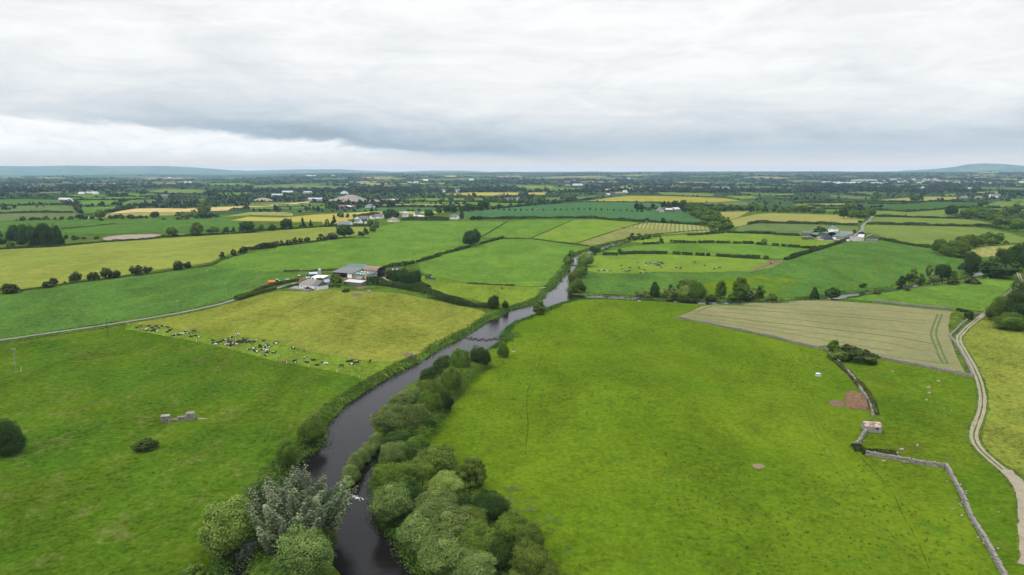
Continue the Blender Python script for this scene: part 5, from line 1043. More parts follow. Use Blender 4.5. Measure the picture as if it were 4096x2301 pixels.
def shed(name, label, cat, ctr, rz, L, D, wh, rh, kind, wall, roof, open_='', extra=(), over=.35, group=None, chim=(), gable=None, rt=.14, z=None, nosides='', newer=False):
    """L along local x (front wall at y=0, facing -y), D deep; kinds: gable_x, gable_y, hip, half_hip, mono_up (back high), mono_down, barrel_x, barrel_y"""
    zz = height(ctr[:1], ctr[1:2])[0] if z is None else z
    o = thing(name, label, cat, (ctr[0], ctr[1], zz), rz, group); h = L / 2; t = .22; bw = MB(); base = -.8
    front_h = wh; back_h = wh
    if kind == 'mono_up': back_h = wh + rh
    if kind == 'mono_down': front_h = wh + rh
    def wallf(side, x0, y0, x1, y1, z1, z2): bw.add([(x0, y0, base), (x1, y0, base), (x1, y1, base), (x0, y1, base), (x0, y0, z1), (x1, y0, z1 if x1 - x0 > .5 else z1), (x1, y1, z2), (x0, y1, z2)], [(0, 3, 2, 1), (4, 5, 6, 7), (0, 1, 5, 4), (1, 2, 6, 5), (2, 3, 7, 6), (3, 0, 4, 7)])
    if 'f' not in open_: wallf('f', -h, 0, h, t, front_h, front_h)
    else:
        n_ = max(2, int(L / 5))
        for k in range(n_ + 1): x = -h + L * k / n_; bw.box(max(x - .12, -h), 0.01, base, min(x + .12, h), .25, front_h - .02)
    if 'b' not in open_: wallf('b', -h, D - t, h, D, back_h, back_h)
    for sd, x0, x1 in (('l', -h, -h + t), ('r', h - t, h)):
        if sd in open_: continue
        if kind.startswith('mono'): bw.add([(x0, t, base), (x1, t, base), (x1, D - t, base), (x0, D - t, base), (x0, t, front_h), (x1, t, front_h), (x1, D - t, back_h), (x0, D - t, back_h)], [(0, 3, 2, 1), (4, 5, 6, 7), (0, 1, 5, 4), (1, 2, 6, 5), (2, 3, 7, 6), (3, 0, 4, 7)])
        elif kind in ('gable_x', 'half_hip') and not (kind == 'half_hip' and sd == 'l'):
            bw.add([(x0, t, base), (x0, D - t, base), (x0, D - t, wh), (x0, D / 2, wh + rh), (x0, t, wh), (x1, t, base), (x1, D - t, base), (x1, D - t, wh), (x1, D / 2, wh + rh), (x1, t, wh)],
                   [(0, 4, 3, 2, 1), (5, 6, 7, 8, 9), (0, 1, 6, 5), (1, 2, 7, 6), (2, 3, 8, 7), (3, 4, 9, 8), (4, 0, 5, 9)])
        elif kind == 'barrel_x':
            arc = [(D / 2 - (D / 2 - t) * math.cos(math.pi * k / 8), wh + rh * math.sin(math.pi * k / 8)) for k in range(9)]
            r0 = [(x0, t, base)] + [(x0, y, z_) for y, z_ in arc] + [(x0, D - t, base)]; r1 = [(x1, y, z_) for _, y, z_ in r0]; n_ = len(r0)
            bw.add(r0 + r1, [tuple(range(n_ - 1, -1, -1)), tuple(range(n_, 2 * n_))] + [(i, (i + 1) % n_, n_ + (i + 1) % n_, n_ + i) for i in range(n_)])
        else: wallf(sd, x0, t, x1, D - t, wh, wh)
    if kind in ('gable_y', 'barrel_y'):
        for y0, y1, s_ in ((0, t, 'f'), (D - t, D, 'b')):
            if s_ in open_ and kind == 'gable_y': pass
            if s_ in open_ and kind == 'barrel_y': continue
            if kind == 'gable_y': top = [(-h, wh), (0, wh + rh), (h, wh)]
            else: top = [(-h * math.cos(math.pi * k / 8), wh + rh * math.sin(math.pi * k / 8)) for k in range(9)]
            r0 = [(x, y0, z_ + .002) for x, z_ in top]; r1 = [(x, y1, z_ + .002) for x, z_ in top]; n_ = len(top)
            bw.add(r0 + r1, [tuple(range(n_)), tuple(range(2 * n_ - 1, n_ - 1, -1))] + [(i, n_ + i, n_ + i + 1, i + 1) for i in range(n_ - 1)])
    w = bw.build('wall', wall, o)
    if gable: w.data.materials.append(gable)
    br = MB(); e = over; x0, x1, y0, y1 = -h - e * .6, h + e * .6, -e, D + e; up = .03
    sl = rh / (D / 2) * e if kind in ('gable_x', 'hip', 'half_hip') else 0
    if kind == 'gable_x':
        br.slab([(x0, y0, wh - sl + up + rt), (x1, y0, wh - sl + up + rt), (x1, D / 2, wh + rh + up + rt), (x0, D / 2, wh + rh + up + rt)], rt)
        br.slab([(x0, D / 2 + .004, wh + rh + up + rt), (x1, D / 2 + .004, wh + rh + up + rt), (x1, y1, wh - sl + up + rt), (x0, y1, wh - sl + up + rt)], rt)
    elif kind == 'gable_y':
        s2 = rh / h * e; a0, a1 = -h - e, h + e
        br.slab([(a0, y0, wh - s2 + up + rt), (0, y0, wh + rh + up + rt), (0, y1, wh + rh + up + rt), (a0, y1, wh - s2 + up + rt)][::-1], rt)
        br.slab([(.004, y0, wh + rh + up + rt), (a1, y0, wh - s2 + up + rt), (a1, y1, wh - s2 + up + rt), (.004, y1, wh + rh + up + rt)][::-1], rt)
    elif kind in ('hip', 'half_hip'):
        hx = min(D / 2, h * .95); r_ = wh + rh + up + rt; lo = wh - sl + up + rt
        a, b, c, d = (x0 - .2, y0, lo), (x1 if kind == 'half_hip' else x1 + .2, y0, lo), (x1 if kind == 'half_hip' else x1 + .2, y1, lo), (x0 - .2, y1, lo)
        p_, q_ = (-h + hx, D / 2, r_), (x1 if kind == 'half_hip' else h - hx, D / 2, r_)
        v = [a, b, c, d, p_, q_] + [(k[0], k[1], k[2] - rt) for k in (a, b, c, d, p_, q_)]
        br.add(v, [(0, 1, 5, 4), (2, 3, 4, 5), (3, 0, 4), (1, 2, 5), (7, 6, 10, 11), (9, 8, 11, 10), (6, 9, 10), (8, 7, 11), (0, 6, 7, 1), (1, 7, 8, 2), (2, 8, 9, 3), (3, 9, 6, 0)])
    elif kind.startswith('mono'):
        s2 = (back_h - front_h) / D * e
        br.slab([(x0, y0, front_h - s2 + up + rt), (x1, y0, front_h - s2 + up + rt), (x1, y1, back_h + s2 + up + rt), (x0, y1, back_h + s2 + up + rt)], rt)
    else:
        N = 12
        for k in range(N):
            t0, t1 = math.pi * k / N, math.pi * (k + 1) / N
            if kind == 'barrel_x':
                f = lambda t_: (D / 2 - (D / 2 + .05) * math.cos(t_), wh + (rh + .05) * math.sin(t_) + up + .06)
                (ya, za), (yb, zb) = f(t0), f(t1); br.slab([(x0, ya, za), (x1, ya, za), (x1, yb, zb), (x0, yb, zb)], .06)
            else:
                f = lambda t_: (-(h + .05) * math.cos(t_), wh + (rh + .05) * math.sin(t_) + up + .06)
                (xa, za), (xb, zb) = f(t0), f(t1); br.slab([(xa, y0, za), (xa, y1, za), (xb, y1, zb), (xb, y0, zb)][::-1], .06)
    rf = br.build('roof', roof, o)
    if newer:                                                # the re-slated right end
        k = MB(); zz_ = lambda y: wh - sl + up + rt + .03 + (rh + sl) * (y + e) / (D / 2 + e)
        k.slab([(h * .42, y0 - .02, zz_(y0)), (x1 + .02, y0 - .02, zz_(y0)), (x1 + .02, D / 2, zz_(D / 2)), (h * .42, D / 2, zz_(D / 2))], .05)
        k.slab([(x1 + .02, y1 + .02, zz_(y0)), (h * .42, y1 + .02, zz_(y0)), (h * .42, D / 2, zz_(D / 2)), (x1 + .02, D / 2, zz_(D / 2))], .05); k.build('dark_slates', PT['dslate'], rf)
    for cx, cy, cz in chim:
        c = MB(); c.box(cx - .35, cy - .25, cz - .9, cx + .35, cy + .25, cz + .55); c.tube((cx - .12, cy, cz + .5), (cx - .12, cy, cz + .85), .09); c.tube((cx + .14, cy, cz + .5), (cx + .14, cy, cz + .85), .09); c.build('chimney', PT['render'], rf)
    for sd, u0, z0, ww, hh, kd in extra:                     # openings: side, place along it, sill height, width, height, kind
        def pt(u_, d_, z_): return {'f': (-h + u_, -d_, z_), 'r': (h + d_, u_, z_), 'l': (-h - d_, u_, z_), 'b': (-h + u_, D + d_, z_)}[sd]
        def panel(name, u_a, z_a, u_b, z_b, d0, d1, m_, par):
            p0, p1 = pt(u_a, d0, z_a), pt(u_b, d1, z_b); mb = MB(); mb.box(*[min(a, b) for a, b in zip(p0, p1)], *[max(a, b) for a, b in zip(p0, p1)]); return mb.build(name, m_, par)
        if kd == 'window':
            f_ = panel('window', u0 - .10, z0 - .14, u0 + ww + .10, z0 + hh + .10, -.05, .05, PT['frame'], o)
            panel('pane', u0, z0, u0 + ww * .62, z0 + hh, .02, .07, PT['glass'], f_)
            panel('pane', u0 + ww * .68, z0, u0 + ww, z0 + hh, .02, .07, PT['glass'], f_)
        elif kd == 'door_red':
            d_ = panel('door', u0, z0, u0 + ww, z0 + hh, -.05, .06, PT['red'], o); panel('door_frame', u0 - .5, z0, u0 - .08, z0 + hh, -.05, .05, PT['frame'], d_); panel('door_frame', u0 + ww + .08, z0, u0 + ww + .5, z0 + hh, -.05, .05, PT['frame'], d_)
        elif kd == 'dark': panel('opening_shade', u0, z0, u0 + ww, z0 + hh, -.05, .04, PT['black'], o)  # inner darkness of an opening painted as a black panel on the wall
        elif kd == 'door': panel('door', u0, z0, u0 + ww, z0 + hh, -.05, .06, PT['timber'], o)
        elif kd == 'white': panel('infill_wall', u0, z0, u0 + ww, z0 + hh, -.02, .30, PT['white'], o)
        elif kd == 'skylight':                               # u0,z0 are local x and y on a mono roof
            zf = lambda y: front_h + (back_h - front_h) * y / D + up + rt
            mb = MB(); mb.slab([(-h + u0, z0, zf(z0) + .03), (-h + u0 + ww, z0, zf(z0) + .03), (-h + u0 + ww, z0 + hh, zf(z0 + hh) + .03), (-h + u0, z0 + hh, zf(z0 + hh) + .03)], .04); mb.build('skylight', PT['frame'], rf)
    return o

def front(text):
    """front wall traced by two ground points and a depth in metres; the front must run so that its outside faces the lens"""
    a, b = spot(text)[:2, :2]; return frame_at(a, b)

# ---- the first farm
c, rz, L = front('X:372,568 940,628')
shed('farmhouse', 'grey white bungalow with weathered slate roof and red door at the concrete yard', 'house', c, rz, L, 9.2, 3.1, 3.0, 'half_hip', PT['render'], PT['slate'],
     extra=(('f', 1.5, .9, 1.5, 1.2, 'window'), ('f', 5.3, 0, .8, 2.05, 'door_red'), ('f', 8.2, .9, 1.3, 1.2, 'window'), ('f', L - 2.6, .8, 1.5, 1.25, 'window'), ('f', 4.3, 0, .55, 2.2, 'door')), chim=((-2.2, 4.6, 6.5), (2.6, 4.6, 6.5)), newer=True)
c, rz, L = front('X:1250,478 1335,462')
shed('outbuilding', 'little white outbuilding with grey blue roof behind the farmhouse gable', 'shed', c, rz - .25, 4.6, 4.5, 2.3, 1.5, 'gable_x', PT['white'], PT['blue'], extra=(('f', 2.6, .8, .9, 1, 'window'),))
c, rz, L = front('Q:245,415 470,430')
shed('shed', 'low shed with a flat white sheet roof behind the farmhouse', 'shed', c, rz + .05, 10.5, 7.6, 2.0, .8, 'mono_up', PT['conc'], PT['whiter'], extra=(('f', 2.2, 0, 2.4, 2.0, 'white'), ('f', 7.5, 0, 2.2, 1.9, 'dark')))
c, rz, L = front('Q:225,350 340,350')
shed('shed', 'small pale blue sheeted shed beside the feed silo', 'shed', c, rz + .3, 6.2, 4.6, 2.4, 1.0, 'gable_x', PT['dconc'], PT['lblue'])
c, rz, L = front('Q:690,352 1075,378')
shed('cattle_shed', 'open fronted cattle shed with wide dark grey roof', 'shed', c, rz - .04, L + 1.5, 15, 4.0, 1.9, 'mono_up', PT['conc'], PT['grey'], 'f', over=1.0, extra=(('f', L - 3.2, -.5, 4.3, 4.3, 'white'),))
c, rz, L = front('Q:880,318 1240,335')
shed('hay_shed', 'tall shed with plain green sheet roof behind the grey one', 'shed', c, rz - .05, L + 1, 13, 5.6, 2.2, 'mono_up', PT['conc'], PT['green'], over=.6)
c, rz, L = front('Q:1095,395 1390,428')
shed('lean_to', 'stone walled lean-to with green roof and small skylights', 'shed', c, rz, L, 9.0, 4.0, 1.4, 'mono_up', PT['stone'], PT['green'], extra=tuple(('skylight', x, y, 1.2, 1.0, 'skylight') for x in (2.2, 5.5, 8.8) for y in (1.6, 6.2)))
c, rz, L = front('Q:1272,338 1592,368')
shed('hay_barn', 'round topped hay barn with rusty brown roof and open dark end', 'barn', c, rz - .02, L * 1.0, 11.0, 4.4, 3.5, 'barrel_x', PT['conc'], PT['rust'], 'r', over=.4)
c, rz, L = front('Q:1600,365 1740,350')
shed('lean_to', 'dark open lean-to beside the round topped barn', 'shed', c, rz, 7.5, 9, 3.6, 1.5, 'mono_up', PT['dconc'], PT['black'], 'f')
c, rz, L = front('Q:1155,440 1265,445')
shed('stone_hut', 'small gabled stone hut in the first farmyard', 'shed', c, rz - .2, 5.2, 3.6, 2.0, 1.6, 'gable_x', PT['dconc'], PT['slate'])
c, rz, L = front('Q:910,515 1245,538')
shed('shed', 'long low block shed with pale roof below the farmyard', 'shed', c, rz, L * 1.05, 6.5, 2.3, .7, 'mono_up', PT['dconc'], PT['pale'], over=.3)
c, rz, L = front('Q:1900,330 2140,330')
shed('shed', 'grey shed half hidden by the blackish pines', 'shed', c, rz, L, 9, 3.6, 1.6, 'gable_x', PT['conc'], PT['pale'])
loc = spot('Q:410,312')[0]; t = thing('feed_silo', 'pale steel feed silo with pointed top behind the farm sheds', 'silo', loc)
MB().tube((0, 0, .9), (0, 0, 4.2), 1.25, n=20).build('tank', PT['galv'], t); MB().tube((0, 0, 4.2), (0, 0, 5.7), 1.3, .2, 20).build('lid', PT['lblue'], t); MB().tube((0, 0, .9), (0, 0, .1), 1.45, .3, 16).build('hopper', PT['galv'], t)
for k in range(4): a = k * 1.57 + .4; MB().tube((1.3 * math.cos(a), 1.3 * math.sin(a), -.2), (1.3 * math.cos(a), 1.3 * math.sin(a), 1.2), .08).build('leg', PT['galv'], t)
# silage clamp behind the pines: low dark mound with a cover
def mound(name, text, hgt, m_, label, cat, rough=.15, sp_=1.2, flat=.35, kind=None):
    poly = spot(text)[:, :2]; c = poly.mean(0); lo, hi = poly.min(0), poly.max(0); sp_ = max(sp_, (hi - lo).max() / 60)
    b = densify(poly, sp_); gx, gy = np.meshgrid(np.arange(lo[0], hi[0], sp_), np.arange(lo[1], hi[1], sp_)); inner = np.stack([gx.ravel(), gy.ravel()], 1); inner = inner[sdist(inner[:, 0], inner[:, 1], b) < -sp_ * .3]
    n = len(b); v, e, f, *_ = delaunay_2d_cdt([Vector(a) for a in np.vstack([b, inner]) - c], [(i, (i + 1) % n) for i in range(n)], [], 1, 1e-3)
    v = np.array([tuple(a) for a in v]); X_, Y_ = v[:, 0] + c[0], v[:, 1] + c[1]; d = -sdist(X_, Y_, b); dm = max(d.max(), 1e-3)
    k = np.clip(d / (dm * flat * 2), 0, 1) ** .8
    z = hgt * k * (1 + rough * (np.sin(v[:, 0] * 5 / dm + 1) * np.sin(v[:, 1] * 4 / dm) + rng.normal(0, .25, len(v)))) + np.where(d > .05, 0, -.4)
    z0 = height(c[:1], c[1:2])[0]; f = np.array([list(t_) for t_ in f]); a_, b_, c_ = v[f[:, 0]], v[f[:, 1]], v[f[:, 2]]
    fl = ((b_ - a_)[:, 0] * (c_ - a_)[:, 1] - (b_ - a_)[:, 1] * (c_ - a_)[:, 0]) < 0; f[fl] = f[fl][:, ::-1]
    o = add_mesh(name, np.column_stack([v, z + height(X_, Y_) - z0 + .25]), quads=f, mats=[m_]); o.location = (c[0], c[1], z0)
    return tag(o, label, cat, kind=kind)
mound('silage_clamp', 'Q:1790,240 1880,195 2030,185 2160,205 2200,250 2120,290 1900,290', 2.6, PT['silage'], 'black covered silage mound behind the pines', 'silage heap')
mound('manure_heap', 'D:398,398 470,394 505,410 540,440 548,480 540,498 470,492 402,482', 1.7, MANURE, 'brown manure heap against the stone wall', 'manure heap', .3, .6)
mound('gravel_heap', 'U:150,528 180,505 330,498 480,505 600,508 620,520 520,532 430,548 300,535', 14, HEAP, 'large pale crushed stone heap in the quarry', 'gravel heap', .25, 4, .5)
mound('gravel_heap', 'U:880,528 930,514 995,528', 6, PT['pale'], 'small whitish stone heap in the quarry', 'gravel heap', .2, 4, .5)
mound('earth_mound', '2:20,452 100,440 215,450 150,458', 8, PITSOIL, 'flat brown earth mound west of the quarry', 'earth mound', .2, 4, .5)

# ---- vehicles
def wheel(x, y, r_, w_, par, rim='rim'):
    o = MB().tube((x, y - w_ / 2, r_), (x, y + w_ / 2, r_), r_, n=18).build('wheel', PT['tyre'], par); MB().tube((x, y - w_ / 2 - .02, r_), (x, y + w_ / 2 + .02, r_), r_ * .55, n=14).build('rim', PT[rim], o); return o
def tractor(label, text, rz, paint, group=None, s=1.0):
    loc = spot(text)[0] + [0, 0, .3]; t = thing('tractor', label, 'tractor', loc, rz, group); t.scale = (s, s, s)
    MB().box(.3, -.45, .75, 2.6, .45, 1.55).box(2.6, -.4, .8, 2.75, .4, 1.45).tube((1.7, .3, 1.5), (1.7, .3, 2.3), .05).build('body', PT[paint], t)
    MB().box(-1.0, -.75, .9, .35, .75, 1.5).build('chassis', PT['dconc'], t)
    cb = MB()
    for x in (-.95, .28):
        for y in (-.68, .68): cb.box(x - .05, y - .05, 1.5, x + .05, y + .05, 2.65)
    cb.box(-.98, -.66, 1.5, .3, .66, 2.6); cab = cb.build('cab', PT['glass'], t); MB().box(-1.1, -.8, 2.65, .42, .8, 2.8).build('cab_roof', PT['frame'], t)
    for y in (-.95, .95): wheel(-.6, y, .85, .5, t); wheel(2.0, y * .85, .58, .36, t)
    for y in (-.95, .95): MB().box(-1.4, y - .25, 1.72, .2, y + .25, 1.8).build('mudguard', PT[paint], t)
    return t
rzt = R(17)
loc = spot('T:1420,400')[0] + [0, 0, .3]; t = thing('slurry_tanker', 'orange slurry tanker hitched behind a tractor on bare soil', 'tanker', loc, rzt)
rings = []
for x, r_ in ((-2.5, .25), (-2.45, .8), (-2.2, 1.02), (2.2, 1.02), (2.45, .8), (2.5, .25)): rings.append([(x, r_ * math.cos(a), 1.75 + r_ * math.sin(a)) for a in np.linspace(0, 2 * math.pi, 20, endpoint=False)])
MB().loft(rings).build('tank', PT['orange'], t, True); MB().box(-2.2, -.5, .62, 3.6, .5, .76).build('chassis', PT['dconc'], t)
for y in (-1.0, 1.0): wheel(-.4, y, .72, .5, t)
MB().box(-1.2, -1.3, 1.5, .4, -1.02, 1.58).box(-1.2, 1.02, 1.5, .4, 1.3, 1.58).build('mudguard', PT['orange'], t); MB().tube((-2.5, 0, 1.3), (-3.1, 0, 1.1), .14).build('spreader', PT['galv'], t)
tractor('dark tractor coupled to the orange slurry tanker', 'T:1650,345', rzt, 'tgreen')
tractor('red tractor with yellow front loader by the farm gate', 'X:350,290', R(200), 'tred')
tractor('small tractor parked beside the green trailer', 'E:2510,262', R(20), 'tgreen', s=.9)
tractor('red tractor mowing at the edge of the windrows', 'V:960,1058', R(160), 'tred', s=1.3)
tractor('lone dark red tractor on the mown meadow', '3:1102,703', R(190), 'tred', s=1.2)
for i, (tx, c_) in enumerate((('H:305,510', 'tred'), ('H:365,512', 'tred'), ('H:430,505', 'tblue'))): tractor(['red tractor at the end of the second farm row', 'red tractor next to the blue one', 'dark blue tractor in the second farm row'][i], tx, R(15 + 20 * i), c_, 'machines at the second farm', 1.15)
tractor('orange tractor on the teal crop avenue', '3:325,541', R(180), 'orange', s=1.3)
def trailer(label, text, rz, L, paint, sides=.9, s=1.0):
    loc = spot(text)[0] + [0, 0, .3]; t = thing('trailer', label, 'trailer', loc, rz); MB().box(-L / 2, -1.1, .75, L / 2, 1.1, .9).box(L / 2, -.08, .7, L / 2 + 1.3, .08, .82).build('bed', PT['timber'], t)
    if sides: MB().box(-L / 2, -1.12, .9, L / 2, -1.05, .9 + sides).box(-L / 2, 1.05, .9, L / 2, 1.12, .9 + sides).box(-L / 2, -1.05, .9, -L / 2 + .07, 1.05, .9 + sides).box(L / 2 - .07, -1.05, .9, L / 2, 1.05, .9 + sides).build('side_boards', PT[paint], t)
    for y in (-1.0, 1.0): wheel(-.5, y, .42, .28, t)
    return t
trailer('flat brown bale trailer left in the cool pasture', 'T:300,425', R(12), 6.5, 'timber', .35)
trailer('green high sided trailer in the horse pasture', 'E:2465,255', R(15), 6.0, 'tgreen', 1.7)
loc = spot('T:1150,500')[0] + [0, 0, .2]; t = thing('skip', 'rusty brown and blue skip behind the lane hedge', 'skip', loc, R(18)); MB().box(-2.9, -1, 0, -1.0, 1, 1.6).build('body', PT['brick'], t); MB().box(-.98, -1, 0, 2.0, 1, 1.3).build('cover', PT['tblue'], t)
loc = spot('T:2060,275')[0] + [0, 0, .2]; t = thing('mower', 'faded purple mowing machine beyond the lane hedge', 'farm machine', loc, R(25)); MB().box(-1.2, -.5, .7, 1.2, .5, 1.3).build('body', PT['purple'], t)
for k in range(5): a = R(20 + 35 * k); MB().tube((0, 0, 1.2), (2.0 * math.cos(a), .3 * (k - 2), 1.2 + 1.5 * math.sin(a)), .14).build('arm', PT['rim'], t)
for x in (-.7, .7): wheel(x, -.7, .5, .3, t)
loc = spot('T:1728,318')[0] + [0, 0, .2]; t = thing('ballast_ball', 'lime yellow round float beside the tractor nose', 'tank', loc); bm = bmesh.new(); bmesh.ops.create_uvsphere(bm, u_segments=16, v_segments=10, radius=.8, matrix=Matrix.Translation((0, 0, .75))); me = bpy.data.meshes.new('ball'); bm.to_mesh(me); bm.free(); me.materials.append(PT['lime']); link('ball', me, t)
MB().tube((0, 0, 1.4), (0, 0, 1.75), .16).build('cap', PT['frame'], t)
# parked car
loc = spot('X:655,615')[0] + [0, 0, .3]; t = thing('parked_car', 'black estate car parked before the red farmhouse door', 'car', loc, R(-10))
prof = [(-2.15, .35), (-2.2, .8), (-2.0, 1.0), (-1.75, 1.42), (-.2, 1.48), (.75, 1.0), (1.9, .88), (2.15, .65), (2.1, .35)]
MB().loft([[(x, y, z_) for x, z_ in prof] for y in (-.86, .86)]).build('body', PT['carblack'], t)
MB().box(-1.6, -.89, 1.02, .3, -.865, 1.36).box(-1.6, .865, 1.02, .3, .89, 1.36).build('side_glass', PT['glass'], t)
MB().slab([(.0, -.7, 1.46), (.0, .7, 1.46), (.72, .7, 1.06), (.72, -.7, 1.06)], .02).build('windscreen', PT['glass'], t)
for x in (-1.35, 1.3):
    for y in (-.8, .8): wheel(x, y, .33, .22, t)
for y in (-.6, .6): MB().box(2.05, y - .2, .62, 2.19, y + .2, .76).build('headlight', PT['frame'], t)
loc = spot('X:810,655')[0] + [0, 0, .2]; t = thing('wheelie_bin', 'grey wheelie bin at the corner of the concrete yard', 'bin', loc); MB().box(-.6, -.4, 0, .6, .4, 1.2).build('body', PT['dslate'], t); MB().box(-.65, -.45, 1.2, .65, .45, 1.3).build('lid', PT['bslate'], t)
loc = spot('Q:1345,470')[0] + [0, 0, .2]; t = thing('loader', 'yellow loader with raised arm beside the lean-to', 'loader', loc, R(80)); MB().box(-1.5, -.8, .6, 1.5, .8, 1.6).build('body', PT['yellow'], t); MB().tube((-.5, 0, 1.6), (1.2, 0, 5.6), .28).tube((1.2, 0, 5.6), (2.6, 0, 4.0), .22).build('arm', PT['yellow'], t); MB().box(-1.1, -.6, 1.6, 0, .6, 2.6).build('cab', PT['glass'], t)
for x in (-1, 1):
    for y in (-.9, .9): wheel(x, y, .6, .4, t)
for tx, hh, lab in (('X:640,235', 3.2, 'blue and white bale stack wrapped beside the pale shed'),):
    loc = spot('X:640,285')[0]; t = thing('cab_unit', 'white and blue machine cab parked behind the farmhouse', 'farm machine', loc, R(40)); MB().box(-1.2, -1, .5, 1.2, 1, 2.0).build('body', PT['frame'], t); MB().box(-.9, -.8, 2.0, .9, .8, 3.2).build('cab', PT['glass'], t); MB().box(-1, -.9, 3.2, 1, .9, 3.4).build('cab_roof', PT['tblue'], t)
    for x in (-.8, .8):
        for y in (-1, 1): wheel(x, y, .55, .4, t)

# ---- second farm
def second(name, label, text, drz, Lx, D, wh, rh, kind, wall, roof, **kw):
    c, rz, L = front(text); return shed(name, label, kw.pop('cat', 'shed'), c, rz + drz, L * Lx, D * .62, wh * .62, rh * .62, kind, wall, roof, **kw)
second('farmhouse', 'white two storey farmhouse with hipped slate roof on the hill farm', 'H:760,372 915,378', .1, 1.0, 13, 8.0, 5.0, 'hip', PT['white'], PT['bslate'], cat='house', chim=((-2, 4, 8.0),), extra=(('f', 1.5, 3, 1.0, 1.3, 'window'), ('f', 7.5, 3, 1.0, 1.3, 'window')))
second('cottage', 'long low grey roofed cottage beside the white farmhouse', 'H:985,440 1195,445', 0, 1.15, 11, 4.2, 4.5, 'gable_x', PT['conc'], PT['slate'], cat='house', extra=(('f', 3, .3, 1.2, 1.7, 'dark'), ('f', 10, .3, 1.2, 1.7, 'dark')))
second('shed', 'grey block shed with green roof at the far end of the hill farm', 'H:285,442 420,448', .25, 1.2, 16, 6.5, 2.5, 'gable_x', PT['dconc'], PT['green'])
second('shed', 'low green roofed open shed in the hill farmyard', 'H:425,452 580,470', .0, 1.0, 12, 5.0, 2.2, 'mono_up', PT['dconc'], PT['green'], open_='f')
second('barn', 'green barrel roofed barn, the shorter one', 'H:590,470 720,480', .5, 1.05, 22, 6.0, 4.2, 'barrel_y', PT['dgreen'], PT['green'])
second('barn', 'green barrel roofed barn with red hay inside', 'H:765,478 900,486', .35, 1.05, 24, 7.0, 4.5, 'barrel_y', PT['dconc'], PT['dgreen'], open_='f')
second('lean_to', 'white walled lean-to with broad green roof', 'H:872,500 1030,512', .3, 1.15, 24, 5.5, 3.6, 'mono_up', PT['conc'], PT['dgreen'], extra=(('f', .3, 0, 4.0, 2.2, 'white'),))
second('shed', 'black sheeted shed beside the hill farm lane', 'H:1325,440 1450,445', .35, 1.1, 17, 6.0, 3.0, 'gable_y', PT['blacksheet'], PT['bslate'])
second('shed', 'small pale grey shed before the black one', 'H:1312,525 1420,530', .25, 1.0, 15, 6.0, 4.0, 'mono_up', PT['pale'], PT['pale'])
second('shed', 'large olive green shed with concrete base on the hill farm', 'H:1480,540 1690,548', .2, 1.0, 15, 8.0, 4.0, 'gable_y', PT['olive'], PT['olive'])
second('base_wall', 'concrete plinth wall along the olive green shed', 'H:1478,546 1692,554', .2, 1.0, 1.2, 4.0, .2, 'mono_up', PT['conc'], PT['conc'], cat='wall')
mound('silage_clamp', 'H:660,515 720,485 850,490 875,515 870,522 665,522', 4.0, PT['silage'], 'black silage clamp in the hill farmyard', 'silage heap', .1, 2, .4)
loc = spot('H:1128,548')[0]; t = thing('horse_box', 'small white trailer box below the hill farm gate', 'trailer', loc, .2); MB().box(-1.2, -1.0, .6, 1.2, 1.0, 2.4).build('body', PT['frame'], t); wheel(0, -.9, .4, .3, t); wheel(0, .9, .4, .3, t)
for i, (tx, c_) in enumerate((('H:590,488', 'pink'), ('H:655,500', 'brick'), ('H:480,508', 'dslate'))):
    loc = spot(tx)[0]; t = thing('farm_trailer', ['pale red loaded trailer in the hill farmyard', 'brick red trailer beside the silage clamp', 'dark machine trailer at the row end'][i], 'trailer', loc, .2 + i * .3); MB().box(-2.4, -1.1, .8, 2.4, 1.1, 2.1).build('body', PT[c_], t); wheel(-1, -1.4, .7, .5, t); wheel(-1, 1.4, .7, .5, t)
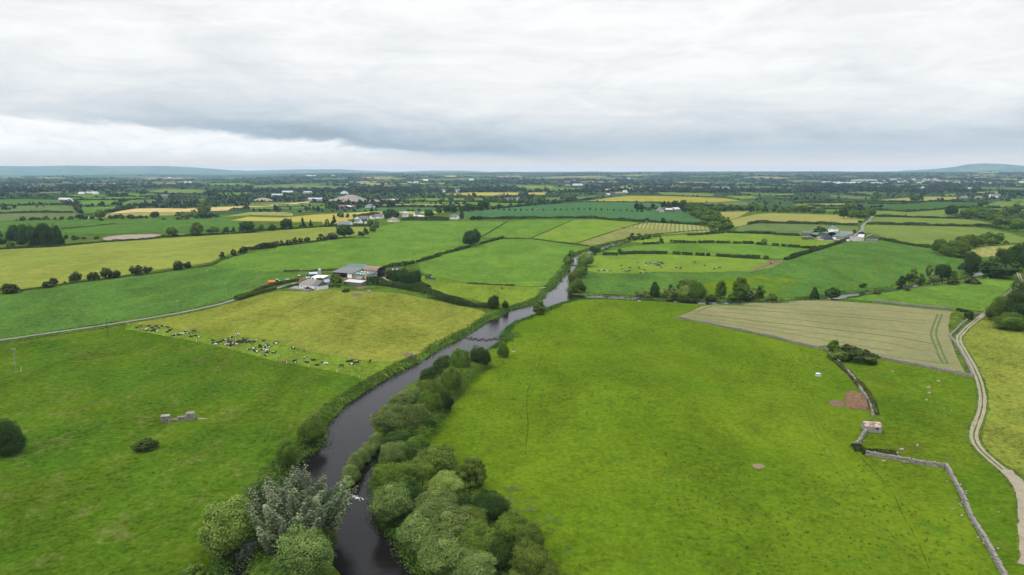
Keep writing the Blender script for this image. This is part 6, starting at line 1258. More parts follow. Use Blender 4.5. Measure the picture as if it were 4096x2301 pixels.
# ---- village bungalows
VB = (('Y:235,446 400,448', 'low bungalow with long dark slate roof behind a clipped hedge', 1.35, 12, 2.8, 3.8, 'gable_x', 'white', 'bslate'), ('Y:502,414 580,416', 'white gabled cottage beside the dark garden tree', 1.0, 11, 3.6, 4.2, 'gable_x', 'white', 'dslate'),
      ('Y:668,424 722,426', 'small cream gabled shed next to the green tree', 1.0, 8, 3.0, 2.5, 'gable_y', 'cream', 'slate'), ('Y:505,350 590,350', 'white bungalow wing with slate roof and chimney', 1.1, 10, 3.2, 3.6, 'gable_y', 'white', 'dslate'),
      ('Y:610,348 740,346', 'long white bungalow with dark roof behind the garden hedge', 1.1, 12, 3.0, 4.0, 'gable_x', 'white', 'dslate'), ('Y:760,332 815,332', 'white gable end with slate porch', 1.0, 9, 3.4, 3.8, 'gable_y', 'white', 'dslate'),
      ('Y:840,318 985,318', 'white bungalow with brown slate roof by the dark grove', 1.0, 11, 3.2, 4.0, 'gable_x', 'white', 'dslate'), ('Y:1070,378 1205,382', 'cream hip roofed bungalow alone at the pasture edge', 1.0, 13, 3.2, 4.4, 'hip', 'cream', 'slate'),
      ('Y:1215,372 1262,368', 'cream garage wing beside the hip roofed bungalow', 1.0, 8, 2.8, 2.2, 'gable_x', 'cream', 'slate'), ('Y:1245,288 1300,290', 'grey steel shed above the broad dark hedge', 1.0, 12, 5, 2.5, 'gable_y', 'conc', 'grey'),
      ('Y:1325,290 1410,290', 'white cottage row with grey roof above the broad hedge', 1.0, 9, 3.4, 3.6, 'gable_x', 'white', 'slate'), ('Y:1330,268 1415,266', 'pale barn behind the cottage row', 1.0, 12, 4.2, 2.6, 'gable_x', 'conc', 'pale'),
      ('Y:1515,292 1560,294', 'white gable house among the village trees', 1.0, 12, 4.6, 5, 'gable_y', 'white', 'dslate'), ('Y:1590,305 1695,305', 'long white roofed shed in the village trees', 1.0, 8, 2.2, 1.4, 'gable_x', 'white', 'whiter'),
      ('Y:2140,330 2265,332', 'white cottage with dark roof at the end of the broad hedge', 1.0, 10, 3.2, 4.2, 'gable_x', 'white', 'dslate'), ('Y:700,130 860,130', 'white bungalow with grey hipped roof beside the red barns', 1.0, 13, 3.2, 4.2, 'hip', 'white', 'bslate'),
      ('Y:220,140 330,150', 'faded red barn with long roof', 1.0, 12, 4.6, 3.0, 'gable_x', 'dconc', 'redroof'), ('Y:330,155 400,158', 'barn with pale roof between the red ones', 1.0, 12, 5, 3.0, 'gable_y', 'dconc', 'pale'), ('Y:430,150 505,152', 'smaller red roofed barn behind the hedge', 1.0, 10, 4.6, 3.0, 'gable_x', 'dconc', 'redroof'),
      ('V:1375,640 1610,638', 'pinkish manor house with slate hip roof under the trees', 1.0, 10, 4.8, 3.8, 'hip', 'pink', 'bslate'), ('V:1660,635 1960,635', 'long white roofed shed behind the manor trees', .85, 9, 4.6, 2.6, 'gable_x', 'dconc', 'pale'), ('V:2020,630 2200,620', 'grey barn with pale roof at the manor end', 1.0, 11, 5, 3.2, 'gable_x', 'conc', 'pale'))
for tx, lab, lx, D, wh, rh, kd, wl, rf in VB:
    c, rz, L = front(tx); ex = ()
    if wl in ('white', 'cream') and L > 8: ex = (('f', 2, .9, 1.8, 1.4, 'window'), ('f', L - 4, .9, 1.8, 1.4, 'window'))
    shed('bungalow' if wl in ('white', 'cream') else 'manor_house' if 'manor house' in lab else 'barn', lab, 'house' if wl in ('white', 'cream', 'pink') else 'barn', c, rz + rng.normal(0, .12), L * lx, D, wh, rh, kd, PT[wl], PT[rf], extra=ex, chim=((0, D / 2, wh + rh),) if wl in ('white', 'cream', 'pink') and L > 9 else ())
# ---- far houses, a few pixels each
def far_house(text, label, w_, d_, wh, rh, wl, rf, kd='gable_x', group=None):
    c = spot(text)[0]; shed('far_house', label, 'house', c[:2], rng.normal(0, .35), w_, d_, wh, rh, kd, PT[wl], PT[rf], group=group)
for a in (('L:660,425', 'white farm shed at the end of the speckled fields', 28, 16, 5, 4, 'pale', 'pale'), ('L:695,432', 'second small white shed at the speckled fields', 16, 12, 5, 4, 'white', 'pale'), ('L:915,345', 'white house among the far left trees', 22, 12, 6, 5, 'white', 'dslate'),
          ('L:975,352', 'low white house next to the far left trees', 18, 12, 5, 4, 'white', 'pale'), ('L:830,352', 'tiny white house by the far left wood', 20, 12, 4, 4, 'white', 'pale'), ('L:1670,396', 'grey house tucked by the far copse', 30, 14, 6, 6, 'conc', 'grey'), ('L:1050,255', 'pale roof deep in the far left woods', 30, 16, 5, 5, 'white', 'grey'),
          ('L:1150,255', 'second pale roof deep in the far left woods', 30, 16, 5, 5, 'white', 'pale'), ('L:1930,238', 'pale farm roof on the far left plain', 44, 20, 6, 5, 'white', 'pale'), ('U:300,440', 'white bungalow with blue hip roof behind the quarry', 24, 16, 5, 6, 'white', 'blue', 'hip'),
          ('U:1575,415', 'white house above the yellow barley patch', 24, 12, 6, 6, 'white', 'slate'), ('U:1745,418', 'white farm with shed at the yellow barley patch', 26, 14, 7, 6, 'white', 'slate'), ('U:1225,298', 'white gable far over the central plain', 34, 18, 8, 7, 'white', 'slate'),
          ('U:1150,298', 'tiny white cottage left of the white gable', 26, 14, 6, 5, 'white', 'slate'), ('U:1350,268', 'white roof line on the central plain', 50, 18, 6, 5, 'white', 'whiter'), ('U:1945,263', 'white house alone on the far central plain', 40, 20, 8, 6, 'white', 'pale'), ('U:500,310', 'white farm on the quarry plain', 34, 16, 5, 5, 'white', 'pale'),
          ('U:2430,528', 'long grey house in the parkland row', 26, 12, 4, 5, 'white', 'bslate'), ('U:2545,535', 'white gable house in the parkland row', 14, 12, 6, 5, 'white', 'slate'), ('3:1075,395', 'grey long roof above the yellow bloom', 40, 14, 5, 4, 'conc', 'slate'), ('3:1120,385', 'white house above the yellow bloom', 16, 12, 6, 5, 'white', 'pale'),
          ('3:972,412', 'pale house by the yellow bloom corner', 18, 12, 5, 5, 'conc', 'pale'), ('3:1965,347', 'long pale factory roof in the right woods', 90, 30, 7, 4, 'pale', 'grey'), ('3:2135,345', 'white shed near the long factory roof', 30, 16, 6, 4, 'white', 'pale'), ('3:700,318', 'white farm far over the central woods', 60, 20, 6, 5, 'white', 'pale'),
          ('3:610,320', 'pink roofed house far over the central woods', 26, 14, 6, 5, 'pink', 'brick'), ('R:1965,402', 'grey cottage on the right hillside', 20, 12, 4, 4, 'conc', 'slate'), ('R:2110,402', 'small grey house right of the cottage', 18, 12, 4, 4, 'conc', 'slate'), ('R:2285,390', 'white house with chimneys on the right hillside', 30, 12, 6, 6, 'white', 'bslate'),
          ('R:2545,278', 'white bungalow at the far right edge', 40, 16, 5, 5, 'white', 'slate'), ('2:510,388', 'blue grey shed roof beside the quarry woods', 30, 14, 5, 4, 'pale', 'blue'), ('2:330,385', 'blue shed roof left of the quarry woods', 44, 14, 5, 4, 'pale', 'lblue'), ('2:240,410', 'pale glasshouse roof beside the earth mound', 36, 14, 4, 3, 'pale', 'lblue'), ('2:580,452', 'blue roofed quarry sheds', 40, 14, 5, 3, 'pink', 'lblue')):
    far_house(*a)
for tx, lab, w_, d_, wh, wl in (('R:940,231', 'big grey warehouse above the town', 160, 60, 17, 'pale'), ('R:580,236', 'long white factory left of the warehouse', 116, 30, 7, 'white'), ('R:750,244', 'long low white factory below the warehouse', 170, 30, 8, 'white'), ('R:1075,246', 'white factory right of the warehouse', 80, 30, 8, 'white'), ('R:2600,235', 'white shed at the far right of town', 60, 30, 8, 'white'), ('2:540,233', 'white town roofs under the far left hills', 110, 40, 9, 'white'), ('2:740,233', 'second white town roof under the far left hills', 60, 40, 8, 'white')):
    c = spot(tx)[0]; D_ = np.hypot(c[0], c[1]); k = D_ / 6500
    shed('warehouse', lab, 'factory', c[:2], rng.normal(0, .05), w_, d_, wh, wh * .12, 'gable_x', PT[wl], PT['pale' if wl == 'pale' else 'whiter'])
for k in range(62):
    u_ = rng.uniform(1060, 1720) if k < 48 else rng.uniform(1700, 2250); c = spot(f'R:{u_:.1f},{rng.uniform(200, 252) if k < 48 else rng.uniform(228, 245):.1f}')[0]; s_ = np.hypot(c[0], c[1]) / 3800
    shed('town_house', 'small pale house packed among others in the far town', 'house', c[:2], rng.uniform(-.6, .6), rng.uniform(8, 18) * s_, 8 * s_, 3.8 * s_, 3.0 * s_, 'gable_x', PT[['pale', 'cream', 'pink', 'conc'][int(rng.integers(0, 4))]], PT[['slate', 'dslate', 'brick', 'pale'][int(rng.integers(0, 4))]], group='houses of the far town')
for k in range(14):
    u_, v_ = rng.uniform(0, 4096), rng.uniform(712, 770); c = hit1(u_, v_)
    if np.hypot(c[0], c[1]) > 11000: continue
    s_ = np.hypot(c[0], c[1]) / 4200
    shed('far_house', 'tiny white house scattered over the wooded plain', 'house', c[:2], rng.uniform(-.5, .5), 12 * s_, 8 * s_, 3.6 * s_, 2.6 * s_, 'gable_x', PT['white'], PT[['slate', 'pale', 'dslate'][k % 3]], group='houses scattered over the plain')
# ------------------------------------------------------------------ dry stone walls, boulders, ruin
def stone_at(vs, fs, c, sx, sy, sz, rz):
    k = rng.uniform(.72, 1.08, (8, 3)); b = np.array([(-1, -1, -1), (1, -1, -1), (1, 1, -1), (-1, 1, -1), (-1, -1, 1), (1, -1, 1), (1, 1, 1), (-1, 1, 1)]) * k * [sx, sy, sz]
    cs, sn = math.cos(rz), math.sin(rz); b = np.column_stack([b[:, 0] * cs - b[:, 1] * sn, b[:, 0] * sn + b[:, 1] * cs, b[:, 2]]) + c
    n = len(vs) * 8; vs.append(b); fs += [[n + i for i in q] for q in ((0, 3, 2, 1), (4, 5, 6, 7), (0, 1, 5, 4), (1, 2, 6, 5), (2, 3, 7, 6), (3, 0, 4, 7))]
def stone_wall(text, label, hgt=1.25, wid=.75, ruin=.15):
    hgt *= .82; wid *= .72; p_ = spot(text)[:, :2]; vs, fs = [], []
    for a, b in zip(p_[:-1], p_[1:]):
        L = np.linalg.norm(b - a); d = (b - a) / L; n_ = np.array([-d[1], d[0]]); rz = math.atan2(d[1], d[0]); s = 0
        while s < L:
            w = rng.uniform(.35, .8); h_ = hgt * (1 + .18 * math.sin(s / 3.1) - (ruin * 2.2 if rng.random() < ruin else 0)); z = 0
            while z < h_:
                t = rng.uniform(.2, .34)
                for sd in (-.25, .25):
                    c = a + d * (s + w / 2) + n_ * (sd * wid * (1.15 - .35 * z / hgt) + rng.normal(0, .04)); g_ = height(c[:1], c[1:2])[0]
                    stone_at(vs, fs, [c[0], c[1], g_ + z + t / 2], w * .54, wid * .31, t * .56, rz + rng.normal(0, .12))
                z += t
            s += w
    for _ in range(int(len(p_) * 2)):
        i = int(rng.integers(0, len(p_) - 1)); c = p_[i] + (p_[i + 1] - p_[i]) * rng.random() + rng.normal(0, 1.0, 2); stone_at(vs, fs, [c[0], c[1], height(c[:1], c[1:2])[0] + .2], .3, .25, .2, rng.uniform(0, 3))
    return tag(add_mesh('stone_wall', np.vstack(vs), quads=np.array(fs), mats=[STONE]), label, 'stone wall')
stone_wall('M:1700,799 D:0,75 50,88 100,105 180,122 255,141', 'dry stone wall along the lower edge of the barley field')
stone_wall('D:285,142 305,152', 'short wall stub beside the barley gate', 1.2, .8, .3)
stone_wall('D:312,175 345,200 375,226', 'broken dry stone wall stub below the scrub', 1.2, .9, .3)
stone_wall('D:400,255 440,298 470,335 490,370 505,395 530,430 548,462 556,492 568,535', 'overgrown dry stone wall beside the manure heap', 1.3, .9, .25)
stone_wall('D:527,618 510,645 492,672 470,702', 'pale tumbled stone wall below the red roofed hut', 1.3, 1.1, .25)
stone_wall('D:525,752 570,760 620,768 670,776 720,786 780,796 830,806 880,812 925,818 990,826', 'pale dry stone wall crossing the rough pasture', 1.35, .95, .12)
stone_wall('D:990,826 1005,850 1025,888 1045,925 1062,955 1085,1000 1105,1042 1118,1085 1135,1122 1155,1160 1180,1195 1205,1235 1225,1270 1250,1318 1275,1365 1300,1410 1325,1460 1360,1530', 'long grey dry stone wall descending to the lower right corner', 1.3, 1.0, .1)
stone_wall('D:582,186 640,200 700,214 770,227 850,242 910,254 970,267 1040,283 1100,297 1140,303', 'dry stone wall between barley and rough pasture', 1.2, .8, .12)
stone_wall('D:1142,300 1130,268 1105,215 1080,170 1050,120 1022,82 1010,70 K:560,1290 620,1230 700,1165', 'dry stone wall curving beside the gravel track', 1.2, .8, .1)
stone_wall('K:790,1100 850,1075 910,1075', 'mossy wall end at the track gateway', 1.2, .8, .2)
stone_wall('K:1005,1088 1100,1100 1200,1122', 'low stone wall from the gateway to the dark bushes', 1.1, .8, .15)
stone_wall('4:1090,1352 1250,1368 1400,1387 1550,1402 1700,1415 1780,1420', 'pale stone wall along the top of the barley field', 1.3, .9, .1)
stone_wall('X:0,620 140,622 300,632 380,645 560,668 620,690 680,668 780,650', 'low grey garden wall around the concrete yard', 1.0, .35, .0)

def boulder(text, w, h, label, m_=None, rz=0, name='boulder'):
    loc = spot(text)[0]; bm = bmesh.new(); bmesh.ops.create_icosphere(bm, subdivisions=2, radius=1)
    for v in bm.verts: v.co = Vector(v.co) * random.uniform(.8, 1.1); v.co.x *= w * .36; v.co.y *= w * .25; v.co.z = max(v.co.z, -.4) * h * .8
    me = bpy.data.meshes.new(name); bm.to_mesh(me); bm.free(); me.materials.append(m_ or PALESTONE); o = link(name, me); o.location = loc + [0, 0, .2]; o.rotation_euler = (0, 0, rz); return tag(o, label, 'boulder')
for a in (('D:680,272', 1.8, .5, 'flat pale stone below the barley wall'), ('D:945,328', 2.0, .6, 'pale flat boulder nearest the track wall'), ('D:888,366', 2.4, 1.0, 'boulder with a dark bush clinging to it'), ('D:893,398', 2.0, .8, 'white boulder below the bushy one'), ('D:876,437', 1.6, .5, 'low pinkish boulder of the middle pair'),
          ('D:980,487', .8, .4, 'tiny white stone beside the white boulder'), ('D:1020,503', 1.0, .6, 'bright white stone near the track bend'), ('D:988,529', .7, .4, 'small white stone under the bright one'), ('D:823,703', 1.7, 1.0, 'long pale boulder standing in the grass'), ('D:733,726', 2.0, .8, 'grey slab boulder by the wall bend'),
          ('D:705,745', 1.7, .5, 'low pinkish stones by the wall bend'), ('D:1080,1108', 1.4, .5, 'pale stones fallen beside the long wall'), ('D:1295,1086', .8, .3, 'small stone below the track'), ('D:630,790', 1.8, .35, 'flat stones in front of the pale wall'), ('D:1255,510', .8, .4, 'stone on the far side of the track'),
          ('G:985,665', 3.4, .8, 'white stone slab on the big pasture by the stream'), ('B:865,262', 1.6, .5, 'pale stone beside the river trees'), ('3:390,1232', 7.0, .6, 'long pale slab on the far left bank'), ('J:768,280', 1.2, .8, 'white stone on the left bank'), ('J:500,1245', 3.0, .4, 'flat stones on the right bank'), ('B:540,192', 1.8, .6, 'pale rocks at the drinking spot'), ('B:515,172', 2.2, .6, 'brown rocks at the drinking spot'),
          ('1:1840,1077', 2.2, .5, 'pale bag in the bush row pasture'), ('K:1035,468', 3.0, .6, 'pale rock on the stream field edge')):
    boulder(*a, rz=rng.uniform(-.5, .5))
boulder('C:1225,1232', 6.5, 1.3, 'grey slab boulder under the dark bush', STONE, .5)
loc = spot('W:310,500')[0]; t = thing('stone_ruin', 'ruined stone wall with two block ends in the left pasture', 'ruin', loc, .30)
for nm, x0, y0, x1, y1, h_ in (('pillar', -3.6, -1.0, -1.1, .8, 2.3), ('pillar', 4.0, -.6, 6.6, 1.0, 2.2), ('wall', -1.1, -.1, 1.4, .8, .7), ('wall', 1.4, -.1, 4.0, .7, 1.3)):
    vs, fs = [], []; z = 0
    while z < h_:
        tt = rng.uniform(.3, .45); x = x0
        while x < x1 - .1:
            ww = rng.uniform(.5, .9); stone_at(vs, fs, [min(x + ww / 2, x1 - .2), (y0 + y1) / 2, z + tt / 2], ww * .56, (y1 - y0) * .52, tt * .58, rng.normal(0, .06)); x += ww
        z += tt
    add_mesh(nm, np.vstack(vs), quads=np.array(fs), mats=[STONE], parent=t)
mb = MB(); mb.slab([(-3.7, -1.1, 2.5), (-1.0, -1.1, 2.4), (-1.0, .9, 2.45), (-3.7, .9, 2.55)], .2); mb.build('cap_stone', STONE, t); mb = MB(); mb.slab([(4.2, .0, 2.55), (6.7, -.1, 2.6), (6.7, 1.1, 2.65), (4.2, 1.0, 2.6)], .25); mb.build('cap_stone', STONE, t)
MB().slab([(7.5, -.4, .35), (10.5, -1.6, .3), (10.8, -.9, .3), (7.8, .4, .35)], .3).build('fallen_slab', PITSOIL, t)
# stone hut with curved red roof
c, rz, L = front('Z:640,745 1000,785'); shed('stone_hut', 'small stone hut with curved rusty red roof on the wall', 'hut', c, rz + .05, 5.2, 3.8, 1.9, 1.0, 'barrel_x', PT['stone'], PT['redrust'], extra=(('f', 3.3, 1.2, 1.0, .55, 'dark'),), over=.15)
# water trough
loc = spot('D:250,297')[0]; t = thing('water_tank', 'white plastic water tank on bare soil near the wall', 'water tank', loc + [0, 0, .15], .1); MB().box(-.9, -.6, .1, .9, .6, 1.1).build('tank', PT['lblue'], t); MB().box(-.95, -.65, 0, .95, .65, .1).box(-.92, -.62, 1.1, .1, .62, 1.16).build('frame', PT['frame'], t)
# ring feeder by the farm
loc = spot('Q:1425,652')[0]; t = thing('ring_feeder', 'pale round bale feeder on the dark mud patch', 'feeder', loc + [0, 0, .3])
MB().loft([[(1.2 * math.cos(a), 1.2 * math.sin(a), z) for a in np.linspace(0, 6.283, 20, endpoint=False)] for z in (0, .7)], False).build('ring', PT['pale'], t)

# fallen dead branches
def dead_branch(text, L, label, seed, n=26):
    rs = random.Random(seed); loc = spot(text)[0]; mb = MB()
    def grow_(p, d, L_, r_, k):
        e = p + d * L_; e.z = max(e.z, .1); mb.tube(p, e, r_, r_ * .65, 5, False)
        if k:
            for _ in range(rs.choice((2, 3, 3))): grow_(e, (d + Vector((rs.uniform(-.8, .8), rs.uniform(-.8, .8), rs.uniform(-.25, .45)))).normalized(), L_ * rs.uniform(.5, .8), r_ * .6, k - 1)
    for j in range(n // 8): grow_(Vector((rs.uniform(-.3, .3) * L, rs.uniform(-.2, .2) * L, .1)), Vector((rs.uniform(-1, 1), rs.uniform(-.7, .7), rs.uniform(.0, .35))).normalized(), L * .32, .085, 3)
    o = mb.build('dead_branch', DEADWOOD); o.location = loc + [0, 0, .25]; tag(o, label, 'dead branch')
dead_branch('B:1095,950', 5.0, 'largest fallen dead branch beside the trees', 1, 30); dead_branch('B:1075,1015', 2.6, 'curved dead branch below the largest one', 2, 16); dead_branch('B:1140,1078', 5.0, 'spreading dead branch tangle in the big pasture', 3, 30); dead_branch('B:1180,1015', 2.6, 'thin dead twig pile next to the largest branch', 4, 16)
dead_branch('B:1265,1155', 4.2, 'upright dead branch pile near the tree edge', 5, 26); dead_branch('B:1310,1190', 2.2, 'small dead twigs near the upright pile', 6, 16); dead_branch('B:1380,1300', 2.8, 'lone dead branch lowest in the pasture', 7, 20)
dead_branch('A:790,722', 3.0, 'drowned branch sticking from the river', 8, 20)

# weir stones and foam
vs, fs = [], []
for t in np.linspace(0, 1, 70):
    p_ = on_plane([[1300 + (800 + 235 * t) / 1.446, 1300 + (74 + 12 * math.sin(t * 3) + 4 * rng.normal()) / 1.446]])[0]; k = rng.uniform(.25, .6); stone_at(vs, fs, [p_[0], p_[1], .06], k * 1.3, k, .16, rng.uniform(0, 3))
tag(add_mesh('stone_weir', np.vstack(vs), quads=np.array(fs), mats=[WETSTONE]), 'low line of stones across the river', 'weir')
vs, fs = [], []
for t in np.linspace(0, 1, 44):
    p_ = on_plane([[2000 + (628 + 66 * t) / 2.22636, 600 + (1028 + 2 * rng.normal()) / 2.22636]])[0]; k = rng.uniform(.3, .7); stone_at(vs, fs, [p_[0], p_[1], .06], k * 1.3, k, .18, rng.uniform(0, 3))
tag(add_mesh('stone_weir', np.vstack(vs), quads=np.array(fs), mats=[WETSTONE]), 'thin stone weir on the upper river', 'weir')
FOAM = plain('foam', (.75, .76, .78), .6, .2, .15, 4); vs, q_ = [], []
def foam(text, n, sx):
    P_ = on_plane(src(text)); ends = P_[:, :2]
    for _ in range(n):
        t = rng.random(); c = ends[0] + (ends[1] - ends[0]) * t + rng.normal(0, .35, 2); a = math.atan2(*(ends[1] - ends[0])[::-1]) + rng.normal(0, .25); L = rng.uniform(.1, .45) * sx; w = rng.uniform(.03, .08); i = len(vs)
        for u_, v_ in ((-L, 0), (0, -w), (L, 0), (0, w)): vs.append((c[0] + u_ * math.cos(a) - v_ * math.sin(a), c[1] + u_ * math.sin(a) + v_ * math.cos(a), .05 + .03 * rng.random()))
        q_.append((i, i + 1, i + 2, i + 3))
foam('A:915,1022 985,1050', 60, 1.0); foam('A:925,1035 960,1045', 30, .8); foam('A:888,1078 920,1070', 40, .8)
tag(add_mesh('foam', np.array(vs), quads=np.array(q_), mats=[FOAM]), 'white water spilling between the weed bank and the island', kind='stuff')

# ------------------------------------------------------------------ poles, electric fence posts
POLE = plain('creosote', (.075, .058, .045), .9, .1, .3, 2); PALEPOLE = plain('weathered_pole', (.24, .235, .22), .9, .1, .3, 2); FPOST = plain('fence_post_white', (.75, .75, .70), .6, .2, .1, 3)
def pole(base, hpx, label, m_, cross=True, box=False):
    k = base.split(':')[0]; loc = spot(base)[0]; D_ = np.hypot(loc[0], loc[1]); h_ = hpx / VIEW[k][2] * D_ / FP * 1.02
    t = thing('utility_pole', label, 'pole', loc, rng.uniform(-.3, .6)); w = max(.14, D_ * .00016); MB().tube((0, 0, -.5), (0, 0, h_), w, w * .75, 8).build('post', m_, t)
    if cross:
        MB().box(-.95, -.06, h_ - .35, .95, .06, h_ - .22).build('crossarm', m_, t)
        for x in (-.85, 0, .85): MB().tube((x, 0, h_ - .22), (x, 0, h_ + (.02 if x else .15)), .06).build('insulator', PT['frame'], t)
    if box: MB().box(-.35, -.55, h_ * .45, .35, -.12, h_ * .68).build('transformer', PT['galv'], t)
for a in (('C:893,314', 134, 'dark wooden pole standing by the tarmac lane', POLE, False), ('C:132,580', 150, 'pale utility pole at the edge of the left pasture', PALEPOLE), ('C:1477,122', 108, 'pale utility pole beside the lane', PALEPOLE), ('2:67,1176', 86, 'pale pole behind the orange tanker', PALEPOLE), ('2:1113,962', 82, 'pale pole in the pasture behind the farm', PALEPOLE),
          ('2:1632,868', 78, 'dark pole alone in the middle pasture', POLE), ('2:1350,796', 54, 'thin pale pole in the upper pasture', PALEPOLE), ('2:2122,726', 52, 'pale pole on the weedy fence line', PALEPOLE), ('2:2205,671', 38, 'small pale pole at the top of the fence line', PALEPOLE), ('1:2013,1281', 90, 'pale pole in the cool pasture', PALEPOLE), ('1:2294,1176', 88, 'pale pole near the brown trailer', PALEPOLE), ('Q:20,250', 70, 'pole carrying a grey transformer by the farm', PALEPOLE, True, True),
          ('1:2143,738', 60, 'pole in front of the big round tree', PALEPOLE), ('1:1884,760', 40, 'short pole in the quarry tree row', PALEPOLE), ('1:2392,800', 55, 'thin pole in the barley field', PALEPOLE), ('4:718,690', 65, 'thin mast behind the white farmhouse', POLE, False)):
    pole(*a)
for i, tx in enumerate(('N:440,312', 'N:990,412', 'N:1842,578', 'O:560,712', 'O:1598,958', 'P:303,664', 'P:873,768', 'P:1594,890', 'A:967,412')):
    loc = spot(tx)[0]; o = MB().tube((0, 0, -.2), (0, 0, 1.35), .07, .05, 6).build('fence_post', FPOST); o.location = loc; tag(o, f'white electric fence post, {ordinal(i + 1)} from the left along the grazed strip', 'fence post', 'electric fence posts')
o = MB().tube((0, 0, -.2), (.35, 0, 2.6), .08, .06, 6).build('marker_post', PT['lime']); o.location = spot('C:172,598')[0]; tag(o, 'yellow stay guard beside the left pasture pole', 'post')

# ------------------------------------------------------------------ hills at the horizon
def hill(name, sky, dist, depth, foot, label):
    p_ = src(sky); us = np.linspace(p_[0, 0], p_[-1, 0], 160); vs_ = np.interp(us, p_[:, 0], p_[:, 1]) + np.cumsum(rng.normal(0, .22, 160)) * .25; rows_ = []
    d = rays(np.stack([us, vs_], 1)); az = np.arctan2(d[:, 0], d[:, 1])
    for f in np.linspace(0, 1, 34):
        r = dist - depth + depth * 1.7 * f; k = np.sin(math.pi * np.clip(f * 1.7 / 2, 0, 1)) ** 1.3
        top = CAMZ + d[:, 2] * dist
        z = foot + (top - foot) * k * (1 + (.06 * np.sin(az * 60 + f * 9) + .05 * np.sin(az * 140 - f * 14)) * (1 - k))
        rows_.append(np.stack([r * np.sin(az), r * np.cos(az), z], 1))
    V_ = np.stack(rows_); n, m_ = V_.shape[:2]; i = np.arange(n * m_).reshape(n, m_); q = np.stack([i[:-1, :-1], i[:-1, 1:], i[1:, 1:], i[1:, :-1]], -1).reshape(-1, 4)
    tag(add_mesh(name, V_.reshape(-1, 3), quads=q[:, ::-1], mats=[G['far hill']], smooth=True), label, kind='structure')
hill('hills', 'L:-900,62 0,62 300,65 700,58 1200,62 1700,60 2000,75 2350,100 2576,108 2:400,170 800,168 1000,180 1300,190 1640,180 1950,182 2200,195 2449,203 3:130,192 300,206 600,215', 25000, 6500, -20, 'long blue hills under the western sky')
hill('hills', 'R:1300,112 1480,104 1680,92 1800,80 1900,65 2000,45 2100,38 2180,36 2350,42 2576,62 2900,90', 21000, 3800, 10, 'rounded blue hill at the right horizon')

# ------------------------------------------------------------------ air
HAZE = new_mat('haze_air'); pv = X.nt.nodes.new('ShaderNodeVolumePrincipled'); pv.inputs['Color'].default_value = (.50, .74, 1.0, 1); pv.inputs['Density'].default_value = 3.9e-5; pv.inputs['Anisotropy'].default_value = 0.0
om = X.nt.nodes.new('ShaderNodeOutputMaterial'); X.nt.links.new(pv.outputs[0], om.inputs['Volume'])
o = MB().box(-33000, -1500, -25, 33000, 33000, 262).build('haze', HAZE); tag(o, 'pale blue air over the plain', kind='stuff')

# ------------------------------------------------------------------ sky: layered overcast over a Nishita sky
w = bpy.data.worlds.new('World'); SC.world = w; w.use_nodes = True; nt = w.node_tree; nt.nodes.clear(); X.nt = nt
SUN_EL, SUN_AZ = R(48), R(-118)                              # azimuth from the viewing direction, negative to the left
sky = nt.nodes.new('ShaderNodeTexSky'); sky.sky_type = 'NISHITA'; sky.sun_disc = False; sky.sun_elevation = SUN_EL; sky.sun_rotation = SUN_AZ; sky.air_density = 1; sky.dust_density = 2
tc = X(nt.nodes.new('ShaderNodeTexCoord').outputs['Generated']); sp = nt.nodes.new('ShaderNodeSeparateXYZ'); nt.links.new(tc.k, sp.inputs[0])
x, y, z = (X(sp.outputs[i]) for i in range(3))
az = X.math('ARCTAN2', x, y); el = X.math('ARCSINE', z)
def comb(a, b, c=0.0):
    n = nt.nodes.new('ShaderNodeCombineXYZ')
    for i, q in enumerate((a, b, c)): setin(n.inputs[i], q)
    return X(n.outputs[0])
zc = X.math('MAXIMUM', z, 0.0) + .075
cl = comb(x / zc, y / zc)                                    # cloud deck seen in perspective
n1 = noise(mapping(cl, (.42, .60, 1)), 1.0, 5, .55, .5); n2 = noise(mapping(cl, (1.1, 1.9, 1), (0, 0, .15)), 1.0, 5, .6, .6); n3 = noise(comb(az * 6.0, el * 24.0, 2.0), 1.0, 6, .6, .7); n4 = noise(comb(az * 22.0, el * 60.0, 7.0), 1.0, 4, .6, .5)
def ramp(t, stops):
    r_ = nt.nodes.new('ShaderNodeValToRGB'); setin(r_.inputs[0], t); e = r_.color_ramp.elements
    while len(e) > 1: e.remove(e[-1])
    e[0].position = stops[0][0]; e[0].color = (*[stops[0][1]] * 3, 1)
    for p_, c in stops[1:]: k = e.new(p_); k.color = (*[c] * 3, 1)
    return X(r_.outputs[0])
base = ramp(z, [(0, .34), (.012, .27), (.03, .225), (.045, .232), (.068, .280), (.092, .304), (.125, .314), (.165, .322), (.21, .335), (.30, .335), (.50, .40), (.75, .74), (1.0, 1.05)]) * 2.95
tex = (n1 - .46) * .22 + (n2 - .47) * .14 + (n3 - .48) * .44 + (n4 - .48) * .10 - smooth(-az, .05, .35) * smooth(z, .03, .06) * (1.0 - smooth(z, .11, .17)) * .06
near_h = smooth(z, .0, .05)
lum = base * (1.0 + tex * (.25 + .75 * near_h) * (1.0 - smooth(z, .25, .6) * .5))
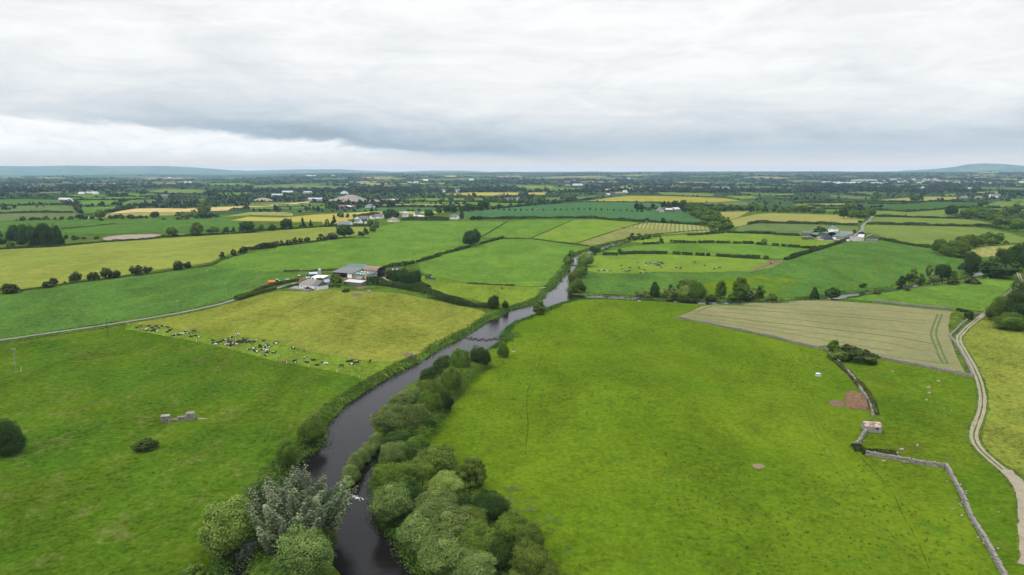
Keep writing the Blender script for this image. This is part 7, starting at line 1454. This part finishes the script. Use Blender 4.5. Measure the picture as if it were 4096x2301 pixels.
# a darker streak over the left hills with a bright break below it
edge = .0270 + (-.14 - az) * .080
t_ = el + (n3 - .5) * .040 + (n4 - .5) * .014 - edge
win = X.math('EXPONENT', -((az + .20) * (az + .20)) / (.26 * .26))
dark = smooth(t_, -.005, .010) * X.math('EXPONENT', -(X.math('MAXIMUM', t_, 0.0)) / .022) * win
gap = (1.0 - smooth(t_, -.006, .005)) * (1.0 - smooth(az, -.28, -.06)) * smooth(el, .002, .030)
lum = lum * (1.0 - dark * .38); lum = lum + gap * (1.06 + (n4 - .5) * .5 - lum) * .9
lum = X.math('MAXIMUM', lum, .05)
grey = 1.0 - smooth(lum, .42, 1.02)                           # thicker cloud is bluer
cc = mixc(grey, (.99, 1.0, 1.0), (.73, .905, 1.06)); cc = mixc(1.0 - smooth(z, .0, .026), cc, (1.25, 1.0, .80))
vm = nt.nodes.new('ShaderNodeVectorMath'); vm.operation = 'SCALE'; nt.links.new(cc.k, vm.inputs[0]); setin(vm.inputs[3], lum * 10.0)
mixn = mixc(.96, X(sky.outputs[0]), X(vm.outputs[0])); mixn.k.node.clamp_factor = True
bg = nt.nodes.new('ShaderNodeBackground'); nt.links.new(mixn.k, bg.inputs[0]); bg.inputs[1].default_value = .1
ow = nt.nodes.new('ShaderNodeOutputWorld'); nt.links.new(bg.outputs[0], ow.inputs[0])

ld = bpy.data.lights.new('sun', 'SUN'); ld.energy = 1.5; ld.angle = R(11); ld.color = (1, .96, .90); lo = bpy.data.objects.new('sun', ld); COL.objects.link(lo)
sv = Vector((math.sin(SUN_AZ) * math.cos(SUN_EL), math.cos(SUN_AZ) * math.cos(SUN_EL), math.sin(SUN_EL))); lo.rotation_euler = sv.to_track_quat('Z', 'Y').to_euler(); lo.location = (0, 0, 120)

# ------------------------------------------------------------------ camera and output
cd = bpy.data.cameras.new('camera'); co = bpy.data.objects.new('camera', cd); COL.objects.link(co); SC.camera = co
co.location = (0, 0, CAMZ); co.rotation_euler = (math.pi / 2 - PITCH, 0, 0); cd.sensor_fit = 'HORIZONTAL'; cd.sensor_width = 36; cd.lens = 36 * FP / 4096; cd.clip_start = 1; cd.clip_end = 80000
SC.view_settings.view_transform = 'Standard'; SC.view_settings.look = 'None'; SC.view_settings.exposure = 0; SC.view_settings.gamma = 1
SC.render.engine = 'CYCLES'; c = SC.cycles; c.max_bounces = 4; c.diffuse_bounces = 2; c.glossy_bounces = 2; c.transmission_bounces = 3; c.volume_bounces = 0; c.use_denoising = True; c.denoiser = 'OPENIMAGEDENOISE'; c.denoising_input_passes = 'RGB_ALBEDO_NORMAL'; c.sample_clamp_indirect = 4; c.use_adaptive_sampling = False
SC.render.film_transparent = False
